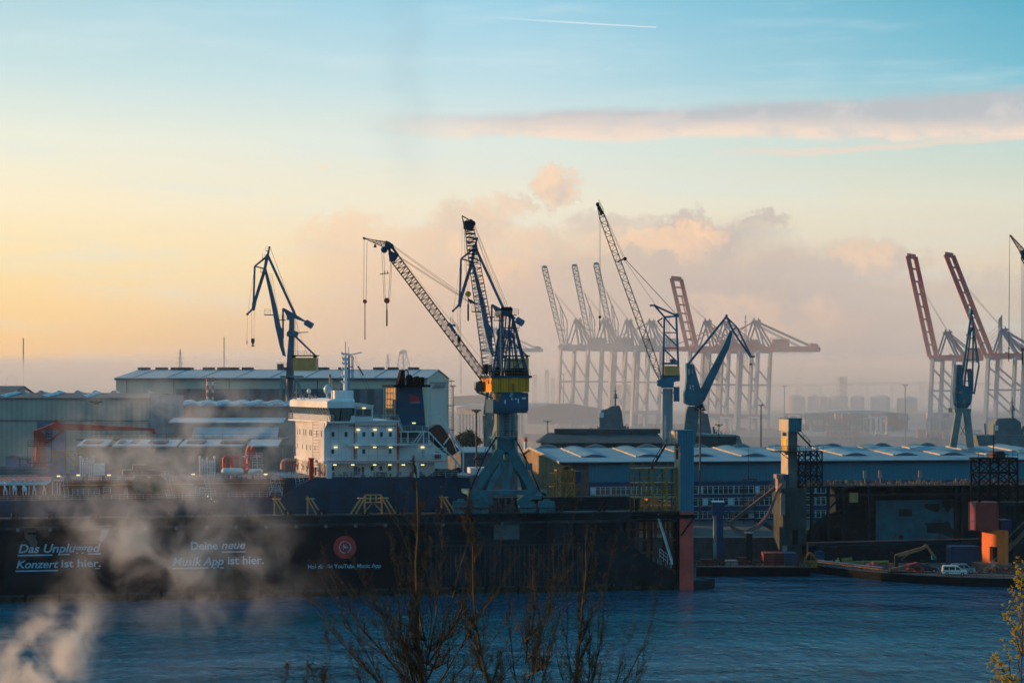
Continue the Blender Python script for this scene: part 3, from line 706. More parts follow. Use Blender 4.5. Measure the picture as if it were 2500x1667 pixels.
    m = MB(); m.poly(S, [(864,984),(880,984),(913,989),(913,992),(864,992)], 2.8, 25); m.build('chart_house_roof', 'ship_white', t)
    for x0, x1 in ((869,885),(888,906)): win(x0, x1, 999, 1015, 3.5)
    # mast and antennas
    def post(px, y0, y1, r, b=8, r2=None): m_.tube(P(px, y1, b), P(px, y0, b), r, r2, 8)
    m_ = MB(); m_.box(S, 817, 863, 953, 974, 5, 12); m_.build('mast_house', 'ship_white', t)
    m_ = MB(); post(843, 868, 953, .42, 8, .3); post(843, 834, 868, .12); post(851, 846, 880, .1)
    for y, w in ((865,9),(877,7),(889,7),(903,8),(921,8),(935,8),(880,6)): m_.tube(P(843-w, y-2, 8), P(843+w, y-2, 8), .1); m_.tube(P(843-w, y-2, 8), P(843, y+5, 8), .1); m_.tube(P(843+w, y-2, 8), P(843, y+5, 8), .1); m_.ball(P(843-w, y-4, 8), .22, 6, 4)
    m_.tube(P(836,863,8), P(860,866,8), .14); m_.tube(P(856,866,8), P(883,860,8), .12)
    m_.build('main_mast', 'ship_white', t)
    m_ = MB(); post(852, 868, 953, .2, 8); m_.tube(P(859,870,8), P(859,925,8), .1); m_.tube(P(862,870,8), P(862,925,8), .1)
    for y in (870, 895, 923): m_.tube(P(852,y,8), P(862,y,8), .1)
    m_.build('aft_mast', 'sts_blue', t)
    m_ = MB(); post(806, 916, 973, .2, 4); m_.box(S, 803, 809, 914, 920, 3.5, 4.5); post(811, 926, 973, .1, 5)
    m_.build('radar_post', mat('antenna_grey', (.3,.27,.22), .6), t); m_ = MB()
    for px in (820, 826, 829): post(px, 938, 955, .05, 6)
    m_.build('whip_antenna', 'antenna_grey', t); m_ = MB()
    post(724, 950, 974, .12, 20); m_.box(S, 720, 729, 957, 960, 19.7, 20.3); m_.build('antenna', 'antenna_grey', t); m_ = MB(); post(756, 962, 974, .25, 14); post(720, 968, 974, .25, 24); m_.build('roof_post', 'antenna_grey', t); m_ = MB()
    for px, b in ((735,22),(742,20),(763,16),(772,12)): post(px, 966, 974, .1, b); m_.tube(P(px-3, 965, b), P(px+2, 972, b), .18); m_.build('roof_lamp', mat('antenna_grey', (.3,.27,.22), .6), t); m_ = MB()
    
    m_ = MB(); m_.ball(P(799.5, 951, 4), .8, 14, 8, 1.25); m_.tube(P(799.5,960,4), P(799.5,972,4), .35); m_.build('satellite_dome', mat('dome', (.35,.5,.6), .4), t)
    m_ = MB(); m_.ball(P(754, 955, 14), .45, 10, 6, 1.1); m_.build('satellite_dome', 'white', t)
    m_ = MB()
    for e in ((863,873,905,975),(866,868,925,1000)): m_.tube(P(e[0],e[1],8), P(e[2],e[3],6), .03, n=4)
    m_.tube(P(874,894,8), P(887,916,8), .16, n=5); m_.build('stay_wire', 'rope', t)
    # funnel
    fb0, fb1 = 3.5, 16
    m = MB(); m.poly(S, [(968,945),(1031,945),(1039,1042),(985,1042),(975,1020),(970,1014)], fb0, fb1); m.build('funnel', 'navy_funnel', t)
    aq = S.a(968, fb0); m = MB(); m.wbox(S, aq-.12, aq-.01, fb0+.3, fb1-.4, zz(1018, 968), zz(947, 968)); m.build('funnel_lit_side', mat('tan', (.42,.30,.16), .7, rib=1.6, ribv=.4), t)  # lit face of the funnel, sunlight put into its tan colour
    m = MB()
    for b in (4.5, 8, 11.5, 15): m.tube(S.w(aq-.5, b, zz(1030,968)), S.w(aq-.5, b, zz(947,968)), .06, n=4)
    for y in (960, 975, 990, 1005, 1020): m.tube(S.w(aq-.5, 4.5, zz(y,968)), S.w(aq-.5, 15, zz(y,968)), .06, n=4)
    m.build('funnel_ladder_cage', 'black', t)
    m = MB(); m.zpoly(S, [(S.a(962,fb0)-.2,fb0-1.5),(S.a(1051,fb0-1.5),fb0-1.5),(S.a(1051,fb0-1.5),fb1+1),(S.a(962,fb0)-.2,fb1+1)], zz(945,1000,fb0), zz(939,1000,fb0)); m.build('funnel_cap', 'black', t)
    m = MB(); b = 8
    m.poly(S, [(971,939),(975,925),(981,903),(986,902),(989,915),(989,939)], 6, 9); m.poly(S, [(997,939),(997,918),(1002,914),(1007,918),(1007,939)], 6, 9)
    m.poly(S, [(1008,939),(1013,921),(1022,918),(1027,924),(1027,939)], 6, 9); m.poly(S, [(1029,939),(1030,920),(1036,921),(1036,939)], 7, 9)
    for i in range(8): t0, t1 = pi*i/8, pi*(i+1)/8; m.tube(P(992-5*cos(t0), 912-10*sin(t0)*1.0+0, b), P(992-5*cos(t1), 912-10*sin(t1), b), .12)
    m.tube(P(997,912,b), P(997,939,b), .12); 
    for y in range(908, 938, 5): m.tube(P(990,y,b), P(997,y,b), .08, n=4)
    m.rail(P(968,939,5), P(1040,939,5), .8, 1.4, .05, 2); m.build('exhaust_stack', 'black', t)
    m = MB(); m.poly(S, [(997.5,962),(1004,966),(1006,963),(1011,968),(1015,965),(1017,970),(1022,968),(1025,981),(1003,980),(1002,972)], fb0-.06, fb0-.01); fe = m.build('funnel_emblem', mat('emblem_red', (.55,.03,.03), .5), t)
    m = MB(); m.poly(S, [(1000,981.5),(1025,982),(1025,983.2),(1000,982.6)], fb0-.06, fb0-.01); m.build('emblem_stripe', 'white', fe)
    # engine casing behind with open decks
    m = MB(); m.box(S, 976, 1046, 1042, 1083, 6, 18); m.build('engine_casing', mat('casing', (.10,.16,.22), .6, var=.3), t)
    m = MB(); zf = zz(1053, 1010); m.wbox(S, S.a(976), S.a(1048), 1, 18, zf-.2, zf)
    for px in (979, 996, 1034, 1047): m.bar(P(px, 1053, 1.3), P(px, 1083, 1.3), .22)
    m.bar(P(1017,1083,1.3), P(1034,1054,1.3), .2); m.bar(P(1008,1083,1.1), P(1028,1054,1.1), .2); m.build('casing_deck', 'ship_white', t)
    m = MB(); m.rail(S.w(S.a(977), 1, zf), S.w(S.a(1048), 1, zf), 1.1, 1, .04, 3); m.stair(P(974,1032,.6), P(983,1055,.6), .8, .05); m.stair(P(1004,1089,-.2), P(1030,1121,-.2), .8, .05); m.build('aft_railing', 'pipe_white', t)
    # free-fall lifeboat on its slide
    m = MB(); m.poly(S, [(1042,1058),(1050,1046),(1066,1036),(1075,1037),(1084,1046),(1096,1066),(1108,1082),(1121,1098),(1119,1103),(1104,1112),(1095,1106)], 6, 9.2); lb = m.build('lifeboat', mat('boat_brown', (.12,.035,.025), .5, var=.3), t)
    m = MB(); m.poly(S, [(1045,1065),(1048,1058),(1100,1104),(1104,1112),(1098,1112)], 5.8, 9.4); m.build('keel_band', 'black', lb)
    m = MB()
    for b in (5.2, 10):
        for pts in ([(1050,1016),(1072,1017),(1131,1106),(1131,1153)], [(1047,1054),(1112,1124),(1112,1150)], [(1112,1124),(1122,1137),(1122,1153)], [(1072,1017),(1080,1028),(1124,1096)]):
            for (x0,y0),(x1,y1) in zip(pts, pts[1:]): m.bar(P(x0,y0,b), P(x1,y1,b), .25, .32)
        m.bar(P(1083,1085,b), P(1096,1068,b), .28); m.bar(P(1090,1092,b),P(1084,1100,b), .2); m.bar(P(1103,1072,b),P(1116,1105,b), .22); m.bar(P(1050,1016,b), P(1052,1040,b), .2)
    for x, y in ((1072,1017),(1096,1053),(1131,1106),(1131,1130),(1112,1124)): m.bar(P(x,y,5.2), P(x,y,10), .22)
    m.rail(P(1072,1016,5), P(1131,1105,5), .8, 1.3, .04, 2); m.build('lifeboat_davit', 'ship_white', t)
    m = MB(); m.box(S, 1061, 1077, 1104, 1124, 6, 12); m.box(S, 1063, 1110, 1148, 1166, 6, 14)
    for k in range(16): m.ball(P(R.uniform(1062,1120), R.uniform(1146,1163), R.uniform(2,5)), R.uniform(.3,.8), 6, 4)
    m.build('mooring_gear', 'dark_steel', t)
    # ------- cargo deck -------
    m = MB(); m.poly(S, [(85,1051),(136,1031),(150,1032),(376,1045),(381,1058),(374,1060),(368,1051),(150,1050.5),(112,1051)], 9, 11)
    dk = MB(); dk.poly(S, [(82,1050),(98,1048),(111,1062),(111,1120),(120,1152),(76,1152),(82,1128)], 8.5, 12); crane = dk.build('deck_crane', 'crane_red', t)
    m.build('jib', 'crane_red', crane)
    m = MB(); m.bar(P(111,1084,10), P(153,1051,10), .45); m.tube(P(136,1029,8.8), P(136,1029,11.2), .45, n=12); m.tube(P(88,1125,8.4), P(88,1092,8.4), .32); m.build('brace', 'crane_red', crane)
    m = MB()
    for y, x0, x1 in ((1089,68,126),(1129,66,127),(1058,112,127),(1066,112,127),(1074,112,127)):
        m.box(S, x0, x1, y-1, y+1, 7.6, 12.5); m.rail(P(x0,y-1,7.7), P(x1,y-1,7.7), 1.1, 1.1, .05, 3)
    for x in (68, 126): m.bar(P(x,1129,7.8), P(x,1075,7.8), .1)
    m.rail(P(150,1031,9.5), P(362,1043,9.5), .9, 3, .03, 1); m.build('platform', 'dark_steel', crane)
    m = MB(); m.tube(P(370,1058,10), P(371,1094,10), .04, n=4); m.tube(P(374,1058,10), P(375,1094,10), .04, n=4); m.build('hoist_rope', 'rope', crane)
    m = MB(); m.poly(S, [(370,1094),(379,1094),(379,1101),(375,1106),(371,1101)], 9.7, 10.3); m.build('hook_block', 'yellow_pale', crane)
    # second, folded red deck crane end-on plus red goosenecks
    m = MB(); m.poly(S, [(602,1100),(606,1088),(611,1100),(611,1112),(602,1112)], 12, 14); m.poly(S, [(613,1100),(618,1088),(624,1098),(624,1112),(613,1112)], 12, 14); m.box(S, 604, 610, 1108, 1146, 11.6, 14); m.bar(P(600,1130,11), P(594,1145,11), 1, 1); m.box(S, 598, 640, 1114, 1116, 10, 15)
    cr2 = m.build('deck_crane', 'crane_red', t); m = MB(); m.rail(P(598,1122,9.8), P(640,1122,9.8), 1.4, .9, .05, 3); m.rail(P(616,1140,9.8), P(640,1140,9.8), 2, .9, .05, 4); m.build('platform_railing', 'pipe_white', cr2)
    m = MB()
    for x0 in (547, 567):
        pts = [P(x0+8-8*cos(pi*i/6), 1121-8*sin(pi*i/6), 9) for i in range(7)]; m.tube(P(x0,1142,9), pts[0], .42, n=8)
        for p, q in zip(pts, pts[1:]): m.tube(p, q, .42, n=8)
        m.tube(pts[-1], P(x0+16,1135,9), .42, n=8)
    m.build('vent_gooseneck', 'crane_red', t)
    def htank(x0, x1, y0, y1, b):
        m = MB(); p, q = P(x0, (y0+y1)/2, b), P(x1, (y0+y1)/2, b); r = (P(x0, y0, b)-P(x0, y1, b)).length/2; d = (q-p).normalized(); n = 14
        for s0, r0, s1, r1 in ((0, r*.55, r*.3, r*.88), (r*.3, r*.88, r*.6, r)): m.tube(p+d*s0, p+d*s1, r0, r1, n); m.tube(q-d*s0, q-d*s1, r0, r1, n)
        m.tube(p+d*r*.6, q-d*r*.6, r, n=n)
        for f in (.2, .8): c = p.lerp(q, f); m.bar(c-V(0,0,r), c-V(0,0,r+.5), 1.2, .3)
        m.build('storage_tank', 'white', t)
    htank(541, 594, 1142, 1160, 7); htank(607, 641, 1144, 1160, 7)
    for x0, x1 in ((196, 229), (488, 524)):
        m = MB()
        for k in range(7):
            px = x0+(x1-x0)*k/6; tp = 1116+(k % 3)*6; m.tube(P(px,1163,6), P(px,tp,6), .17, n=6)
            if k in (0, 1, 5, 6): m.ball(P(px,tp,6), .3, 6, 4)
        for y in (1125, 1140, 1152): m.tube(P(x0,y,6), P(x1,y,6), .08, n=4)
        m.build('vent_mast', 'pipe_white', t)
    m = MB(); m.box(S, 230, 256, 1132, 1160, 5.5, 8.5); m.build('deck_house', 'white', t)
    m = MB(); m.box(S, 258, 274, 1145, 1160, 5.5, 8); m.box(S, 170, 192, 1147, 1160, 6, 8); m.build('deck_locker', mat('deckblue', (.10,.14,.3), .6), t)
    m = MB(); m.box(S, 325, 358, 1135, 1150, 8, 12); m.box(S, 300, 380, 1148, 1162, 8, 14); m.build('deck_machinery', mat('machinery', (.08,.07,.07), .7, rust=.5), t)
    for x in (345, 382):
        m = MB(); p, q = P(x, 1183, 1), P(x, 1183, 3); m.tube(p, q, 1.7, n=20); m.tube(p-V(0,.15,0), p, 1.9, n=20); m.bar(P(x,1183,1.2)-V(.6,0,0), P(x-3,1216,1.2), .15); m.bar(P(x,1183,1.2)+V(.6,0,0), P(x+3,1216,1.2), .15)
        m.build('hose_reel', mat('reelgreen', (.035,.07,.05), .7), t)
    for x, y in ((191,1159.5),(266,1159.5),(472,1157.5),(649,1157.5),(143,1162)): m = MB(); m.box(S, x-4, x+4, y-1.2, y+1.2, 3.2, 3.6); m.build('deck_lamp', 'lamp_on', t)
    # manifold
    m = MB(); b = 1.6
    m.tube(P(-80,1182,b), P(112,1181,b), .28, n=8); m.tube(P(-80,1177,b+.8), P(120,1176,b+.8), .2, n=8); m.tube(P(112,1181,b), P(126,1171,b), .28, n=8)
    for k, px in enumerate((13,36,60,84,108)):
        r = .3 if k in (1, 2) else .18; m.tube(P(px,1176,b), P(px-1,1190,b), r, n=8); m.tube(P(px-6,1171,b), P(px,1174,b), r, n=8)
        for d in (-3.5, 3.5): m.tube(P(px+d,1196,b-.6), P(px+d,1208,b-.6), .12, n=6)
        m.ball(P(px,1193,b), r*1.7, 8, 5); m.tube(P(px-3.5,1196,b-.6), P(px+3.5,1196,b-.6), .12, n=6)
    for px in (24, 71, 128, 140, 146): m.tube(P(px,1176,b+.5), P(px,1208,b+.5), .12, n=6)
    m.tube(P(132,1171,b+.5), P(146,1173,b+.5), .14, n=6); m.build('manifold_pipe', 'pipe_white', t)
    m = MB(); m.box(S, -70, 120, 1151, 1158, 2, 7); m.tube(P(-70,1146,4), P(112,1149,4), .8, n=8); m.build('hose_cover', mat('hosecover', (.03,.09,.13), .7), t)
    m = MB()
    for x0, x1, y in ((177,243,1194),(253,270,1190),(305,311,1193),(477,500,1190),(657,690,1190)):
        m.rail(P(x0,y+14,2), P(x1,y+14,2), 1.2, .9, .05, 3)
    for x0, x1, y0, y1 in ((158,163,1163,1212),(398,412,1150,1215),(405,418,1150,1215),(500,515,1160,1211),(662,668,1150,1190),(672,682,1150,1192),(724,730,1160,1195),(733,740,1160,1190)): m.ladder(P(x0,y0,1.9), P(x1,y1,1.5), .8, .5, .045)
    m.rail(P(487,1211,1.5), P(527,1211,1.5), 1.6, .9, .06, 3); m.bar(P(668,1185,1.5), P(657,1210,1.5), .1); m.bar(P(680,1185,1.5), P(690,1210,1.5), .1); m.bar(P(666,1196,1.5), P(684,1196,1.5), .1)
    m.build('deck_ladder', 'pipe_white', t)
    m = MB(); m.stair(P(506,1212,-.6), P(545,1243,-1.2), .9, .05); gw = m.build('gangway', 'dark_steel', t)
    for k in range(5): m = MB(); m.ball(P(507+8*k, 1211+7*k, -1.1), .13, 6, 4); m.build('lamp_bulb', 'lamp_on', gw)
    m = MB(); m.tube(P(690,1145,3), P(690,1130,3), .5, n=8); m.tube(P(690,1130,3), P(696,1124,3), .5, n=8); m.tube(P(696,1124,3), P(724,1124,3), .5, n=8); m.build('vent_pipe', mat('pinkpipe', (.5,.28,.22), .6), t)
    m = MB(); m.box(S, 756, 766, 1120, 1172, -.4, .8); m.box(S, 754, 768, 1118, 1121, -.6, 1); m.tube(P(770,1140,.5), P(770,1160,.5), .2); m.build('crane_pedestal', 'crane_red', t)
    m = MB()
    for k in range(40):
        x = R.uniform(700, 795); y = R.uniform(1135, 1162); p = P(x, y, R.uniform(.5, 3)); m.tube(p, p+V(R.uniform(-.3,.3), 0, R.uniform(.5, 1.8)), .08, n=4)
    m.rail(P(768,1140,.3), P(797,1140,.3), 1.1, .8, .04); m.rail(P(768,1164,.3), P(797,1164,.3), 1.1, .8, .04); m.build('fire_gear', 'crane_red', t)['kind'] = 'stuff'
    m = MB()
    for k in range(60):
        x = R.uniform(130, 690); p = P(x, 1162, R.uniform(4.5, 9)); h = R.uniform(.3, 1.7); w = R.uniform(.2, 1.0)
        m.wbox(FrO((p.x, p.y, 0), 13), -w/2, w/2, 0, w, 20.9, 20.9+h)
    m.build('deck_fitting', mat('fittings', (.28,.22,.2), .7, rust=.5), t)['kind'] = 'stuff'
    return t
SHIP = tanker()
# ---------------- dockside cranes ----------------
def wheel_hook(t, F, x, y, r, col, b, rod=None, rope_to=(), nm='hook_block'):
    m = MB(); c = F.p(x, y, b); m.tube(c-V(0,.35,0), c+V(0,.35,0), r, n=14); m.poly(F, [(x-r*.7*12, y), (x+r*.7*12, y), (x, y+r*14)], b-.25, b+.25); o = m.build(nm, col, t)
    if rod:
        k = MB(); k.tube(F.p(x, y+r*13, b), F.p(x, rod[0], b), .1, n=5); k.tube(F.p(x, rod[0], b), F.p(x, rod[1], b), rod[2], n=6); k.build('hook_rod', 'black', o)
    if rope_to:
        k = MB()
        for x0, y0, dx in rope_to: k.tube(F.p(x0, y0, b), F.p(x+dx, y-r*8, b), .045, n=4, cap=False)
        k.build('hoist_rope', 'rope', o)
    return o

def main_crane():
    F = Fr(391.5, 10.5, 1228); g = 15.25; B = 2.5
    t = thing('harbour_crane', 'big blue and yellow luffing crane on a teal gantry, boom reaching left over the ship', 'crane', F.g(1228, g, B), 'shipyard cranes around the dock')
    P = lambda x, y, b=B: F.p(x, y, b)
    # gantry
    fb, bb = -2.2, 8.0
    m = MB()
    for b in (fb, bb):
        m.bar(P(1224,1098,b+(1 if b < 0 else -1)), P(1152,1203,b), 1.3, 1.7); m.bar(P(1248,1098,b+(1 if b < 0 else -1)), P(1306,1203,b), 1.3, 1.7)
        m.bar(P(1222,1106,b*.6+.5), P(1234,1200,b), .6, .8); m.bar(P(1252,1106,b*.6+.5), P(1238,1200,b), .6, .8)
        m.bar(P(1212,1105,b*.5), P(1180,1200,b), .8, 1.0) if b > 0 else m.bar(P(1219,1120,b*.7), P(1168,1203,b), .35, .4)
        m.bar(P(1258,1105,b*.5), P(1282,1200,b), .8, 1.0) if b > 0 else None
        m.box(F, 1144, 1304, 1197, 1208, b-.7, b+.7)
        for x0, x1, xm in ((1146, 1202, 1), (1267, 1322, -1)):
            e = (x0, x1) if xm > 0 else (x1, x0)
            m.poly(F, [(e[0]-xm*2,1208),(e[0]+xm*38,1208),(e[1]+xm*2,1219),(e[1]+xm*2,1231),(e[0]+xm*44,1231),(e[0]+xm*20,1219),(e[0],1218)], b-.7, b+.7)
    m.box(F, 1144, 1160, 1198, 1208, fb+.71, bb-.71); m.box(F, 1296, 1306, 1198, 1208, fb+.71, bb-.71)
    m.build('gantry', 'crane_teal', t)
    for b in (fb, bb):
        for x0 in (1106, 1154, 1268, 1316):
            m = MB(); m.poly(F, [(x0+2,1224),(x0+38,1224),(x0+40,1238),(x0,1238)], b-.6, b+.6)
            for k in range(4): c = F.w(F.a(x0+5+k*10, b), b, g+.42); m.tube(c-V(0,.35,0), c+V(0,.35,0), .42, n=10)
            m.poly(F, [(x0+14,1218),(x0+26,1218),(x0+30,1225),(x0+10,1225)], b-.3, b+.3); m.build('bogie', 'crane_teal', t)
    m = MB()
    for k in range(90):
        x = R.uniform(1112, 1345); p = F.w(F.a(x, 2), R.uniform(-1, 7), g); h = R.uniform(.4, 2.6 if 1195 < x < 1275 else 1.2); w = R.uniform(.2, .9)
        m.bar(p, p+V(R.uniform(-.2,.2), 0, h), w, w*.8)
    m.build('cable_gear', mat('gear', (.09,.10,.11), .7, rust=.6), t)['kind'] = 'stuff'
    # pedestal
    m = MB(); c0, c1 = P(1227,1108), P(1227,1070); r = 2.3; m.tube(c0, c1, r, n=6); m.box(F, 1214, 1257, 1070, 1104, -.6, 5.6); m.box(F, 1209, 1263, 1066, 1072, -1.2, 6); m.build('pedestal_head', 'crane_teal', t)
    m = MB(); m.tube(P(1227,1066), P(1227,1008), 1.62, n=24); m.tube(P(1227,1070), P(1227,1064), 1.85, n=24); m.build('slewing_column', mat('column', (.10,.18,.20), .6, var=.15, streak=.3), t)
    m = MB(); m.rail(F.p(1209,1066,-1.2), F.p(1263,1066,-1.2), 1.1, 1, .05, 3); m.stair(P(1148,1196,-3.6), P(1186,1108,-3.4), .8, .06); m.stair(P(1186,1108,-3.4), P(1212,1066,-1.4), .8, .06); m.stair(P(1258,1070,-2), P(1294,1140,-2.6), .8, .06); m.bar(P(1294,1140,-2.6), P(1318,1200,-2.9), .25, .3)
    m.box(F, 1160, 1178, 1118, 1122, -3.8, -2); m.rail(P(1158,1136,-3.7), P(1180,1120,-3.7), 1.1, .8, .05, 3); m.build('access_stair', 'dark_steel', t)
    m = MB(); m.box(F, 1287, 1300, 1130, 1148, -3.2, -2); m.box(F, 1201, 1208, 1085, 1096, -1.2, .4); m.build('control_box', 'crane_teal', t)
    # slewing platform and house
    m = MB(); m.box(F, 1204, 1287, 975, 1008, -1.8, 6.8); m.box(F, 1224, 1290, 958, 975, -1.7, 6.6); m.box(F, 1287, 1290, 975, 1002, -1.4, 6.4); m.build('lower_house', mat('lower_blue', (.003,.07,.14), .5, var=.15), t)
    m = MB()
    for x0, x1, y0, y1 in ((1248,1252,972,976),(1257,1261,972,976),(1264,1267,972,984),(1274,1284,970,974),(1231,1235,976,985)): m.box(F, x0, x1, y0, y1, -1.86, -1.81)
    m.build('white_marking', 'white', t)
    m = MB(); cx, cy = 1248, 964
    for i in range(8):
        if i in (0, 4): continue
        t0, t1 = 2*pi*i/8+.1, 2*pi*(i+1)/8-.1; m.bar(P(cx+4.2*cos(t0), cy+4.2*sin(t0), -1.78), P(cx+4.2*cos(t1), cy+4.2*sin(t1), -1.78), .05, .12)
    m.bar(P(cx-2,cy-1.5,-1.78), P(cx,cy+1.5,-1.78), .05, .1); m.bar(P(cx+2,cy-1.5,-1.78), P(cx,cy+1.5,-1.78), .05, .1); m.build('emblem', 'pipe_white', t)
    m = MB(); m.tube(P(1213,980,-1.2), P(1213,962,-1.2), .7, n=12); m.tube(P(1213,968,-1.2), P(1213,964,-1.2), .95, n=12); m.bar(P(1204,962,1), P(1222,962,1), 1, .5); m.build('slewing_drive', mat('brass', (.28,.19,.10), .6, rust=.4), t)
    # yellow machinery house: left end swings toward the viewer's left, so its end wall shows
    H1 = [(F.a(1200,-2.0),-2.0),(F.a(1292,-2.0),-2.0),(F.a(1292,-2.0),6.8),(F.a(1175,5.5),5.5)]
    m = MB(); m.zpoly(F, H1, F.z(957,F.a(1240)), F.z(923,F.a(1240))); m.build('machinery_house', 'yellow', t)
    m = MB(); zt = F.z(922.5,F.a(1240)); m.zpoly(F, [(a+d, b+e) for (a, b), (d, e) in zip(H1, ((-.2,-.2),(.5,-.2),(.5,.2),(-.2,.2)))], zt, zt+.45); m.box(F, 1286, 1295, 917, 923, -2.3, 7); m.build('house_roof', 'navy', t)
    m = MB(); 
    for y in (931,):
        aa = F.a(1197, -1.6); m.wbox(F, aa-.35, aa-.2, -1.7, -1.3, F.z(937,aa), F.z(929,aa))
    m.build('vent', 'black', t)
    m = MB(); zt_ = F.z(923,F.a(1240)); zb_ = F.z(957,F.a(1240))
    for px in (1216, 1238, 1262, 1280): m.wbox(F, F.a(px), F.a(px)+.06, -2.07, -2.01, zb_, zt_)
    m.rail(F.w(F.a(1202),-1.9,zt_+.45), F.w(F.a(1290),-1.9,zt_+.45), 1.1, 1.1, .04, 2); m.box(F, 1250, 1256, 936, 956, -2.08, -2.02); m.build('house_fitting', mat('housefit', (.22,.13,.02), .7), t)
    m = MB(); m.ladder(P(1237,1064,.7), P(1237,1010,.7), .6, .5, .05); m.tube(P(1215,1064,1.2), P(1215,1010,1.2), .1); m.rail(F.p(1206,1010,-2), F.p(1288,1010,-2), 1.0, 1, .04, 2); m.build('column_ladder', 'dark_steel', t)
    cab = MB(); 
    c = [(1163,934),(1175,932),(1175,956),(1167,956),(1162,948)]
    cab.poly(F, c, 3.2, 5.6); co = cab.build('operator_cab', 'glass', t)
    m = MB()
    for b in (3.15, 5.65):
        for (x0,y0),(x1,y1) in zip(c, c[1:]+c[:1]): m.bar(P(x0,y0,b), P(x1,y1,b), .14)
        m.bar(P(1169,933,b), P(1169,956,b), .12); m.bar(P(1162,944,b), P(1175,944,b), .12)
    for x, y in c: m.bar(P(x,y,3.15), P(x,y,5.65), .12)
    m.poly(F, [(1159,932),(1176,930),(1176,932)], 2.9, 5.9); m.bar(P(1164,957,4), P(1205,972,2), .3); m.bar(P(1175,958,4), P(1205,966,2), .2); m.build('cab_frame', 'dark_steel', co)
    # A-frame
    m = MB(); zt = 921
    for b in (-.8, 5.4):
        for p, q, w in (((1225,768),(1202,zt),.42),((1236,768),(1223,zt),.28),((1244,768),(1244,zt),.38),((1250,770),(1290,zt),.5),((1250,812),(1271,zt),.34),((1244,800),(1228,zt),.26),((1244,800),(1258,zt),.22)):
            m.bar(P(*p, b*.6+.9), P(*q, b), w, w)
        for y, x0, x1 in ((800,1220,1257),(824,1217,1262),(850,1213,1270),(880,1208,1279),(905,1204,1286)): m.bar(P(x0,y,b*.8+.5), P(x1,y,b*.8+.5), .22)
        for k, (p, q) in enumerate((((1208,880),(1244,850)),((1244,880),(1213,850)),((1217,824),(1244,850)),((1244,905),(1279,880)))): m.bar(P(*p, b*.8+.5), P(*q, b*.8+.5), .16)
    for x, y in ((1225,768),(1244,768),(1220,800),(1257,800),(1213,850),(1270,850),(1204,905),(1286,905)): m.bar(P(x,y,-.4), P(x,y,4.8), .25)
    m.box(F, 1224, 1251, 758, 769, -1, 5.8); m.build('a_frame', 'navy', t)
    m = MB()
    for x in (1229, 1237, 1245):
        c = P(x, 756, 2.4); m.tube(c-V(0,1,0), c+V(0,1,0), .55, n=12)
    m.box(F, 1207, 1232, 781, 783, -1.4, -.2); m.rail(P(1207,781,-1.4), P(1232,781,-1.4), 1.1, .8, .05); m.box(F, 1252, 1268, 800, 802, 0, 4); m.rail(P(1250,801,0), P(1268,801,0), 1.1, .8, .05); m.box(F, 1248, 1262, 768, 770, 0, 4); m.rail(P(1250,769,0), P(1266,769,0), 1.1, .8, .05)
    m.bar(P(1196,906,0), P(1196,921,0), .3)
    m.build('sheave_platform', 'black', t)['kind'] = 'stuff'
    m = MB(); pts = [P(1222,761,-1), P(1222,840,-1.4), P(1224,910,-1.6), P(1222,918,-1.7), P(1210,921,-1.7), P(1196,921,-1.7)]; m.pline(pts, .16, 6); m.build('cable_pipe', mat('pinkish', (.42,.30,.26), .6), t)
    m = MB()
    for k in range(26): p = P(R.uniform(1205,1285), zt, R.uniform(-1.5,6)); h = R.uniform(.5,1.9); m.bar(p, p+V(0,0,h), R.uniform(.4,1.6), R.uniform(.3,1.4))
    m.rail(P(1228,914,-1.8), P(1290,917,-1.8), 1.1, 1, .05); m.build('winch_gear', 'black', t)
    # boom
    base = (P(1176,926)+P(1190,921))/2; head = (P(955,637)+P(972,625))/2; bm = MB()
    bm.lattice(base, head, 1.5, 1.75, 3.4, 1.9, 46, .13, .055); 
    bo = bm.build('boom', 'dark_steel', t)
    m = MB(); m.poly(F, [(948,619),(956,613),(975,624),(967,630),(962,640),(954,638)], B-1, B-.7); m.poly(F, [(948,619),(956,613),(975,624),(967,630),(962,640),(954,638)], B+.7, B+1)
    m.bar(P(954,638), P(950,600), .3, .5); m.bar(P(972,624), P(952,596), .3, .5); m.bar(P(952,612), P(968,634), .3, .3)
    for x, y, r in ((948,598,.62),(955,601,.5),(938,610,.6),(946,604,.5),(944,592,.3)): c = P(x,y); m.tube(c-V(0,.6,0), c+V(0,.6,0), r, n=14)
    m.build('boom_head', 'navy', bo)
    m = MB(); m.box(F, 1095, 1112, 792, 796, B-1, B+1); m.poly(F, [(1092,789),(1099,787),(1115,812),(1110,815)], B-1.7, B-1.2); m.rail(P(1100,786,B-1.4), P(1120,812,B-1.4), 1.0, .9, .04); m.tube(P(1118,815,.3), P(1170,905,.3), .06); m.build('boom_platform', 'crane_blue', bo)
    m = MB(); m.lattice(P(946,600), P(890,582), 1.1, .12, 1.0, .2, 12, .07, .04); m.tube(P(889,582), P(942,590), .05); c = P(889,582); m.tube(c-V(0,.3,0), c+V(0,.3,0), .25, n=10); m.poly(F, [(912,604),(920,604),(918,597),(914,597)], B-.2, B+.2); m.tube(P(916,597), P(915,590), .05); m.build('fly_jib', mat('jib_red', (.22,.07,.05), .6), bo)
    m = MB()
    for d in (0, 3): m.tube(P(958,598+d,B-.5), P(1150,734+d*2,B-.5), .04, n=4); m.tube(P(975,626+d,B+.5), P(1155,742+d,B+.5), .045, n=4)
    for d in (-.6, .6): m.tube(P(1155,738,B+d), P(1228,760,B+d), .05, n=4)
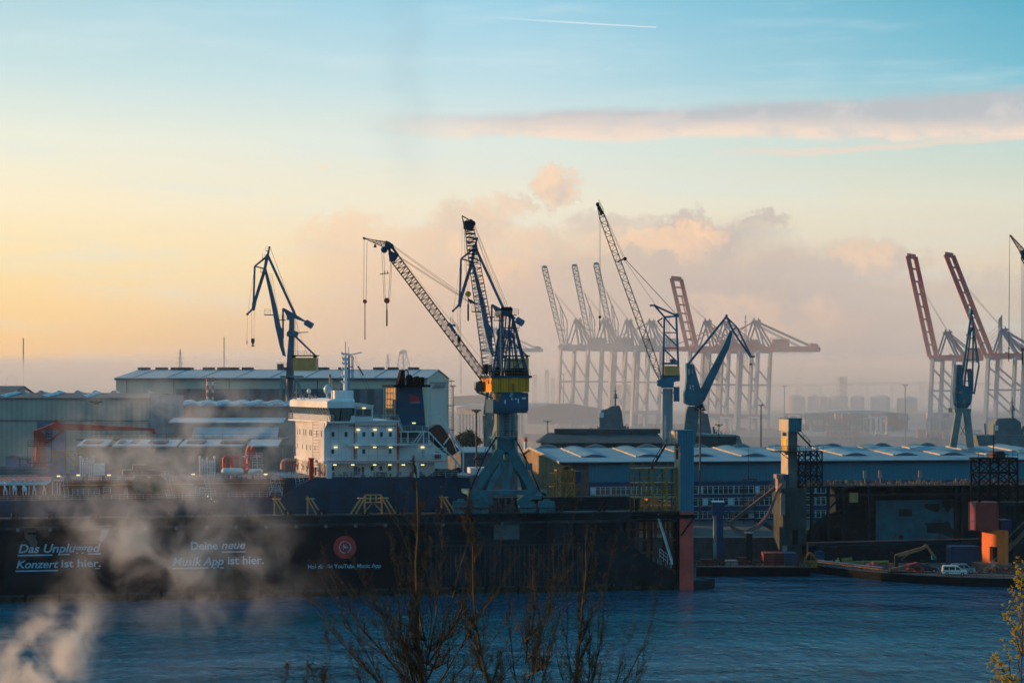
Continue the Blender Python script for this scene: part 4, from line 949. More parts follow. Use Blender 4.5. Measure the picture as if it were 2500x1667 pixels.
    m.tube(P(955,600,B), P(1190,895,B), .03, n=4); c = P(1150,736); m.tube(c-V(0,.4,0), c+V(0,.4,0), .35, n=10); m.bar(P(1143,731), P(1160,741), .5, .4); m.build('luffing_rope', 'rope', bo)
    wheel_hook(t, F, 891, 736, .38, 'hook_red', B, (745, 829, .09), ((889,584,-3),(896,590,3)))
    wheel_hook(t, F, 944.5, 734, .55, 'hook_red', B, (757, 796, .16), ((932,612,-7),(937,612,-4),(954,640,4),(957,640,7)))
    m = MB(); m.bar(P(928,669), P(950,667), .3, .15); m.bar(P(939,669), P(940,661), .1); m.bar(P(946,669), P(946,660), .1); m.build('spreader_bar', 'dark_steel', t)
    return t
MAIN = main_crane()

def lattice_crane_behind():
    F = Fr(446, 10.5, 1235); g = 15.1; B = 2
    t = thing('harbour_crane', 'lattice boom crane just behind the yellow one, boom nearly upright, yellow hook block', 'crane', F.g(1235, g, B), 'shipyard cranes around the dock')
    P = lambda x, y, b=B: F.p(x, y, b)
    bm = MB(); bm.lattice(P(1203,918), P(1152,600), 3.6, 2.2, 3.2, 2.0, 34, .13, .06); bm.lattice(P(1152,600), P(1144,543), 2.2, 1.7, 2, 1.5, 8, .12, .06); bo = bm.build('boom', 'navy', t)
    m = MB(); m.poly(F, [(1134,540),(1140,537),(1156,543),(1158,556),(1152,562),(1138,558)], 1, 3); m.bar(P(1152,541), P(1128,527), .25); m.bar(P(1133,553), P(1128,527), .2); m.bar(P(1133,560), P(1131,536), .2)
    for k in range(9): y = 560+k*10; m.bar(P(1136+k*1.2,y), P(1158+k*1.2,y+2), 2, .18)
    c = P(1155,546); m.tube(c-V(0,1,0), c+V(0,1,0), .55, n=12); c = P(1150,541); m.tube(c-V(0,1,0), c+V(0,1,0), .45, n=12); m.build('boom_head', 'dark_steel', bo)
    m = MB()
    for x0,y0,x1,y1 in ((1158,548,1240,748),(1158,552,1236,750),(1157,560,1206,700)): m.tube(P(x0,y0), P(x1,y1), .045, n=4)
    for x in (1128, 1134, 1138): m.tube(P(x,545), P(x-1+ (3 if x>1130 else 0),740 if x < 1135 else 700), .03, n=4)
    for d in (0, 3): m.tube(P(1121+d,745), P(1124+d,960), .03, n=4)
    m.build('luffing_rope', 'rope', bo)
    o = wheel_hook(t, F, 1143, 718, .62, mat('hook_yellow', (.75,.28,.02), .5), B, (742, 783, .22), ((1133,562,-2),(1146,562,2)))
    m = MB()
    for b in (-.5, 4.5):
        for p, q in (((1248,772),(1215,921)),((1252,772),(1262,921)),((1250,772),(1284,921)),((1252,775),(1238,921))): m.bar(P(*p,b*.6+.8), P(*q,b), .35)
        for y in (820, 870): m.bar(P(1236-(y-820)*.2,y,b), P(1260+(y-820)*.25,y,b), .2)
    m.build('a_frame', 'crane_blue', t)
    m = MB(); m.box(F, 1205, 1280, 925, 955, 0, 6); m.box(F, 1212, 1276, 955, 1000, 0, 6); m.build('machinery_house', 'crane_blue', t)
    m = MB(); m.tube(P(1240,1000,3), F.w(F.a(1240,3),3,g+8), 1.6, n=20)
    for b in (-2, 8):
        for x in (-6.5, 6.5): m.bar(F.w(F.a(1240,3),3,g+9), F.w(F.a(1240,3)+x,b,g), 1, 1.2)
    m.build('gantry', 'crane_teal', t)
    # crane cab hanging left of the boom foot
    m = MB(); m.box(F, 1183, 1192, 889, 912, 0, 3)
    for k in range(4): m.box(F, 1181, 1215, 894+k*6, 895+k*6, -.4, 3.4)
    m.build('operator_cab', 'dark_steel', t)
lattice_crane_behind()

def level_luffing():
    F = Fr(620, 0, 708)
    t = thing('harbour_crane', 'grey blue double jib crane with pale yellow house before the big pale hall', 'crane', F.g(708, GZ, 3), 'shipyard cranes around the dock')
    P = lambda x, y, b=3: F.p(x, y, b); C = 'crane_grey'
    def bars(name, L, parent=t, m=None, c=C):
        mb = MB()
        for p, q, w, w2 in L: mb.bar(P(*p), P(*q), w*.8, w, w2*.8, w2)
        return mb.build(name, m or c, parent)
    boom = MB(); boom.poly(F, [(644,656),(649,654),(666,716),(675,752),(684,796),(690,806),(692,846),(697,870),(690,868),(683,846),(672,798),(661,735)], 2.2, 3.8); bo = boom.build('boom', C, t)
    jib = bars('jib', [((658,604),(653,626),.35,.8),((653,622),(646,660),1.0,.8),((646,660),(621,740),.9,.9),((621,738),(618,758),1.2,.9),((618,753),(604,767),.7,.4),((652,626),(622,650),.6,.45),((622,650),(645,656),.4,.4),((622,650),(619,738),.55,.55)])
    c = MB(); q = P(604,767); c.tube(q-V(0,.4,0), q+V(0,.4,0), .35, n=10); c.ball(P(658,604), .35, 8, 5)
    for x, y in ((649,612),(640,630),(636,664)): c.bar(P(x,y), P(x+7,y+2), 1.2, .2); c.rail(P(x,y,2.2), P(x+6,y+2,2.2), 1.3, .7, .04, 2)
    c.build('jib_platform', 'dark_steel', jib)
    tie = bars('tie_bar', [((654,624),(722,772),.75,.75)])
    lev = MB(); lev.poly(F, [(690,752),(693,752),(722,768),(744,782),(743,786),(718,777),(716,780),(700,781),(700,772),(692,757)], 2, 4); lev.bar(P(691,753), P(691,826), .4, .5); lo = lev.build('lever', C, t)
    cw = MB(); cw.poly(F, [(744,784),(749,780),(764,789),(763,794),(757,802),(741,792)], 1.2, 4.8); cw.build('counterweight', C, lo)
    tw = MB(); tw.poly(F, [(706,775),(717,775),(717,830),(716,868),(715,925),(698,925),(701,868),(705,820)], 1.6, 4.4); tw.poly(F, [(700,812),(705,806),(722,808),(726,814),(722,822),(700,821)], 1, 5); tw.tube(P(706.5,925), P(706.5,1150), 1.1, 1.1, 16); tw.build('tower', C, t)
    bars('back_strut', [((721,821),(770,868),.6,.5),((726,812),(753,811),.3,.2)], c=C)
    m = MB(); m.box(F, 715, 771, 873, 905, -1, 7); m.build('machinery_house', 'yellow_pale', t)
    m = MB(); m.box(F, 712, 773, 866.5, 869, -1.2, 7.2); m.box(F, 713, 718, 869, 873, 0, 5); m.box(F, 765, 770, 869, 873, 0, 5); m.rail(P(714,866,-1.2), P(758,866,-1.2), 1.1, 1.5, .05, 2); m.build('house_roof', 'dark_steel', t)
    m = MB(); m.box(F, 677, 690, 888, 901, 1, 4); m.build('operator_cab', 'concrete', t)
    m = MB(); m.box(F, 676, 700, 901, 903, .6, 5); m.rail(P(676,901,.6), P(700,901,.6), 2, 1, .05, 3); m.box(F, 645, 666, 767.5, 769.5, 2, 4); m.rail(P(645,768,2), P(660,768,2), 1.6, 1, .05, 3); m.box(F, 681, 696, 780, 782, 2, 4); m.rail(P(681,780,2), P(696,780,2), 1.3, .8, .05, 2); m.ladder(P(724,866,2), P(724,780,2), .7, .6, .04); m.ladder(P(677,770,3.9), P(661,668,3.9), .7, .7, .04); m.build('platform', 'dark_steel', t)
    m = MB()
    for x0,y0,x1,y1 in ((614,758,614,828),(621,758,620,828),(604,768,603,836),(622,650,605,765),(661,606,750,866),(659,605,724,770)): m.tube(P(x0,y0), P(x1,y1), .04, n=4)
    m.build('hoist_rope', 'rope', t)
    m = MB(); m.poly(F, [(613,826),(621,826),(621,834),(618,842),(616,842),(613,834)], 2.6, 3.4); m.poly(F, [(613,841),(614.5,843),(619.5,843),(621,841),(620,846),(614,846)], 2.8, 3.2); m.tube(P(603,831), P(603,840), .15, n=6); m.build('hook_block', 'brown_wall', t)
    m = MB(); m.box(F, 684, 731, 917, 921, -4, 9)
    for b in (-3.5, 9):
        m.bar(P(690,922,b), P(680,1000,b), 1, .9); m.bar(P(694,924,b), P(706,985,b), .8, .7); m.bar(P(727,922,b), P(739,1000,b), 1, .9); m.bar(P(723,924,b), P(710,985,b), .8, .7)
        m.box(F, 680, 703, 985, 1004, b-.7, b+.7); m.bar(P(681,1002,b), F.w(F.a(679),b,GZ), 1.2, 1.3); m.bar(P(739,1000,b), F.w(F.a(741),b,GZ), 1.2, 1.3); m.bar(P(681,1100,b), P(706,985,b), .7, .8)
    m.build('portal', mat('portal_grey', (.22,.23,.22), .7, rust=.3), t)
    return t, F
LL, LF = level_luffing()
# its twin stands further right, nearer, seen behind the yellow crane
KT = 1/1.085
def twin():
    Y0 = (LF.p(708, 900, 3)).y; Yn = Y0*KT
    # a copy stands where the direction of its column foot is 1219 px
    loc = V((1219-1250)/FPX*Yn, Yn, GZ)
    zs = 40-(785-935)*Yn/FPX; zo = 40-(791-935)*Y0/FPX
    copy_tree(LL, loc+V(0,0,(zs-zo)), 'grey blue double jib crane with a pale yellow house, hidden partly behind the yellow crane')
twin()

def slim_crane():
    F = Fr(560, 0, 1630); P = lambda x, y, b=2: F.p(x, y, b)
    t = thing('harbour_crane', 'blue mast crane on a round grey pillar, long slender lattice boom leaning left', 'crane', F.g(1630, GZ, 2), 'shipyard cranes around the dock')
    m = MB(); m.tube(P(1630,948), F.g(1630, GZ, 2), 1.4, n=28); m.tube(P(1630,957), P(1630,960), 1.75, n=28); m.build('pillar', mat('pillar_grey', (.20,.25,.27), .6, var=.15, streak=.2), t, smooth=False)
    m = MB(); m.poly(F, [(1606,928),(1614,926),(1614,915),(1660,915),(1660,930),(1646,932),(1644,947),(1617,947),(1616,944),(1606,942)], .2, 3.8); m.box(F, 1646, 1659, 944, 980, .6, 3.4); m.build('slewing_body', mat('bright_blue', (.005,.13,.22), .5, var=.2), t)
    m = MB(); m.box(F, 1622, 1658, 893, 916, -.4, 4.4); m.build('machinery_house', 'yellow_pale', t)
    m = MB()
    for b in (.6, 3.4):
        for p, q, w in (((1622,776),(1619,915),.55),((1651,770),(1657,915),.55),((1622,774),(1651,772),.5),((1598,746),(1651,770),.5),((1598,746),(1624,776),.5),((1621,812),(1652,812),.3),((1623,776),(1651,808),.4),((1621,814),(1654,846),.4),((1620,850),(1655,850),.3),((1621,852),(1654,884),.4),((1586,746),(1600,745),.5),((1606,784),(1618,776),.4),((1606,784),(1618,800),.35)): m.bar(P(*p,b), P(*q,b), w*.6, w)
        m.box(F, 1616, 1658, 885, 890, b-.3, b+.3)
    for x, y in ((1622,776),(1651,770),(1598,746),(1619,850),(1655,850),(1606,784)): m.bar(P(x,y,.6), P(x,y,3.4), .3)
    m.ladder(P(1631,885,2), P(1631,776,2), .7, .6, .05); m.rail(P(1603,800,.5), P(1616,800,.5), 1.5, .8, .05); m.box(F, 1637, 1650, 876, 886, 1, 3); c = P(1652,770); m.tube(c-V(0,1,0), c+V(0,1,0), .6, n=12); m.build('mast_frame', 'bright_blue', t)
    bm = MB(); bm.lattice(P(1612,924), P(1596,880), .8, 1.7, 1.2, 1.6, 4, .11, .06); bm.lattice(P(1596,880), P(1470,530), 1.7, 1.5, 1.6, 1.4, 30, .11, .055); bm.lattice(P(1470,530), P(1462,506), 1.5, .8, 1.4, .8, 3, .11, .07); bo = bm.build('boom', mat('boom_brown', (.10,.085,.08), .6), t)
    m = MB(); m.bar(P(1458,497), P(1470,524), .5, .8); c = P(1459,499); m.tube(c-V(0,.5,0), c+V(0,.5,0), .5, n=12); m.rail(P(1462,497,1.4), P(1474,520,1.4), 1, .8, .05, 2); m.bar(P(1507,640), P(1527,630), 1.4, .35); c = P(1526,632); m.tube(c-V(0,.5,0), c+V(0,.5,0), .5, n=10); m.build('boom_head', 'dark_steel', bo)
    m = MB()
    for x0,y0,x1,y1 in ((1472,515,1526,631),(1526,632,1651,766),(1527,634,1649,766),(1528,640,1600,744),(1470,512,1526,640)): m.tube(P(x0,y0), P(x1,y1), .055, n=4)
    m.build('luffing_rope', 'rope', bo)
    wheel_hook(t, F, 1464.5, 774, .4, 'dark_steel', 2, (782, 806, .16), ((1463,500,-1.5),(1466,520,1.5)))
slim_crane()

def teal_crane():
    F = Fr(520, 0, 1690); P = lambda x, y, b=2: F.p(x, y, b)
    t = thing('harbour_crane', 'teal double jib crane folded to the right, standing right of the round pillar crane', 'crane', F.g(1690, GZ, 2), 'shipyard cranes around the dock')
    C = mat('teal_deep', (.02,.13,.19), .5, var=.2)
    m = MB(); m.poly(F, [(1783,806),(1787,808),(1788,817),(1780,850),(1722,975),(1712,966),(1712,948),(1730,912),(1765,846)], 1.3, 2.7); bo = m.build('boom', C, t)
    j = MB()
    for b in (1.2, 2.8):
        for p, q, w in (((1773,772),(1789,806),.5),((1774,774),(1799,799),.4),((1799,799),(1788,806),.4),((1788,806),(1833,872),.5),((1800,800),(1834,870),.45),((1796,822),(1806,815),.25),((1806,835),(1816,828),.25),((1816,848),(1823,845),.2)): j.bar(P(*p,b), P(*q,b), w*.7, w)
    j.bar(P(1832,871), P(1843,870), .6, .5); j.bar(P(1774,768), P(1773,776), .4, .6)
    j.build('jib', C, t)
    m = MB(); m.bar(P(1772,775), P(1680,889), .6, .55); m.build('tie_bar', C, t)
    m = MB(); m.poly(F, [(1676,886),(1683,888),(1694,890),(1708,940),(1716,962),(1722,975),(1714,985),(1706,992),(1684,990),(1671,984),(1670,960),(1674,950),(1677,920)], 0, 4); m.build('tower', C, t)
    m = MB()
    for x0,x1,y0,y1 in ((1684,1687,940,950),(1690,1694,940,944),(1692,1694,947,953),(1680,1684,900,914),(1690,1692,900,912)): m.box(F, x0, x1, y0, y1, -.06, -.01)
    m.build('opening', 'roof_light', t)
    m = MB(); m.poly(F, [(1680,992),(1711,992),(1714,1010),(1706,1012),(1700,1060),(1696,1092),(1667,1092),(1670,1050),(1676,1005)], .5, 3.5); m.build('pedestal', mat('pedestal_dark', (.07,.14,.16), .6, streak=.3), t)
    m = MB(); m.box(F, 1700, 1716, 985, 992, .3, 3.7); m.box(F, 1697, 1724, 1000, 1002, .2, 3.8); m.rail(P(1697,1000,.2), P(1724,1000,.2), 1.1, .8, .05); m.build('platform', 'dark_steel', t)
    wheel_hook(t, F, 1832.5, 889, .32, 'brown_wall', 2, None, ((1832,872,0),))
teal_crane()

def end_crane():
    F = Fr(540, 0, 2350); P = lambda x, y, b=2: F.p(x, y, b); C = 'teal_deep'
    t = thing('harbour_crane', 'dark teal portal crane seen end on, standing at right before the red quay cranes', 'crane', F.g(2350, GZ, 2), 'shipyard cranes around the dock')
    m = MB()
    for x0,x1,y0,y1,w,b in ((2372,2342,762,965,.5,1),(2373,2390,770,892,.35,1),(2376,2374,800,962,.4,3),(2371,2352,800,960,.4,3),(2374,2385,775,885,.3,3)): m.bar(P(x0,y0,b), P(x1,y1,b), w, w)
    for y in (800, 826, 852, 878, 904, 930):
        f = (y-762)/200; m.bar(P(2372-30*f, y), P(2375+ (12*f if y < 892 else 0), y), 1.5, .25)
    m.bar(P(2390,892), P(2378,962), .4); m.poly(F, [(2368,766),(2370,756),(2372,752),(2375,757),(2377,768)], 1, 3); m.bar(P(2360,820), P(2376,800), .6); m.build('jib', C, t)
    m = MB(); m.poly(F, [(2337,890),(2349,890),(2352,940),(2372,945),(2374,970),(2371,985),(2362,996),(2345,997),(2336,988),(2333,960)], 0, 4); m.bar(P(2366,900), P(2370,950), 2, .8); m.build('slewing_house', C, t)
    m = MB(); m.box(F, 2341, 2350, 955, 960, -.08, -.02); m.box(F, 2352, 2357, 975, 990, -.08, -.02); m.box(F, 2335, 2338, 940, 960, -.1, -.02); m.build('cab_window', mat('cabtan', (.25,.17,.12), .6), t)
    m = MB(); m.box(F, 2331, 2371, 997, 1007, -3, 7)
    for b in (-2.4, 6.4):
        m.bar(P(2340,1006,b), F.p(2326,1092,b), 1.4, 1.7); m.bar(P(2360,1006,b), F.p(2369,1092,b), 1.4, 1.7)
    m.bar(P(2345,1062,-2), P(2356,1040,-2), .15); m.bar(P(2345,1040,-2), P(2356,1062,-2), .15); m.build('portal', mat('portal_teal', (.16,.21,.20), .6, streak=.3), t)
    m = MB(); m.rail(P(2331,997,-3), P(2371,997,-3), 1.1, 1, .05); m.ladder(P(2335,996,-.2), P(2337,900,-.2), .6, .6, .04); m.build('railing', 'dark_steel', t)
end_crane()

def edge_crane():
    F = Fr(470, 0, 2500); P = lambda x, y, b=2: F.p(x, y, b)
    t = thing('harbour_crane', 'lattice boom crane whose tip and two hooks reach in at the right edge', 'crane', F.g(2640, GZ, 2), 'shipyard cranes around the dock')
    m = MB(); m.lattice(P(2466,574), P(2497,614), .2, 1.0, .3, 1.0, 9, .08, .045); m.build('fly_jib', 'jib_red', t)
    m = MB(); m.lattice(P(2502,625), P(2640,880), 1.6, 1.6, 1.8, 2, 22, .12, .06); m.build('boom', 'dark_steel', t)
    m = MB(); m.bar(P(2494,612), P(2506,634), .8, 1.1); m.tube(P(2499,627,1.4), P(2499,627,2.6), .6, n=12); m.build('boom_head', 'navy', t)
    m = MB(); m.tube(P(2466,575), P(2650,800), .04, n=4); m.box(F, 2620, 2700, 880, 930, 0, 5); m.tube(P(2660,930), F.g(2660,GZ,2), 1.5, n=16); m.build('tower', 'crane_blue', t)
    wheel_hook(t, F, 2463, 850, .18, 'dark_steel', 2, (852, 882, .1), ((2465,577,-.6),(2465,577,.6)))
    wheel_hook(t, F, 2496, 853, .4, 'brown_wall', 2, (862, 890, .16), ((2493,622,-2),(2497,622,0),(2500,625,2)))
edge_crane()
# ---------------- ship-to-shore cranes of the container port ----------------
def sts(px, Y, k, lab, raised, colB, colL, boom_tip, tie=True, lat=True, grp='container cranes with tall portals', gauge=34, span=118, skew=.55):
    """px = foot of the waterside near leg; k = photo px per unit of the drawing (1 = 3.55 px/m)"""
    F = Fr(Y, 0, px); s = Y/FPX; gz = 7.0
    t = thing('container_crane', lab, 'container crane', F.g(px, gz, 0), grp)
    zg = gz; P = lambda x, y, b=0: F.O+V(x*k*s+b*skew, b, (y*k)*s)+V(0, 0, zg)      # x right, y up, in drawing units
    dep = 18
    m = MB(); g = gauge
    for b in (0, dep):
        for x0 in (0, g):
            m.dia(P(x0,0,b), P(x0+9,198,b), 1.55, 1.3)
        m.bar(P(0,46,b), P(g,46,b), 1.4, 2.2)
        m.bar(P(7,120,b), P(g+6,120,b), 1, 1.1); m.bar(P(8,178,b), P(g+6,124,b), .9, 1.0); m.bar(P(6,116,b), P(g+3,58,b), .9, 1.0)
    for x0 in (0, g):
        m.bar(P(x0+2,46,0), P(x0+2,46,dep), 2.6, 2.6); m.bar(P(x0+9,198,0), P(x0+9,198,dep), 1.6, 1.8); m.bar(P(x0+.5,10,-2), P(x0+.5,10,dep+2), 1.5, 2)
    m.build('portal', colL, t)
    for x0 in (0, g):
        for b in (-2, dep+2): 
            w = MB(); w.bar(P(x0-5,4,b), P(x0+6,4,b), 1.4, 1.6)
            for q in (-4,-1,2,5): w.tube(P(x0+q,1.5,b-.8), P(x0+q,1.5,b+.8), .6, n=8)
            w.build('bogie', colB, t)
    m = MB()
    for b in (dep/2-3.5, dep/2+3.5): m.bar(P(-6,204,b), P(span,204,b), 1.3, 3.4)
    for x in (-6, 30, 60, 90, span): m.bar(P(x,204,dep/2-3.5), P(x,204,dep/2+3.5), 1, 2)
    m.build('girder', colB, t)
    m = MB(); m.bar(P(g+28,217,dep/2), P(g+66,217,dep/2), 7, 5.5); m.build('machinery_house', colB, t)
    m = MB(); 
    for b in (dep/2-2.5, dep/2+2.5):
        ax, ay = 30, 268
        m.bar(P(8,198,b), P(ax,ay,b), .8, 1.0); m.bar(P(g+8,200,b), P(ax+2,ay,b), .9, 1.1); m.bar(P(g+28,204,b), P(ax+4,ay,b), .9, 1.1); m.bar(P(span-10,208,b), P(ax+6,ay,b), .5, .7); m.bar(P(span-35,206,b), P(ax+6,ay-8,b), .4, .5)
    m.bar(P(24,269,dep/2), P(44,270,dep/2), 6, 1.2); m.bar(P(27,274,dep/2), P(31,274,dep/2), 1, 1.5); m.bar(P(38,274,dep/2), P(41,274,dep/2), 1, 1.5)
    m.build('a_frame', colL, t)
    if raised:
        tx, ty = boom_tip; m = MB()
        if lat:
            m.lattice(P(-2,206,dep/2), P(tx,ty,dep/2), 3.0, 3.4, 6.5, 6.5, 30, .34, .17)
            m.lattice(P(tx*.45+14,206+(ty-206)*.5,dep/2), P(tx*.12+8,212,dep/2), 1.2, 2.0, 5, 5, 10, .2, .12)
            m.bar(P(tx-6,ty+1,dep/2), P(tx+5,ty+2,dep/2), 6, 1.4)
            m.bar(P(tx*.6+8,206+(ty-206)*.66,dep/2), P(8,268,dep/2), .5, .6); m.bar(P(8,268,dep/2), P(8,206,dep/2), .5, .7); m.bar(P(tx*.35+2,246,dep/2), P(8,246,dep/2), .5, .6)
        else:
            for b, o in ((dep/2-6.5, 0), (dep/2+6.5, 0)): m.bar(P(-2+o,206,b), P(tx+o,ty,b), 1.3, 2.6)
            n = 9
            for i in range(n): f = i/(n-1); m.bar(P(-2+(tx+2)*f,206+(ty-206)*f,dep/2-6.5), P(-2+(tx+2)*f,206+(ty-206)*f,dep/2+6.5), .8, 1.0 if i < n-1 else 3)
            m.bar(P(4,206,dep/2-1.5), P(tx*.75+5,206+(ty-206)*.75,dep/2-1.5), .4, .8)
        m.build('boom', colB, t)
        m = MB(); m.tube(P(tx*.7+4,206+(ty-206)*.7,dep/2), P(36,268,dep/2), .12, n=4); m.tube(P(tx*.75+4,206+(ty-206)*.75,dep/2), P(38,268,dep/2), .12, n=4); m.build('forestay', 'sts_grey', t)
    else:
        m = MB(); 
        for b in (dep/2-3.5, dep/2+3.5): m.bar(P(-6,204,b), P(-115,206,b), 1.2, 3)
        m.bar(P(-60,206,dep/2-2), P(29,268,dep/2-2), .5, .6); m.bar(P(-112,206,dep/2+2), P(29,268,dep/2+2), .5, .6); m.build('boom', colB, t)
    # festoon cables under the backreach
    m = MB()
    for i in range(10):
        x = g+30+i*(span-g-34)/10; w = (span-g-34)/10
        for j in range(4): m.tube(P(x+w*j/4,198-6*sin(pi*j/4),4), P(x+w*(j+1)/4,198-6*sin(pi*(j+1)/4),4), .16, n=4)
    m.build('festoon_cable', 'sts_grey', t)
    m = MB(); m.bar(P(span-18,212,dep/2), P(span,210,dep/2), 5, 3.2); m.rail(P(g+30,224,5), P(g+66,224,5), 1.5, 3, .15, 2)
    for q in (20, 48, 75): m.bar(P(q,209,5), P(q,214,5), 2, 1.5)
    m.build('trolley', colB, t)
    return t
GREY = ((1360,1400,'first'),)
k1 = 1.0
sts(1360, 1420, 1.0, 'hazy grey container crane with raised lattice boom, leftmost of the pale three', True, 'sts_grey', 'sts_grey', (-48, 400), span=78)
sts(1428, 1415, 1.0, 'hazy grey container crane with raised lattice boom, middle of the pale three', True, 'sts_grey', 'sts_grey', (-42, 404), span=78)
sts(1485, 1405, 1.0, 'hazy grey container crane with raised lattice boom, right of the pale three', True, 'sts_grey', 'sts_grey', (-46, 409), span=78)
sts(1541, 1395, 1.0, 'hazy grey container crane with lowered boom, right of the raised lattice booms', False, 'sts_grey', 'sts_grey', None, span=90)
sts(1676, 1300, 1.03, 'container crane with a single raised red box boom behind the blue mast crane', True, 'sts_red', 'sts_blue', (-40, 372), lat=False, gauge=40, span=118)
sts(1723, 1290, 1.03, 'container crane with lowered boom, left of the long red backreach', False, 'sts_red', 'sts_blue', None, gauge=46, span=125)
sts(1795, 1260, 1.05, 'container crane with lowered boom, its red backreach and hanging cable loops farthest right', False, 'sts_red', 'sts_blue', None, gauge=44, span=178)
sts(2268, 1230, .96, 'container crane with raised red box boom, left of the pair at right', True, 'sts_red', 'sts_blue', (-58, 464), lat=False, gauge=55, span=120, grp='container cranes with tall portals')
sts(2404, 1215, .99, 'container crane with raised red box boom, right of the pair behind the teal crane', True, 'sts_red', 'sts_blue', (-100, 455), lat=False, gauge=66, span=150, grp='container cranes with tall portals')
sts(1168, 2000, .80, 'very pale distant container crane standing behind the yellow crane, boom raised', True, 'sts_grey', 'sts_grey', (-30, 455), gauge=44, span=175)

# ---------------- bridge, tanks, far skyline ----------------
def bridge():
    F = Fr(2900, -4, 2200); t = thing('road_bridge', 'long high road bridge with thick piers and one tall needle pylon behind the right cranes', 'bridge', F.g(2200, 7, 8))
    C = mat('bridge_grey', (.20,.22,.24), .8, var=.1); z1 = lambda x: F.z(935, F.a(x))
    m = MB(); xs = [1700, 1900, 2100, 2300, 2500, 2700]; ys = [948, 939, 935, 933, 938, 945]
    for i in range(5): m.poly(F, [(xs[i],ys[i]-2),(xs[i+1],ys[i+1]-2),(xs[i+1],ys[i+1]+6),(xs[i],ys[i]+6)], 0, 16)
    m.build('deck', C, t)
    for px in (1945, 2000, 2060, 2115, 2175, 2245, 2262, 2330):
        m = MB(); w = 14 if px in (2245,) else 7; m.box(F, px, px+w, 940, 1030, 3, 13); m.build('pier', C, t)
    m = MB(); m.poly(F, [(2438,780),(2447,768),(2448,930),(2438,930)], 5, 11); m.poly(F, [(2431,930),(2455,930),(2450,955),(2436,955)], 2, 14); m.poly(F, [(2436,955),(2450,955),(2454,1035),(2432,1035)], 2, 14); m.build('pylon', C, t)
    m = MB()
    for i in range(9):
        for sgn in (-1, 1): m.tube(F.p(2443, 790+i*9, 8), F.p(2443+sgn*(170-i*17), 934, 8), .22, n=4, cap=False)
    m.build('stay_cable', C, t)
bridge()
def simple(name, lab, cat, F, b, parts, grp=None, z=7):
    """parts: (child name, material, builder(mb))"""
    x = parts[0][3] if len(parts[0]) > 3 else 1250
    t = thing(name, lab, cat, F.g(x, z, b), grp)
    for p in parts:
        m = MB(); p[2](m); m.build(p[0], p[1], t)
    return t
def tanks():
    F = Fr(2300, 0, 2050); C = mat('tankcol', (.50,.48,.46), .7, var=.08)
    for i, (x0, x1, y, lab) in enumerate([(1918,1966,969,'leftmost domed storage tank under the bridge, beside the container crane'),(1972,2000,968,'narrow domed storage tank, second from the left under the bridge'),(2002,2020,970,'narrowest storage tank half hidden between two bigger ones'),(2022,2070,968,'wide domed storage tank in the middle of the row under the bridge'),(2076,2110,969,'storage tank just left of the widest gap under the bridge'),(2125,2173,969,'wide domed storage tank right of the gap, near the tall light pole'),(2190,2240,972,'flat topped storage tank at the right end of the row under the bridge')]):
        c = F.p((x0+x1)/2, y, 15); r = (x1-x0)/2*2300/FPX; t = thing('storage_tank', lab, 'storage tank', V(c.x, c.y, 7), 'storage tanks under the bridge')
        m = MB(); m.tube(V(c.x,c.y,7), c, r, n=28, cap=False); m.build('shell', C, t)
        m = MB(); m.tube(c, c+V(0,0,1.8), r*1.0, r*.55, 28); m.tube(c+V(0,0,1.8), c+V(0,0,2.6), r*.55, .4, 28); m.build('roof', C, t)
tanks()
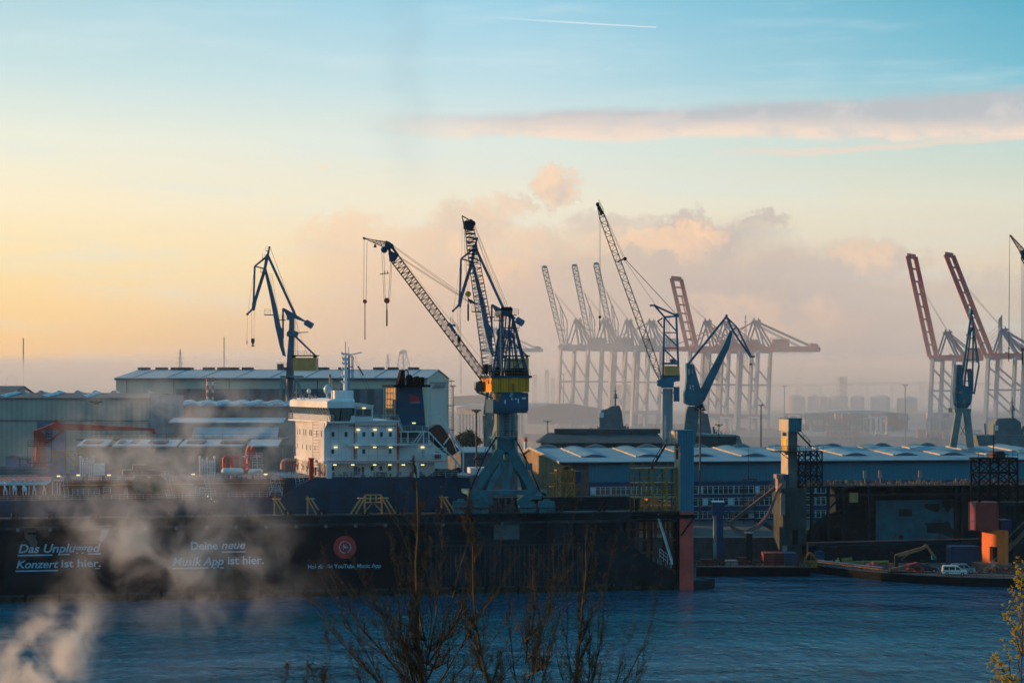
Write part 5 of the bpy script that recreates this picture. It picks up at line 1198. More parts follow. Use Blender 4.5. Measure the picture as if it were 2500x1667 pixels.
def far_town():
    C = mat('farcol', (.25,.25,.26), .8); D2 = mat('fartower', (.32,.31,.30), .8)
    def b(x0, x1, y0, y1, Y, lab, name='office_block', cat='building', m=C, rooftop=True):
        F = Fr(Y, 0, (x0+x1)/2); t = thing(name, lab, cat, F.g((x0+x1)/2, 7, 10))
        k = MB(); k.box(F, x0, x1, y0, y1, 0, 22); k.build('wall', m, t)
        k = MB(); k.box(F, x0-.4, x1+.4, y0-1.2, y0-.01, -.5, 22.5); 
        if x1-x0 > 5: k.box(F, x0+(x1-x0)*.3, x0+(x1-x0)*.55, y0-3, y0-1.21, 5, 12)
        k.build('roof', m, t)
        if x1-x0 > 6:
            w = MB(); n = int((y1-y0)/3.4)
            for j in range(n): w.box(F, x0+.8, x1-.8, y0+1.5+j*3.4, y0+2.9+j*3.4, -.25, -.05)
            w.build('window_band', 'hall_dark', t)
    b(2050,2058,922,1010,2600,'left of two slim silo towers showing above the bridge deck','silo_tower','tower')
    b(2061,2069,922,1010,2600,'right of two slim silo towers showing above the bridge deck','silo_tower','tower')
    b(2094,2110,920,1010,3200,'pale square tower block above the bridge deck right of the silos')
    b(1945,1958,922,1010,3300,'faint narrow block at the left end of the bridge by the red crane')
    b(1330,1341,905,1030,2700,'faint hazy tower block between the yellow crane and the pale cranes',m=D2)
    b(1300,1312,915,1030,2700,'faint hazy block right beside the blue crane house',m=D2)
    b(1345,1356,925,1030,2750,'faint low hazy block just left of the first pale crane',m=D2)
    b(1500,1560,940,1030,2500,'long hazy shed behind the pale cranes legs',name='shed',m=C)
    for x, y0, y1, Y, w, lab in ((57,826,960,3200,3.2,'tall faint chimney near the left edge of the picture'),(547,823,910,2600,3.4,'faint slim chimney rising behind the big pale hall'),(74,893,960,3200,1.5,'short faint chimney right of the tall one at left'),(104,925,960,3200,1,'thin faint mast in the haze above the left sheds'),(147,908,960,3200,1.4,'thin faint mast right of the chimneys at left'),(208,945,965,3200,1.2,'tiny faint mast above the shed skylights')):
        F = Fr(Y, 0, x); t = MB(); t.tube(F.g(x, 7, 0), F.p(x, y0, 0), w*.6*Y/FPX, w*.42*Y/FPX, 12)
        for f in (.0, .25): c = F.p(x, y0, 0)-V(0,0,(y1-y0)*f*Y/FPX); t.tube(c, c-V(0,0,1.2), w*.6*Y/FPX, n=12)
        tag(t.build('chimney' if w > 1.45 else 'mast', D2, origin=F.g(x, 7, 0)), lab, 'chimney' if w > 1.45 else 'mast')
    F = Fr(3300, 0, 28); t = MB()
    pts = [(16,960),(16,925),(20,919),(28,917),(36,919),(40,925),(40,960)]
    for p, q in zip(pts, pts[1:]): t.bar(F.p(*p), F.p(*q), 5, 5)
    tag(t.build('gantry_arch', D2, origin=F.g(28, 7, 0)), 'faint arched gantry frame in the haze at far left', 'gantry')
    def pylon(x, y0, y1, w, Y, lab):
        F = Fr(Y, 0, x); m = MB(); m.lattice(F.p(x, y1), F.p(x, y0), w*Y/FPX, w*.12*Y/FPX, w*Y/FPX, w*.12*Y/FPX, 9, .35, .22)
        for f, ww in ((.12, .6), (.28, .8), (.44, 1)): c = y0+(y1-y0)*f; m.bar(F.p(x-w*ww, c), F.p(x+w*ww, c), .6, .6)
        tag(m.build('power_pylon', 'sts_grey', origin=F.g(x, 7, 0)), lab, 'power pylon')
    pylon(440, 852, 930, 9, 2300, 'faint power pylon left of the slim chimney above the big hall')
    pylon(947, 864, 912, 8, 2300, 'faint power pylon above the big hall left of the lattice wheel tower')
    pylon(1820, 770, 900, 9, 2500, 'faint power pylon above the container cranes')
    F = Fr(2400, 0, 983); m = MB(); m.lattice(F.p(977,912), F.p(979,858), 9, 3, 8, 3, 8, .4, .2); m.lattice(F.p(996,912), F.p(988,858), 9, 3, 8, 3, 8, .4, .2); m.bar(F.p(975,862), F.p(993,858), 4, 3)
    for i in range(10): t0, t1 = pi*i/10, pi*(i+1)/10; m.bar(F.p(984-8*cos(t0), 868-14*sin(t0)), F.p(984-8*cos(t1), 868-14*sin(t1)), 1, 1)
    tag(m.build('loading_tower', 'sts_grey', origin=F.g(983, 7, 0)), 'faint arched lattice loading tower above the right part of the big hall', 'lattice tower')
    # distant wooded hills and low land rising in the haze
    def ridge(name, lab, x0, x1, Y, y, amp, m, seed):
        r = random.Random(seed); n = 60; A = [(x0+(x1-x0)*i/n, y+amp*(sin(i*.35+seed)+.5*sin(i*.9+seed*2)+.4*r.uniform(-1,1))) for i in range(n+1)]
        F = Fr(Y); k = MB(); k.poly(F, A+[(x1, 975), (x0, 975)], 0, 300); o = k.build(name, m); o['kind'] = 'structure'; o['label'] = lab
    W = mat('woods', (.07,.09,.09), .95, var=.3, scale=.02)
far_town()

# ---------------- port sheds and yard beyond the basin ----------------
def gable(name, lab, cat, F, x0, x1, ye, yr, depth, wallm, roofm, z0, zb=0, over=.4, vents=0, ventm='skylight', vy=None, extra=None, ridge_b=None, grp=None):
    """long side faces the eye from x0 to x1; ye/yr = photo rows of eaves and ridge"""
    a0, a1 = F.a(x0), F.a(x1); am = (a0+a1)/2; ze = F.z(ye, am); rb = depth/2 if ridge_b is None else ridge_b; zr = F.z(yr, am, rb)
    t = thing(name, lab, cat, F.w(am, 0, z0), grp)
    m = MB(); n = len
    m.hexa([F.w(a0,0,z0),F.w(a1,0,z0),F.w(a1,depth,z0),F.w(a0,depth,z0),F.w(a0,0,ze),F.w(a1,0,ze),F.w(a1,depth,ze),F.w(a0,depth,ze)])
    m.add([F.w(a0,0,ze),F.w(a0,depth,ze),F.w(a0,rb,zr-.05)], [(0,1,2)]); m.add([F.w(a1,0,ze),F.w(a1,depth,ze),F.w(a1,rb,zr-.05)], [(0,1,2)])
    m.build('wall', wallm, t)
    m = MB(); A0, A1 = a0-over, a1+over; dz_ = (zr-ze)/rb*over
    def slab(b0, z0_, b1, z1_):
        m.hexa([F.w(A0,b0,z0_),F.w(A1,b0,z0_),F.w(A1,b1,z1_),F.w(A0,b1,z1_),F.w(A0,b0,z0_+.3),F.w(A1,b0,z0_+.3),F.w(A1,b1,z1_+.3),F.w(A0,b1,z1_+.3)])
    slab(-over, ze-dz_+.02, rb, zr+.02); slab(rb, zr+.02, depth+over, ze-dz_+.02)
    m.build('roof', roofm, t)
    def rz(b): return (ze+(zr-ze)*b/rb if b < rb else zr-(zr-ze)*(b-rb)/(depth-rb))+.32
    return t, a0, a1, ze, zr, rz
def vault(mb, F, ac, b0, b1, rz, w, h, n=8):
    """barrel skylight lying on a roof from b0 to b1"""
    pr = [(ac-w/2+w*i/n, h*sin(pi*i/n)) for i in range(n+1)]; vs = []; N = 5
    for j in range(N):
        b = b0+(b1-b0)*j/(N-1); vs += [F.w(a, b, rz(b)+z) for a, z in pr]
    k = n+1; fs = [(j*k+i, j*k+i+1, (j+1)*k+i+1, (j+1)*k+i) for j in range(N-1) for i in range(n)]
    fs += [tuple(range(k)), tuple(range((N-1)*k, N*k))]
    mb.add(vs, fs)

def left_yard():
    # big pale hall
    F = Fr(700, -5, 1042)
    t, a0, a1, ze, zr, rz = gable('assembly_hall', 'very large pale grey green assembly hall behind the ship', 'industrial hall', F, 283, 1042, 924, 904, 62, 'hall_pale', 'hall_paleroof', GZ)
    m = MB(); m.wbox(F, F.a(430), F.a(935), -.25, -.02, GZ, F.z(949, F.a(700))); m.build('dark_front', mat('hall_shadow', (.13,.16,.19), .8, var=.2, rib=4.5, ribv=.5), t)  # dark sheet on the wall, shade of the open front put into its colour
    m = MB()
    for px in (310, 425, 560, 690, 775, 1000): m.tube(F.w(F.a(px), -.3, GZ), F.w(F.a(px), -.3, ze), .15, n=5)
    m.wbox(F, a0-.4, a1+.4, -.9, -.41, ze-.5, ze+.1)
    for i in range(9):
        aa = a0+(a1-a0)*(i+.5)/9; m.tube(F.w(aa, 0, rz(0)+.05), F.w(aa, 31, rz(31)+.05), .1, n=4)
    m.build('gutter', 'hall_dark', t)
    m = MB()
    for px in (352, 395, 432, 458, 510, 545, 570, 605, 700, 790, 840, 925, 960, 1010): aa = F.a(px, 31); m.wbox(F, aa-1.8, aa+1.8, 29, 33, zr+.3, zr+1.1)
    m.build('ridge_vent', 'hall_roof', t)
    m = MB(); m.wbox(F, a1+.02, a1+.15, 8, 54, GZ, ze-1.5); dr = m.build('gable_door', mat('door_pale', (.38,.46,.46), .6, var=.06), t)
    m = MB()
    for z in (ze-3, ze-22): m.wbox(F, a1+.16, a1+.9, 14, 46, z-.2, z); m.rail(F.w(a1+.9,14,z), F.w(a1+.9,46,z), 1.1, 2, .07)
    for z in (ze-1.4, ze-20): m.wbox(F, a1+.16, a1+.3, 8, 54, z-.15, z+.15)
    m.build('gallery', 'hall_dark', dr)
    m = MB(); m.ladder(F.w(a1+.8, 60.5, GZ), F.w(a1+.8, 60.5, ze), 1, 1, .1)
    for k in range(4): m.wbox(F, a1+.2, a1+2.4, 59, 62, ze-1-k*9, ze-.7-k*9)
    m.build('escape_ladder', 'hall_dark', t)
    # left hall
    F = Fr(560, -9, 363)
    t, a0, a1, ze, zr, rz = gable('workshop_hall', 'long grey corrugated workshop hall at the left edge behind the red deck crane', 'industrial hall', F, -60, 363, 973.5, 961.5, 27, 'hall_wall', 'hall_roof', GZ)
    def cap(ac, b0, b1, w, h, par, nm='skylight'):
        m = MB(); vault(m, F, ac, b0, b1, rz, w, h); m.build('skylight', nm, par)
    for px in (12, 115, 213): cap(F.a(px,4), 1, 12.5, 2.3, .55, t)
    for px in (65, 108, 152, 197, 240, 285, 365): cap(F.a(px,16), 13.5, 17, 2.2, .7, t)
    m = MB(); m.wbox(F, a0, a1, -.35, -.02, F.z(1028,a1), F.z(1026,a1)); m.build('ledge', 'hall_dark', t)
    m = MB(); m.wbox(F, F.a(92), F.a(161), -.3, -.02, GZ, F.z(1029,a1)); m.build('blue_door', mat('bluedoor', (.09,.16,.27), .6), t)
    m = MB(); m.wbox(F, a1+.02, a1+6, .5, 12, GZ, F.z(965,a1)); m.poly(F, [(363,973),(385,961),(392,961),(405,975),(405,1030),(363,1030)], 12.01, 14); m.build('end_bay', mat('endbay', (.26,.31,.36), .7, rib=1.5), t)
    F2 = Fr(680, 0, 0); gable('storehouse', 'dark gabled storehouse roof peeping over the shed at the far left edge', 'industrial hall', F2, -60, 30, 962, 944, 30, 'hall_wall', 'hall_roof', GZ)
    # saw-tooth hall in the middle
    F = Fr(575, -14, 500)
    t, a0, a1, ze, zr, rz = gable('skylight_hall', 'dark open workshop with a row of slanted barrel skylights left of the ship bridge', 'industrial hall', F, 407, 700, 994, 984, 30, mat('midwall', (.18,.19,.18), .8, rib=9, ribv=.6), 'hall_roof', GZ)
    for px in (428, 475, 517, 560, 598, 645, 683):
        m = MB(); vault(m, F, F.a(px,3), 1.5, 14, rz, 4.2, .8); m.build('skylight', 'skylight', t)
    F = Fr(545, 0, 500)
    t = thing('annex_building', 'stepped grey annex with pale flat roof strips below the barrel skylights', 'industrial hall', F.g(550, GZ, 5))
    m = MB(); m.box(F, 409, 705, 1033, 1150, 4, 20); m.box(F, 468, 677, 1072, 1150, 0, 3.99); m.build('wall', mat('annexwall', (.25,.26,.25), .8, var=.2), t)
    m = MB(); a0, a1 = F.a(409,4), F.a(690,4)
    def slope(x0, x1, y0, y1, b0, b1):
        aa, bb = F.a(x0,b0), F.a(x1,b0); zl, zh = F.z(y1, aa, b0), F.z(y0, aa, b1)
        m.hexa([F.w(aa,b0,zl),F.w(bb,b0,zl),F.w(bb,b1,zh),F.w(aa,b1,zh),F.w(aa,b0,zl+.3),F.w(bb,b0,zl+.3),F.w(bb,b1,zh+.3),F.w(aa,b1,zh+.3)])
    slope(411, 690, 1022, 1033, 3.5, 12); slope(468, 677, 1045, 1070, -.3, 3.9); m.build('roof', 'roof_light', t)
    # front shed
    F = Fr(485, 0, 400)
    t = thing('boat_shed', 'long low dark shed with white roof panels right behind the deck', 'shed', F.g(430, GZ, 5))
    m = MB(); m.box(F, 187, 690, 1091.5, 1180, 0, 24); m.build('wall', mat('shedwall', (.14,.15,.14), .85, var=.3, streak=.3), t)
    m = MB(); slope(186, 258, 1075, 1091, -.4, 9); slope(274, 430, 1075, 1091, -.4, 9); slope(437, 592, 1075, 1091, -.4, 9); slope(603, 678, 1075, 1091, -.4, 9); m.build('roof_panel', 'roof_light', t)
    m = MB(); m.box(F, 186, 690, 1071.5, 1075, 9.01, 24); m.build('roof_edge', 'green_dark', t)
    m = MB()
    for x0, x1 in ((207,250),(290,305),(322,337),(365,410),(458,502),(540,600)):
        aa, bb = F.a(x0,4), F.a(x1,4); z0, z1 = F.z(1087,aa,2)+.5, F.z(1080,aa,6)+.42; m.hexa([F.w(aa,2,z0),F.w(bb,2,z0),F.w(bb,6,z1),F.w(aa,6,z1),F.w(aa,2,z0+.15),F.w(bb,2,z0+.15),F.w(bb,6,z1+.15),F.w(aa,6,z1+.15)])
    m.build('roof_light_strip', 'hall_dark', t)
    m = MB(); m.rail(F.p(224,1072,10), F.p(680,1072,10), 1.3, 2.2, .05, 2); m.build('roof_railing', 'dark_steel', t)
    # red and white chimneys
    for x, lab in ((506.5,'left of the two red and white banded chimneys'),(519.5,'right of the two red and white banded chimneys')):
        F = Fr(600, 0, x); t = thing('chimney', lab, 'chimney', F.g(x, GZ, 0), 'red and white chimneys')
        m = MB(); m.tube(F.g(x, GZ, 0), F.p(x, 922), .33, n=12, cap=False); m.build('flue', 'white', t)
        m = MB()
        for y in (926, 946, 963, 980): m.tube(F.p(x, y+5), F.p(x, y-5), .345, n=12)
        m.build('red_band', mat('chimney_red', (.5,.07,.04), .6), t)
    # small blue sheds and yellow truss at the quay, far left
    F = Fr(470, 0, 60); t = thing('site_cabin', 'small blue site cabin beside the red deck crane foot', 'cabin', F.g(35, GZ, 0)); m = MB(); m.box(F, 14, 48, 1115, 1150, 0, 4); m.box(F, 49, 66, 1122, 1150, 0, 4); m.build('wall', mat('cabinblue', (.10,.17,.30), .7), t); m = MB(); m.poly(F, [(13,1115),(30,1111),(50,1114),(67,1120),(67,1122),(49,1117),(13,1117)], -.2, 4.2); m.build('roof', 'hall_roof', t)
    F = Fr(475, 0, 160); m = MB(); m.lattice(F.p(125,1107,1), F.p(184,1107,1), 1.2, 1.2, 1.5, 1.5, 6, .12, .06); m.bar(F.p(133,1107,1), F.p(158,1135,1), .2); m.bar(F.p(158,1107,1), F.p(158,1135,1), .2); m.bar(F.p(160,1107,1), F.p(184,1132,1), .2)
    m.bar(F.p(133,1107,1), F.g(133, GZ, 1), .3); m.bar(F.p(184,1107,1), F.g(184,GZ,1), .3); tag(m.build('loading_gantry', 'yellow_lattice', origin=F.g(150, GZ, 1)), 'low yellow truss gantry between the red deck crane and the shed', 'gantry')
left_yard()

def lamp_mast(px, y0, y1, Y, lab, w=5, m='mast_brown', r=.2, heads=6, zb=GZ):
    F = Fr(Y, 0, px); t = thing('light_mast', lab, 'light mast', F.g(px, zb, 0), 'floodlight masts')
    k = MB(); k.tube(F.g(px, zb, 0), F.p(px, y0+1), r*1.2, r, 8); k.build('pole', m, t)
    c = F.p(px, y0+1); k = MB(); R_ = w*Y/FPX
    for i in range(heads):
        a = 2*pi*i/heads; q = c+V(cos(a)*R_, sin(a)*R_*.7, .5); k.tube(c, q, .06, n=4); k.bar(q-V(.3,0,0), q+V(.3,0,0), .4, .35)
    k.tube(c, c+V(0,0,.25), R_*.7, n=10); k.build('lamp_head', 'dark_steel', t)
for a in [(234,985,1078,500,'floodlight mast rising behind the deck crane jib at left',12,'concrete',.16,8),
          (1163,1006,1115,480,'brown floodlight mast with a caged platform left of the main crane column',8,'mast_brown',.22,8),
          (1106,944,1040,760,'thin floodlight mast at the right gable of the big pale hall',5,'concrete',.22,4),
          (1337,1029,1050,900,'short floodlight mast by the basin right of the main crane',8,'dark_steel',.18,4),
          (1709,997,1090,500,'floodlight mast in front of the teal crane pedestal',6,'mast_brown',.22,6),
          (1858,990,1090,900,'tall floodlight mast between the red quay crane legs',6,'mast_brown',.26,5),
          (2210,941,1045,1150,'very tall pale floodlight mast before the storage tanks',6,'concrete',.3,6),
          (1915,942,1045,1300,'very tall thin floodlight mast right of the red backreach',5,'concrete',.3,6),
          (1376,912,1000,1500,'pale floodlight mast between the first pale crane legs',7,'concrete',.3,6),
          (1755,1039,1075,700,'short floodlight mast left of the dark gabled shed',7,'dark_steel',.15,4)]:
    lamp_mast(*a)

def mid_port():
    F = Fr(1300, 0, 1200)
    t = thing('terminal_building', 'sunlit terminal building with an orange upper wall and pale columns behind the main crane', 'building', F.g(1200, 7, 0))
    m = MB(); m.zpoly(F, [(F.a(1115),6),(F.a(1165),0),(F.a(1280),0),(F.a(1280),40),(F.a(1115),40)], F.z(1011,0), F.z(995,0)); m.build('upper_wall', mat('termwall', (.5,.38,.26), .7), t)
    m = MB(); m.zpoly(F, [(F.a(1117),7),(F.a(1165),2),(F.a(1278),2),(F.a(1278),38),(F.a(1117),38)], 7, F.z(1012,0)); m.build('lower_wall', 'hall_dark', t)
    m = MB()
    for px in range(1117, 1280, 8): m.wbox(F, F.a(px), F.a(px)+.9, -.6 if px > 1160 else 5.4-(px-1117)*.11, 1.9 if px > 1160 else 7, 7, F.z(1012,0))
    m.build('column', 'white', t)
    m = MB(); m.poly(F, [(1112,996),(1150,986),(1200,990),(1282,993),(1282,996)], -1, 42); m.build('roof', 'hall_paleroof', t)
    F = Fr(1250, 0, 1380)
    t = thing('transit_shed', 'large dark shed with a pale sloping roof edge between the crane house and pale cranes', 'shed', F.g(1400, 7, 0))
    m = MB(); m.poly(F, [(1288,1000),(1340,987),(1400,986),(1480,1000),(1480,1035),(1288,1035)], 0, 60); m.build('wall', mat('transit', (.16,.19,.22), .8), t)
    m = MB(); m.poly(F, [(1287,984.5),(1341,984.5),(1345,986.5),(1287,999.5)], -1, 61); m.build('roof', 'roof_light', t)
    F = Fr(1400, 0, 1220); t = thing('freight_shed', 'long faint shed left of the terminal building', 'shed', F.g(1150, 7, 0)); m = MB(); m.box(F, 1105, 1290, 968, 990, 80, 130); m.build('wall', 'hall_wall', t); m = MB(); m.poly(F, [(1100,968),(1190,963),(1295,968)], 79, 131); m.build('roof', 'hall_pale', t)
    # dark green-roofed building below the pale cranes
    F = Fr(760, 0, 1450)
    t = thing('ferry_shed', 'long dark green roofed shed in front of the pale cranes', 'shed', F.g(1450, 4, 0))
    m = MB(); m.box(F, 1322, 1620, 1081, 1096, 1, 30); m.build('wall', 'roof_dark', t)
    m = MB(); A = [F.a(x) for x in (1310, 1340, 1610, 1625)]; zl, zh = F.z(1081,0), F.z(1058,0)
    m.add([F.w(A[0],0,zl),F.w(A[3],0,zl),F.w(A[2],14,zh),F.w(A[1],14,zh),F.w(A[0],30,zl),F.w(A[3],30,zl)], [(0,1,2,3),(4,5,2,3),(0,4,3),(1,5,2)]); m.box(F, 1354, 1612, 1047, 1058, 12, 20); m.build('roof', 'roof_dark', t)
    t = thing('yard_house', 'dark gabled shed with a pale end wall right of the round pillar crane', 'shed', F.g(1760, 4, 0)); F = Fr(720, 0, 1760)
    m = MB(); m.box(F, 1690, 1798, 1064, 1096, 0, 14); m.build('wall', 'roof_dark', t); m = MB(); m.poly(F, [(1798,1064),(1806,1064),(1817,1096),(1798,1096)], 0, 14); m.poly(F, [(1686,1058),(1800,1062),(1806,1066),(1686,1064)], -.5, 14.5); m.build('roof', mat('palegable', (.20,.27,.28), .8), t)
    # basin-side trees (left of main crane)
    # warships
    def warship(cx, Y, pts, lab, mast):
        F = Fr(Y, 0, cx); t = thing('naval_ship', lab, 'warship', F.g(cx, 1, 5))
        m = MB(); m.poly(F, pts, 3, 11); m.build('superstructure', 'warship', t)
        m = MB(); x0, x1 = min(p[0] for p in pts)-45, max(p[0] for p in pts)+45; m.poly(F, [(x0,1062),(x1,1062),(x1-4,1092),(x0+8,1092)], 0, 14); m.build('hull', 'warship', t)
        m = MB(); x, y0, y1 = mast; m.tube(F.p(x,y1,7), F.p(x,y0,7), .5, .12, 8); m.tube(F.p(x,(y0+y1)/2+6,7), F.p(x,(y0+y1)/2-6,7), 1.0, .5, 8)
        for k, f in enumerate((.25,.45,.6)): y = y0+(y1-y0)*f; m.tube(F.p(x-4-k,y,7), F.p(x+4+k,y,7), .15, n=5)
        m.build('mast', 'warship', t)
        m = MB(); px = pts[0][0]; m.box(F, px-1, px+9, y1+14, y1+27, 2.85, 2.98); m.build('painted_lit_face', 'white', t)  # white paint stands in for a lit face
        m = MB()
        for k in range(24): p = F.p(R.uniform(x0+20,x1-20), 1062, R.uniform(3,10)); m.tube(p, p+V(R.uniform(-.5,.5),0,R.uniform(1,4)), R.uniform(.1,.5), n=5)
        m.build('deck_fittings', 'warship', t)
    warship(1500, 800, [(1465,1060),(1463,1020),(1468,1002),(1484,998),(1492,992),(1512,990),(1518,1004),(1524,1060)], 'grey warship superstructure with pointed mast below the pale cranes', (1502, 942, 992))
    warship(2465, 640, [(2428,1075),(2430,1030),(2436,1022),(2478,1020),(2492,1030),(2497,1075)], 'grey warship superstructure at the right edge behind the warehouse', (2471, 968, 1024))
    warship(1722, 900, [(1700,1060),(1702,1020),(1712,1006),(1728,1010),(1738,1060)], 'grey warship half hidden behind the teal crane pedestal', (1716, 985, 1008))
    # red and white beacon
    F = Fr(900, 0, 1283); t = thing('harbour_beacon', 'small red and white beacon in the basin right of the main crane', 'beacon', F.g(1283, 0, 0)); m = MB(); m.tube(F.g(1283,0,0), F.p(1283,1077), .9, .8, 8); m.build('base', 'white', t); m = MB(); m.tube(F.p(1283,1077), F.p(1283,1070), 1, .8, 8); m.tube(F.p(1283,1069), F.p(1283,1067), 1.4, .5, 8); m.build('lantern', 'chimney_red', t)
mid_port()

def port_yard():
    # long roofed sheds with green-ish wall, low curved roof
    F = Fr(1650, 0, 2080)
    t = thing('cargo_shed', 'wide cargo shed with a shallow curved pale roof and dull green walls under the tanks', 'shed', F.g(2080, 7, 0))
    m = MB(); m.box(F, 1965, 2185, 1009, 1030, 0, 60); m.build('wall', mat('cargowall', (.16,.22,.16), .8, rib=12, ribv=.3), t)
    m = MB(); m.poly(F, [(1960,1009),(2010,1005),(2080,1001),(2130,1002),(2215,1009),(2215,1012),(1960,1012)], -2, 62); m.build('roof', 'hall_paleroof', t)
    m = MB(); 
    for k in range(7): x = 1965+k*37; m.poly(F, [(x,1024),(x+8,1020),(x+35,1020),(x+32,1024)], -20, -4); m.box(F, x+3, x+30, 1024.01, 1040, -18, -5)
    m.build('lean_to', 'hall_dark', t)
    CC = [mat('box_red', (.30,.07,.05), .7), mat('box_teal', (.05,.18,.17), .7), mat('box_blue', (.05,.10,.22), .7), mat('box_sand', (.42,.30,.22), .7), mat('box_green', (.08,.18,.10), .7), mat('box_grey', (.34,.33,.32), .7)]
    CN = ['red', 'teal', 'blue', 'sand coloured', 'green', 'pale grey']
    r = random.Random(5); WH = ['beside the beige tower top','just right of the beige tower top','under the narrow storage tank','under the middle storage tank','below the silo towers','beside the straddle carrier','left of the tall light pole','at the tall light pole','at the left red boomed crane','inside the left red boomed crane','right of the left red boomed crane','hidden left of the beige tower']
    spots = [(1960,1990),(1990,2012),(2015,2045),(2050,2082),(2085,2115),(2122,2150),(2160,2180),(2182,2208),(2278,2300),(2300,2332),(2330,2352),(1925,1950)]
    proto = {}
    n = 0; Z3 = [1052, 1044, 1036]
    PLS = []
    for i, (x0, x1) in enumerate(spots):
        for lev in range(3):
            for q in range(2):
                if r.random() < .12: continue
                PLS.append((x0+(x1-x0)*q/2, lev, 1420+r.uniform(-25,25), r.randrange(6), i, q))
    def cont(ci):
        m = MB(); F0 = FrO((0,0,0), 0); t = thing('shipping_container', 'x', 'shipping container', (0,0,0), 'stacked containers in the port yard')
        m.wbox(F0, -1.6, 1.6, 0, 12, 0, 2.55); m.build('body', CC[ci], t)
        m = MB()
        for a in (-1.6, 1.6): m.bar(V(a, -.03, 0), V(a, -.03, 2.55), .12, .22)
        m.bar(V(-1.6,-.03,2.5), V(1.6,-.03,2.5), .12, .2); m.bar(V(-.02,-.05,.1), V(-.02,-.05,2.4), .1, .12); m.build('door_frame', 'dark_steel', t)
        return t
    for j, (px, lev, Y, ci, si, q) in enumerate(PLS):
        loc = V((px+6-1250)/FPX*Y, Y, 7.01+2.58*lev)
        
        lab = f"{CN[ci]} container, {['bottom','middle','top'][lev]} row, {['left','right'][q]} column, {WH[si]}"
        if ci not in proto: proto[ci] = cont(ci); o = proto[ci]; o.location = loc; o['label'] = lab
        else: o = copy_tree(proto[ci], loc, lab)
        o.scale = (2.6, 1, 1.55); o.location.z = 7.01+4.0*lev
    # straddle carriers
    def carrier():
        t = thing('straddle_carrier', 'x', 'straddle carrier', (0,0,0), 'straddle carriers on the far quay'); m = MB()
        for x in (-3, 3):
            for y in (-2, 2): m.bar(V(x,y,1), V(x,y,12), .7, .7)
            m.bar(V(x,-2.4,1.6), V(x,2.4,1.6), .8, .8)
        for y in (-2, 2): m.bar(V(-3.4,y,12), V(3.4,y,12), .8, 1.2)
        m.build('frame', 'white', t); m = MB()
        for x in (-3, 3):
            for y in (-2, 2): m.tube(V(x-.3,y,.8), V(x+.3,y,.8), .8, n=10)
        m.build('wheel', 'tyre', t); m = MB(); m.bar(V(-2.8,0,12.9), V(2.8,0,12.9), 3, 1.4); m.build('engine_deck', mat('carrier_red', (.4,.12,.08), .6), t); return t
    first = None
    for i, (px, Y, lab) in enumerate([(2138,1260,'straddle carrier standing with white legs on the quay under the tanks'),(2152,1275,'straddle carrier just behind the white legged one on the quay'),(1772,1240,'straddle carrier between the red crane legs at left'),(1938,1330,'straddle carrier beside the beige tower top'),(1840,1255,'straddle carrier low between the rightmost crane legs')]):
        loc = V((px-1250)/FPX*Y, Y, 7.02)
        if not first: first = carrier(); first.location = loc; first['label'] = lab
        else: copy_tree(first, loc, lab)
        for o in [first] if i == 0 else []: o.scale = (1,1,1)
    # low quay clutter: uncountable fenders, lashing gear, bollards, trailers seen as a sparkling mass
    m = MB(); r = random.Random(11)
    def clutter(x0, x1, y, Y, n, hmax, wmax):
        for _ in range(n):
            px = r.uniform(x0, x1); yy = Y+r.uniform(0, 40); p = V((px-1250)/FPX*yy, yy, 7.01); h = r.uniform(.5, hmax); w = r.uniform(.3, wmax)
            m.wbox(FrO(p, r.uniform(-30, 30)), -w, w, 0, w, 0, h)
    clutter(1352, 1460, 0, 1428, 420, 5, 1.2); clutter(1460, 1680, 0, 1400, 500, 5, 1.2); clutter(1690, 1900, 0, 1255, 520, 5, 1.3); clutter(2240, 2420, 0, 1215, 420, 5, 1.2); clutter(1118, 1260, 0, 1425, 260, 4, 1.5); clutter(2018, 2120, 0, 1240, 160, 3, 1.0)
    o = m.build('lashing_gear', mat('gearpink', (.42,.24,.19), .7, var=.5, scale=.6)); tag(o, 'pinkish sparkling clutter of lashing gear and trailers along the far quay', 'quay clutter', kind='stuff')
    for x0, x1, Y, zt, w in ((1352,1460,1424,4,'at the feet of the first pale crane'),(1482,1590,1398,4,'at the feet of the third pale crane'),(1790,1905,1252,4,'at the feet of the crane with the long red backreach'),(2262,2350,1226,4,'at the feet of the left red boomed crane')):
        F = Fr(Y); m = MB(); m.wbox(F, F.a(x0), F.a(x1), 0, 3, 7.01, 7+zt); tag(m.build('quay_fence', 'beige', origin=F.g((x0+x1)/2, 7)), 'pale low barrier '+w, 'fence', 'pale barriers on the quay')
    # quay wall face with fenders: pale strip
    # bus-like orange trailers
    for x0, x1, lab in ((2017,2046,'left of two pinkish parked terminal trailers on the far quay'),(2053,2082,'middle pinkish parked terminal trailer on the far quay'),(2084,2097,'short pinkish parked terminal trailer on the far quay')):
        F = Fr(1210, 0, x0); t = thing('terminal_trailer', lab, 'trailer', F.g((x0+x1)/2, 7, 0), 'parked trailers on the far quay'); m = MB(); m.wbox(F, F.a(x0), F.a(x1), 0, 3, 8, 8.6)
        for k in range(6): aa = F.a(x0)+(F.a(x1)-F.a(x0))*(k+.1)/6; m.wbox(F, aa, aa+.35, 0, 3, 8.6, 11.2)
        m.wbox(F, F.a(x0), F.a(x1), -.1, 3.1, 11.2, 11.6); m.build('frame', 'gearpink', t); m = MB()
        for k in range(3): aa = F.a(x0)+(F.a(x1)-F.a(x0))*(k+.5)/3; m.tube(F.w(aa,0,7.55), F.w(aa,.5,7.55), .5, n=8)
        m.build('wheel', 'tyre', t)
port_yard()
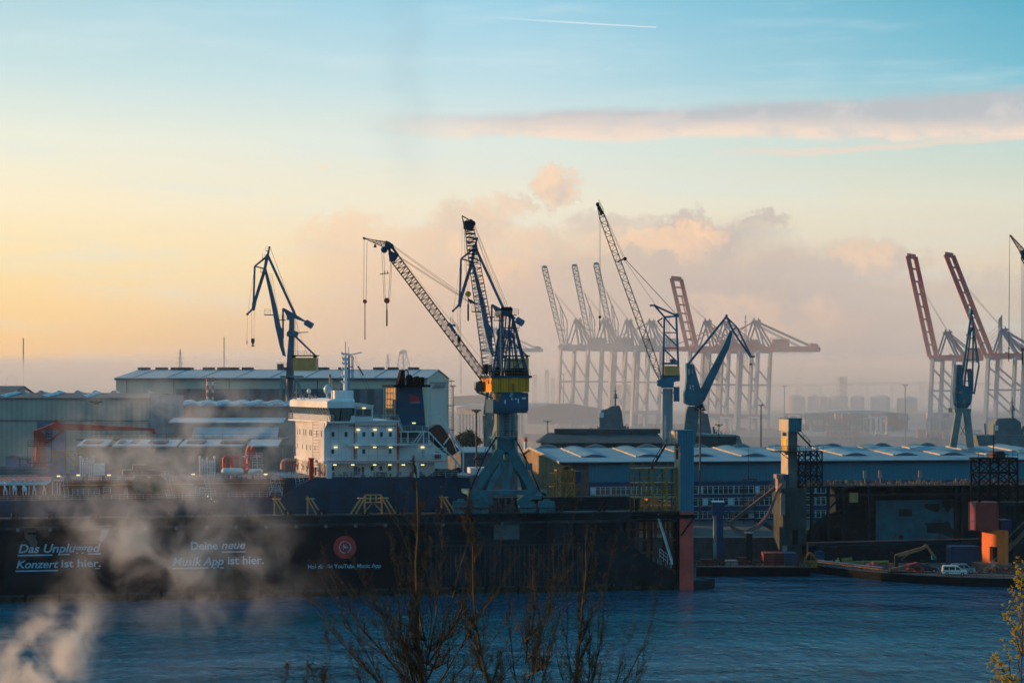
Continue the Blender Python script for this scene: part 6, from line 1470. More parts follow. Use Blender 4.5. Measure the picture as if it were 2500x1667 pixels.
# ---------------- blue warehouse ----------------
def warehouse():
    F = Fr(500, 9, 1372)
    t, a0, a1, ze, zr, rz = gable('warehouse', 'long blue warehouse with pale roof skylights and a tan sunlit gable end', 'warehouse', F, 1372, 2640, 1126, 1094, 57, 'wh_navy', 'wh_roof', GZ, over=.7, ridge_b=44)
    zr = F.z(1094, 0, 44)
    zz = lambda y, x=1700: F.z(y, F.a(x))
    # facades a few cm proud of the core
    m = MB(); m.wbox(F, a0+.02, F.a(1438), -.1, -.01, GZ, ze-.02); m.build('brown_wall', 'brown_wall', t)
    zb = F.z(1177, F.a(1438)); m = MB(); m.wbox(F, F.a(1438)+.01, a1, -.16, -.01, zb, ze-.02); m.build('upper_cladding', 'wh_wall', t)
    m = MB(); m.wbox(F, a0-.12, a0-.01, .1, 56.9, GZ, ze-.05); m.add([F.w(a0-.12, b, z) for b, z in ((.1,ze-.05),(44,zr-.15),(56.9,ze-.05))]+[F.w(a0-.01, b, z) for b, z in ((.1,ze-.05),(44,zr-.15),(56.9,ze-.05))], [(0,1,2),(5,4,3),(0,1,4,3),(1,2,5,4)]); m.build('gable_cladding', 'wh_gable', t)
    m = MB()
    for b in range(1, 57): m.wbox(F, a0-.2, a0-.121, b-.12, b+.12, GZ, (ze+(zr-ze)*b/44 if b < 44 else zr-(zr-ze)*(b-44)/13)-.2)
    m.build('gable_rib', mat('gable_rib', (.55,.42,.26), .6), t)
    m = MB(); m.bar(F.w(a0-.75, -.7, ze+.12), F.w(a0-.75, 44, zr+.17), .25, .6); m.bar(F.w(a0-.75, 44, zr+.17), F.w(a0-.75, 57.7, ze+.12), .25, .6); m.build('barge_board', mat('bargeboard', (.42,.38,.33), .5), t)
    m = MB(); m.wbox(F, a0-.7, a1, -1.0, -.71, ze-.35, ze+.1); m.build('gutter', 'dark_steel', t)
    m = MB(); m.wbox(F, a0-.25, a0-.2, 20, 29, GZ, GZ+6); do = m.build('gable_door', 'brown_wall', t); m = MB(); m.wbox(F, a0-.4, a0-.21, 19.2, 20, GZ, GZ+6.8); m.wbox(F, a0-.4, a0-.21, 29, 29.8, GZ, GZ+6.8); m.wbox(F, a0-.4, a0-.21, 20, 29, GZ+6, GZ+6.8); m.build('door_frame', 'white', do)
    for px in (1370,1497,1620,1742,1865,1977,2095,2204,2311,2415):
        ac = F.a(px, 41)+3.4; m = MB(); vault(m, F, ac, 13, 41, rz, 6.6, .75); s = m.build('skylight', 'wh_roof', t)
        m = MB(); m.bar(F.w(ac-3.4, 12.6, rz(12.6)+.12), F.w(ac-3.4, 41.4, rz(41.4)+.12), .3, .5); pr = [F.w(ac-3.3+6.6*i/8, 41.3, rz(41)+.8*sin(pi*i/8)) for i in range(9)]; m.pline(pr, .16, 4); m.build('skylight_frame', 'bargeboard', s)
        m = MB(); m.apoly(F, [(ac-3.2+6.4*i/8, rz(12.9)+.7*sin(pi*i/8)) for i in range(9)], 12.8, 12.95); m.build('skylight_end', 'hall_dark', s)
    for px in (1297,1415,1541,1662,1768,1890,1992,2112,2222):
        m = MB(); vault(m, F, F.a(px, 48)+4, 46, 56, rz, 6.6, 1.1); s = m.build('skylight', 'wh_roof', t); m = MB(); m.pline([F.w(F.a(px,48)+.7+6.6*i/8, 45.9, rz(46)+1.15*sin(pi*i/8)) for i in range(9)], .18, 4); m.build('skylight_frame', 'bargeboard', s)
    # window bands
    wf = mat('window_white', (.40,.55,.62), .5, var=.1)
    for row, (y0, y1, xe) in enumerate(((1187,1205,2075),(1216,1234,2075),(1249,1265,2070))):
        x = 1442
        while x < xe-20:
            xw = min(50, xe-x); aa, bb = F.a(x), F.a(x+xw-2.5); z0, z1 = zz(y1), zz(y0)
            g = MB(); g.wbox(F, aa, bb, -.06, -.012, z0, z1); go = g.build('window', 'glass', t); k = MB()
            for i in range(5): c = aa+(bb-aa)*i/4; k.wbox(F, c-.07, c+.07, -.14, -.061, z0, z1)
            k.wbox(F, aa-.07, bb+.07, -.14, -.061, z0-.12, z0); k.wbox(F, aa-.07, bb+.07, -.14, -.061, z1, z1+.1); k.wbox(F, aa, bb, -.13, -.061, z0+(z1-z0)*.68, z0+(z1-z0)*.72)
            if R.random() < .5: c = aa+(bb-aa)*R.randrange(4)/4; k.wbox(F, c+.1, c+(bb-aa)/4-.1, -.1, -.061, z0+.1, z1-.1)
            k.build('frame', wf, go); x += xw
    # small roof mast and door canopy
    m = MB(); m.wbox(F, F.a(1775), F.a(1845), -2.0, -.17, zz(1250), zz(1247)); m.build('canopy', 'wh_wall', t)
    F2 = Fr(494, 0, 1827); m = MB(); m.tube(F2.p(1827,1171), F2.p(1827,1094), .12, .05, 6); m.tube(F2.p(1827,1142), F2.p(1813,1171), .04, n=4); m.tube(F2.p(1827,1142), F2.p(1841,1171), .04, n=4); m.box(F2, 1812, 1847, 1169, 1171, 0, 2); m.tube(F2.p(1816,1171,1), F2.g(1816,GZ,1), .12); m.tube(F2.p(1843,1171,1), F2.g(1843,GZ,1), .12)
    tag(m.build('signal_mast', 'dark_steel', origin=F2.g(1827,GZ,0)), 'thin dark signal mast with stays in front of the blue warehouse wall', 'mast')
    # yard lower buildings behind left of the gable, light roofs and cars
    F3 = Fr(505, 8, 1240); t3, *_ = gable('quay_shed', 'low shed with a pale blue roof between the lifeboat and the main crane', 'shed', F3, 1125, 1262, 1106, 1094, 30, 'hall_dark', 'wh_roof', GZ)
    m = MB(); m.box(Fr(478,8,1160), 1148, 1200, 1142, 1160, 0, 6); tag(m.build('white_van', 'white', origin=Fr(478).g(1170,GZ)), 'pale box van roof between the stern and the crane gantry', 'van')
warehouse()

# ---------------- tower head of the second dock, hoses, mooring column ----------------
Q = Fr(446, 9, 1926)
def second_dock_tower():
    F = Q; zz = lambda y, b=0: F.z(y, 0, b)
    t = thing('dock_tower', 'beige and teal control tower with black lattice, left end of the second dock', 'dock tower', F.w(2, 3, 1))
    m = MB(); m.wbox(F, .0, F.a(1957), 0, 7.2, zz(1054), zz(1023)); m.wbox(F, -.15, F.a(1957)+.15, -.15, 7.35, zz(1023)+.01, zz(1023)+.2); m.build('tower_head', mat('head_teal', (.015,.17,.21), .6, rib=.6, ribv=.3), t)
    m = MB(); m.wbox(F, -.1, -.01, .1, 7.1, zz(1053), zz(1024)); m.wbox(F, .02, .12, .8, 6, zz(1158), zz(1054)-.01); m.build('side_panel', 'beige', t)
    m = MB(); m.wbox(F, .13, F.a(1949), .7, 6.1, zz(1192), zz(1054)-.01); m.build('shaft', mat('shaftgrey', (.10,.13,.13), .8, streak=.3), t)
    m = MB(); m.wbox(F, -.05, .015, 1.6, 5.2, zz(1099), zz(1071)); s = m.build('sign', mat('signyellow', (.7,.45,.03), .5), t)
    m = MB(); m.wbox(F, -.07, -.051, 2.4, 2.7, zz(1090), zz(1080)); m.wbox(F, -.07, -.051, 3.9, 4.2, zz(1092), zz(1082)); m.wbox(F, -.07, -.051, 2.7, 3.9, zz(1087), zz(1085.5)); m.build('pictogram', 'pipe_white', s)
    m = MB(); m.wbox(F, -.03, .015, 1.8, 4.8, zz(1065), zz(1056)); m.build('window', 'glass', t)
    m = MB(); zp = zz(1101); m.wbox(F, F.a(1892), F.a(2008), -.6, 4, zp-.2, zp); m.rail(F.w(F.a(1892),-.6,zp), F.w(F.a(2008),-.6,zp), 1.15, 1.2, .05, 3); m.bar(F.w(F.a(1900),-.5,zp), F.w(0,-.5,zz(1122)), .15); m.build('platform', 'dark_steel', t)
    m = MB(); m.stair(F.w(F.a(1946),-.6,zz(1056)), F.w(F.a(1978),-.6,zz(1090)), .8); m.stair(F.w(F.a(1988),.4,zz(1134)), F.w(F.a(1950),.4,zz(1165)), .8); m.build('stair', 'dark_steel', t)
    m, A, Z = lattice_box(F, 1950, 2007, 1102, 1192, .2, 4, 2, 3, .3, .2); m.build('lattice_frame', 'black', t)
    m = MB(); m.wbox(F, F.a(1913,-.2), 0, -.2, 2.4, zz(1193), zz(1158)); m.build('blue_column', 'wh_navy', t)
    m = MB(); m.wbox(F, F.a(1910,-1), F.a(1969,-1), -1, 7, zz(1258), zz(1192.2)); m.wbox(F, F.a(1912,-.8), F.a(1969,-.8), -.8, 6.6, -1, zz(1258)-.01); m.build('wing_block', mat('wingblock', (.04,.055,.06), .85, var=.4, streak=.4), t)
    m = MB(); m.wbox(F, F.a(1905,-1.1), F.a(1916,-1.1), -1.4, -1.01, zz(1256), zz(1205)); m.box(F, 1912, 1922, 1332, 1359, -1.4, -.85); m.build('pale_panel', 'concrete', t)  # paler panels at the left of the dark block
    m = MB(); m.wbox(F, F.a(1935,-1), F.a(1949,-1), -.86, -.81, zz(1329,-1), zz(1294,-1)); m.build('doorway', 'black', t)
    m = MB(); m.box(F, 1896, 1912, 1158, 1168, -.8, 1.5); m.box(F, 1899, 1914, 1168, 1200, -.5, 1.5)
    for k in range(9): m.tube(F.p(1899+k*2.2,1200,-.6), F.p(1907+k*1.3,1172,-.6), .1, n=5)
    m.build('hose_swivel', mat('swivel', (.30,.20,.17), .7, rust=.5), t)
    # gangway and hanging hoses
    m = MB(); p, q = F.p(1891,1192,-1.5), F.p(1782,1277,-1.5); m.bar(p, q, 1.4, .7)
    for d in (-.8, .8):
        o = V(0, d, 0); m.tube(p+o+V(0,0,1.5), q+o+V(0,0,1.5), .07, n=4)
        for k in range(13): c = p.lerp(q, k/12)+o; m.tube(c, c+V(0,0,1.5), .05, n=4)
    tag(m.build('gangway', mat('gangway', (.12,.08,.07), .8, rust=.5), origin=q), 'brown sloping gangway from the beige tower down to the blue column', 'gangway')
    for j, (off, lab) in enumerate(((0, 'upper of the thick hoses sagging left of the beige tower'), (5, 'middle of the thick hoses sagging left of the beige tower'), (11, 'lowest of the thick hoses sagging left of the beige tower'))):
        P_ = [(1906+off*.4,1180),(1893,1215+off*.5),(1875,1253+off),(1850,1282+off),(1820,1297+off),(1795,1290+off*.8),(1780,1276+off*.5),(1769,1264)]; m = MB()
        m.pline([F.p(x, y, -1.9-off*.12) for x, y in P_], .22 if j < 2 else .1, 8); tag(m.build('cable_hose', mat('hosegrey', (.16,.11,.12), .7), origin=F.p(1820,1297,-2)), lab, 'hose', 'hoses sagging from the second dock')
    G = Fr(436, 0, 1754); t = thing('mooring_column', 'dark blue mooring column with a pale cap standing in the water', 'mooring column', G.g(1754,-1,1))
    m = MB(); m.box(G, 1740, 1768, 1226, 1258, 0, 3); m.build('cap_block', 'wh_navy', t); m = MB(); m.box(G, 1739, 1769, 1224, 1226, -.1, 3.1); m.build('cap_plate', 'pipe_white', t)
    m = MB(); m.wbox(G, G.a(1743), G.a(1750), .2, 2, -1, G.z(1258,0)); m.build('pale_pile', 'concrete', t); m = MB(); m.wbox(G, G.a(1751), G.a(1766), .1, 2.4, -1, G.z(1258,0)); m.build('pile', 'wh_navy', t)
    G = Fr(437, 0, 1830); t = thing('mooring_column', 'short dark steel column with a pale top below the sagging hoses', 'mooring column', G.g(1830,-1,1)); m = MB(); m.box(G, 1822, 1837, 1302, 1430, 0, 2); m.build('pile', 'dark_steel', t); m = MB(); m.box(G, 1820, 1839, 1300, 1302, -.1, 2.1); m.build('cap_plate', 'concrete', t)
second_dock_tower()

def second_dock():
    F = Fr(443, 9, 2000); zz = lambda y, x=2250, b=0: F.z(y, F.a(x), b)
    t = thing('floating_dock', 'second dark floating dock at right with a patched teal wall panel inside', 'floating dock', F.g(2240, 0, 6))
    zt = zz(1191, 2200)
    m = MB(); m.wbox(F, F.a(2068), F.a(2640), 8, 12, 0, zt); m.wbox(F, F.a(1969), F.a(2640), 3, 12, zt, zt+.35); m.wbox(F, F.a(1969), F.a(2640), -4, 12, -1, zz(1325)); m.build('side_wall', 'dock_wall', t)
    m = MB()
    for px in (1990, 2030, 2068, 2130, 2344, 2360, 2475): m.wbox(F, F.a(px), F.a(px)+.6, 3.1, 3.8, zz(1325), zt)
    m.wbox(F, F.a(1969), F.a(2640), 3.2, 3.6, zz(1212), zz(1206)); m.build('frame_post', 'dark_steel', t)
    m = MB(); m.poly(F, [(1969,1330),(1969,1304),(2000,1272),(2020,1258),(2050,1247),(2068,1243),(2068,1330)], 6, 7.9); m.build('sloping_plating', 'dock_wall', t)
    m = MB(); m.box(F, 2139, 2335, 1220, 1323, 7.8, 7.99); pn = m.build('primed_panel', mat('panel_teal', (.03,.15,.20), .7, var=.25, scale=.25, streak=.3), t)
    for i, pts in enumerate([[(2194,1241),(2227,1242),(2227,1260),(2194,1260)], [(2257,1230),(2262,1228),(2294,1229),(2296,1240),(2290,1250),(2285,1250),(2256,1239)], [(2300,1220),(2334,1220),(2330,1236),(2322,1240),(2315,1252),(2308,1246),(2305,1238),(2299,1238)], [(2256,1276),(2305,1275),(2308,1270),(2318,1273),(2322,1288),(2330,1292),(2335,1300),(2322,1312),(2308,1306),(2300,1302),(2264,1300),(2262,1285)], [(2193,1308),(2200,1303),(2206,1310),(2204,1316),(2195,1316)]]):
        m = MB(); m.poly(F, pts, 7.75, 7.795); m.build('bare_patch', mat('barepatch', (.02,.035,.045), .8, var=.4), pn)
    m = MB(); r = random.Random(21)
    for k in range(150): px = r.uniform(1975, 2480); p = F.w(F.a(px), r.uniform(3.5,11), zt+.35); h = r.uniform(.2,1.2); w = r.uniform(.08,.5); m.bar(p, p+V(r.uniform(-.3,.3),0,h), w, w)
    m.rail(F.w(F.a(1975),3.1,zt+.35), F.w(F.a(2560),3.1,zt+.35), 1.1, 1.5, .05, 3); m.build('deck_gear', mat('deckgear', (.22,.17,.12), .8, var=.5, scale=.8, rust=.3), t)['kind'] = 'stuff'
    for x, lab in ((2130,0),(2168,0),(2266,1)):
        m = MB(); m.tube(F.w(F.a(x),5,zt+.3), F.w(F.a(x),5,zt+3.2), .12, n=6); m.bar(F.w(F.a(x),5,zt+2), F.w(F.a(x),5,zt+3.6), .5, .7); m.build('signal_post', 'concrete', t)
    m = MB(); m.box(F, 2075, 2095, 1203, 1226, 2.2, 3); m.build('brass_box', mat('brassbox', (.35,.22,.08), .6, rust=.4), t)
    m = MB(); m.stair(F.w(F.a(2066),2.4,zz(1206)), F.w(F.a(2034),2.4,zz(1240)), .8); m.ladder(F.w(F.a(2003),2.9,zz(1205)), F.w(F.a(2003),2.9,zz(1325)), .8, .6, .06); m.build('stair', 'dark_steel', t)
    m = MB(); z = zz(1328, 2100, -4); m.tube(F.w(F.a(1971,-4.2),-4.2,zz(1349,2000,-4)), F.w(F.a(1971,-4.2),-4.2,z+.5), .18); m.tube(F.w(F.a(1971,-4.2),-4.2,z+.5), F.w(F.a(2390,-4.2),-4.2,z+.9), .16); m.build('guard_pipe', mat('pinkpipe2', (.28,.10,.09), .6), t)
second_dock()

def end_tower():
    F = Fr(424, 9, 2442); zz = lambda y, x=2430, b=0: F.z(y, F.a(x), b)
    t = thing('dock_tower', 'red brown drum on an orange pierced support under a black lattice at right', 'dock tower', F.g(2420, 1, 3))
    m, A, Z = lattice_box(F, 2391, 2484, 1119, 1225, .5, 5, 2, 3, .36, .24); m.build('lattice_frame', 'black', t)
    m = MB(); zp = zz(1118); m.wbox(F, F.a(2389), F.a(2486), .2, 5.3, zp-.3, zp); m.rail(F.w(F.a(2389),.2,zp), F.w(F.a(2486),.2,zp), 1.3, 1, .06, 2); m.build('top_platform', 'black', t)
    m = MB(); m.poly(F, [(2427,1118),(2427,1107),(2431,1101),(2452,1101),(2456,1118)], 1, 4); m.build('winch', mat('winch', (.06,.035,.03), .7), t)
    m = MB(); m.tube(F.w(F.a(2427),.4,zp), F.p(2427,1034,.4), .13, .08, 6); m.build('pole', 'black', t)
    # drum with rounded corners
    a0, a1 = F.a(2386), F.a(2442); pl = []; r = 1.1
    for cx, cy, s in ((a0+r, r, pi), (a1-r, r, 1.5*pi), (a1-r, 5-r, 0), (a0+r, 5-r, .5*pi)):
        for k in range(5): pl.append((cx+r*cos(s+k*pi/8), cy+r*sin(s+k*pi/8)))
    m = MB(); m.zpoly(F, pl, zz(1295), zz(1226)); m.build('drum', mat('drum_red', (.30,.035,.028), .5, streak=.3), t)
    m = MB()
    for k in range(7): x = 2367+k*2.8; m.bar(F.w(F.a(x),.5,zz(1293)), F.w(F.a(x),.5,zz(1226)), .1)
    for y in (1226, 1250, 1272, 1293): m.bar(F.w(F.a(2366),.5,zz(y)), F.w(F.a(2385),.5,zz(y)), .1)
    m.build('cable_rack', 'concrete', t)
    # pierced support, turned so that its broad side faces left toward the sun
    G = FrO(F.w(F.a(2442), .2, 0), 9); G.O = F.w(F.a(2442), -2.6, 0); ang = radians(9-62); G.u = V(cos(ang), sin(ang), 0); G.v = V(-sin(ang), cos(ang), 0)
    za, zb_, zc, zd = zz(1375), zz(1292.5), zz(1334), zz(1371); al = G.a(2397); h0, h1 = G.a(2416), G.a(2435)
    m = MB(); m.wbox(G, al, h0, 0, 1, za, zb_-.05); m.wbox(G, h1, 0, 0, 1, za, zb_-.05); m.wbox(G, h0, h1, 0, 1, zc, zb_-.05); m.wbox(G, h0, h1, 0, 1, za, zd)
    m.build('support', 'orange', t)
    m = MB(); m.box(F, 2396, 2440, 1376, 1418, -1.5, 4); m.build('base_block', mat('baseblock', (.22,.14,.09), .8, rust=.5), t)
    m = MB(); m.stair(F.p(2391,1412,-4), F.p(2432,1374,-3.4), 1.1, .08); m.build('stair', 'concrete', t)
    m = MB()
    for d in (0, 2.4): m.bar(F.p(2440,1362,-1+d), F.p(2540,1262,-1+d), .3, .9); m.bar(F.p(2443,1330,-1+d), F.p(2540,1234,-1+d), .2, .3)
    for k in range(22): f = k/21; p = F.p(2440+100*f, 1362-100*f, -1); m.bar(p, p+V(0,2.4,0), .3, .1)
    m.build('inclined_ramp', 'wood', t)
    m = MB(); m.box(F, 2443, 2560, 1226, 1234, -.5, 5); 
    for x in (2475, 2530): m.bar(F.p(x,1234,0), F.p(x,1400,0), .5, .6)
    m.build('side_frame', 'dock_wall', t)
    m = MB(); m.box(F, 2445, 2471, 1269, 1307, 2, 6); m.build('blue_box', 'wh_navy', t)
end_tower()

# ---------------- working pontoons and what stands on them ----------------
DZ = 1.6
def pont(name, pts, lab, m='dark_steel', z=DZ):
    t = thing(name, lab, 'pontoon', V(pts[0][0]+5, pts[0][1]+3, -.5)); F = FrO((0,0,0), 0)
    k = MB(); k.zpoly(F, pts, -.5, z); k.build('hull', 'black', t)
    cx = sum(p[0] for p in pts)/len(pts); cy = sum(p[1] for p in pts)/len(pts)
    k = MB(); k.zpoly(F, [(cx+(x-cx)*.995, cy+(y-cy)*.97) for x, y in pts], z+.004, z+.05); k.build('deck', 'asphalt', t)
    e = MB(); 
    for (x0,y0),(x1,y1) in zip(pts, pts[1:]):
        if (x1-x0) > 5 and y0 < 435 and y1 < 436: e.rail(V(x0+.2,y0+.3,z), V(x1-.2,y1+.3,z), 1.0, 2.2, .05, 2)
    e.build('railing', 'dark_steel', t)
    return t
X = lambda px, Y: (px-1250)/FPX*Y
pont('work_pontoon', [(X(1700,424),424),(X(1978,424),424),(X(1978,440),440),(X(1700,440),440)], 'dark work pontoon carrying containers below the sagging hoses', z=1.9)
pont('quay_pontoon', [(X(1979,433),433),(X(2060,424),424),(X(2150,415),415),(X(2250,408.5),408.5),(X(2350,404.5),404.5),(X(2420,402.5),402.5),(X(2600,400),400),(X(2600,438),438),(X(1979,439),439)], 'long dark quay pontoon with parked vans and barge machinery at right')
def boxthing(name, lab, cat, px0, px1, Y, z0, h, dep, mm, grp=None, rib=True):
    F = Fr(Y, 0, px0); t = thing(name, lab, cat, F.g((px0+px1)/2, z0, dep/2), grp)
    m = MB(); a0, a1 = F.a(px0), F.a(px1); m.wbox(F, a0, a1, 0, dep, z0, z0+h); m.build('body', mm, t)
    m = MB()
    for a in (a0, a1): m.bar(F.w(a,-.02,z0), F.w(a,-.02,z0+h), .15, .18)
    for z in (z0+.08, z0+h-.05): m.bar(F.w(a0,-.02,z), F.w(a1,-.02,z), .15, .15)
    n = max(3, int((a1-a0)/.35))
    for i in range(1, n): a = a0+(a1-a0)*i/n; m.bar(F.w(a,-.03,z0+.15), F.w(a,-.03,z0+h-.12), .05, .1)
    m.build('ribbing', mm, t); return t
cr = mat('cont_red', (.22,.035,.03), .7, rust=.3); cb = mat('cont_blue', (.006,.05,.12), .6); cr2 = mat('cont_darkred', (.14,.025,.022), .7)
boxthing('cargo_container', 'red container on the work pontoon, left of a darker red one', 'container', 1865, 1889, 428, 1.95, 2.5, 5, cr, 'containers on the work pontoon')
boxthing('cargo_container', 'dark red container between the red and the blue one', 'container', 1890, 1913, 428.5, 1.95, 2.5, 5, cr2, 'containers on the work pontoon')
boxthing('cargo_container', 'dark blue container right of the two red ones', 'container', 1915, 1946, 428, 1.95, 2.5, 5, cb, 'containers on the work pontoon')
boxthing('cargo_container', 'blue container on the quay pontoon behind the white van', 'container', 2322, 2392, 428, 1.66, 4.2, 5, cb)
boxthing('cargo_container', 'small blue box near the yellow arch frame', 'container', 1992, 2012, 434, 1.66, 2.6, 3, cb)
boxthing('welding_box', 'low red box hut at the left end of the work pontoon', 'hut', 1712, 1742, 428, 1.95, 1.2, 2.5, cr2)
boxthing('welding_box', 'low pale box in the middle of the work pontoon', 'hut', 1772, 1800, 427, 1.95, 1.1, 2.5, 'concrete')
boxthing('welding_box', 'low red crate on the work pontoon beside the short column', 'hut', 1805, 1822, 429, 1.95, 1.5, 2.5, cr2)
def yellow_arch():
    F = Fr(427, 0, 1980); m = MB(); z = 1.95
    for b in (0, 1.6):
        pts = [F.w(F.a(1966)+ (F.a(1994)-F.a(1966))*i/10, b, F.z(1368,0)+1.6*sin(pi*i/10)) for i in range(11)]; m.pline(pts, .1, 6)
        m.bar(F.w(F.a(1966),b,DZ), F.w(F.a(1966),b,F.z(1368,0)), .16); m.bar(F.w(F.a(1994),b,DZ), F.w(F.a(1994),b,F.z(1368,0)), .16); m.bar(F.w(F.a(1966),b,F.z(1370,0)), F.w(F.a(1994),b,F.z(1370,0)), .14); m.bar(F.w(F.a(1966),b,F.z(1384,0)), F.w(F.a(1994),b,F.z(1384,0)), .14)
        for k in range(4): x = 1966+k*7; m.bar(F.w(F.a(x),b,F.z(1370,0)), F.w(F.a(x+3.5),b,F.z(1384,0)), .1); m.bar(F.w(F.a(x+3.5),b,F.z(1384,0)), F.w(F.a(x+7),b,F.z(1370,0)), .1)
    m.bar(F.p(1980,1352,.8), F.p(1980,1370,.8), .15)
    tag(m.build('arch_frame', 'yellow_lattice', origin=F.g(1980,DZ,1)), 'yellow arched gangway head frame beside the containers', 'gangway frame')
    G = Fr(424, 0, 2080); t = thing('link_gangway', 'long low gangway with a blue pipe rail over a yellow beam', 'gangway', G.g(2080, DZ, 0))
    m = MB(); m.bar(G.p(1997,1371), G.p(2156,1390,-8), .6, .14); m.build('beam', 'yellow_lattice', t); m = MB(); m.tube(G.p(1997,1367,.2), G.p(2156,1385.5,-7.8), .16, n=8)
    for k in range(10): p = G.p(1997+15.9*k,1367+1.85*k,.2-.8*k); m.tube(p, p-V(0,0,.4), .06, n=4)
    m.build('handrail', mat('bluerail', (.08,.14,.28), .5), t)
yellow_arch()

def vehicle(lab, px, Y, L, W, hh, col, name='parked_van', cat='van', yaw=0, car=False, grp='vehicles parked on the quay pontoon'):
    z0 = DZ+.052; O = V(X(px, Y), Y, z0); f = FrO(O, yaw); t = thing(name, lab, cat, O, grp)
    h = L/2
    if car: pr = [(-h,.35),(-h,.9),(-h+.5,1.0),(-h+1.1,1.42),(.2,1.46),(.9,1.02),(h-.2,.85),(h,.6),(h,.35)]; gw = [(-h+.75,1.03),(-h+1.2,1.36),(.15,1.4),(.75,1.04)]
    else: pr = [(-h,.35),(-h,1.1),(-h+.15,hh-.1),(-h+.4,hh),(h-2.0,hh-.02),(h-1.7,hh-.08),(h-.95,1.15),(h-.1,.98),(h,.8),(h,.35)]; gw = None
    m = MB()
    for b0, b1, s in ((0, .12, .0), (.12, W-.12, 0), (W-.12, W, 0)):
        sh = .12 if b0 != .12 else 0
        m.apoly(f, [(a*(1-.01*(sh > 0)), z-(.05 if sh and z > 1 else 0)) for a, z in pr], b0, b1)
    m.build('body', col, t)
    G = []
    if car: G = [gw]
    else: G = [[(-h+.35,1.1),(-h+.4,hh-.22),(-h+1.3,hh-.22),(-h+1.3,1.1)],[(-h+1.4,1.1),(-h+1.4,hh-.22),(-h+2.5,hh-.22),(-h+2.5,1.1)],[(h-2.2,1.1),(h-2.2,hh-.22),(h-1.75,hh-.25),(h-1.15,1.12)]]
    for g in G:
        m = MB(); m.apoly(f, g, -.015, .002); m.build('side_window', 'glass', t)
    m = MB(); x0, zA, x1, zB = ((.22,1.44,.88,1.04) if car else (h-1.68,hh-.12,h-.98,1.17)); m.hexa([f.w(x0,.12,zA+.01),f.w(x0,W-.12,zA+.01),f.w(x1,W-.12,zB+.01),f.w(x1,.12,zB+.01),f.w(x0+.03,.12,zA+.03),f.w(x0+.03,W-.12,zA+.03),f.w(x1+.03,W-.12,zB+.03),f.w(x1+.03,.12,zB+.03)]); m.build('windscreen', 'glass', t)
    for a in (-h+.95, h-.95):
        for b in (-.02, W-.2):
            m = MB(); m.tube(f.w(a, b, .33), f.w(a, b+.22, .33), .33, n=16); w = m.build('wheel', 'tyre', t); m = MB(); m.tube(f.w(a, b-.01, .33), f.w(a, b+.02, .33), .19, n=12); m.build('rim', 'sts_grey', w)
    for b in (.08, W-.38): m = MB(); m.hexa([f.w(h-.06,b,.62),f.w(h-.06,b+.3,.62),f.w(h+.02,b+.3,.62),f.w(h+.02,b,.62),f.w(h-.14,b,.82),f.w(h-.14,b+.3,.82),f.w(h-.02,b+.3,.82),f.w(h-.02,b,.82)]); m.build('headlight', 'pipe_white', t)
    m = MB(); m.wbox(f, h-.02, h+.05, .1, W-.1, .35, .55); m.wbox(f, -h-.04, -h+.02, .1, W-.1, .35, .55); m.build('bumper', 'tyre', t)
vw = mat('vanwhite', (.72,.70,.66), .3, var=.05)
vehicle('white passenger van parked in front, nearest the pontoon edge', 2331, 408.5, 4.9, 1.9, 1.95, vw, yaw=-8)
vehicle('pale blue grey van mostly hidden behind the white passenger van', 2352, 413, 4.9, 1.9, 1.9, mat('vanblue', (.18,.30,.38), .3), yaw=-8)
vehicle('dark blue car parked behind the red barge machine', 2265, 415, 4.4, 1.8, 1.5, mat('cardark', (.01,.03,.06), .25), name='parked_car', cat='car', yaw=-6, car=True)

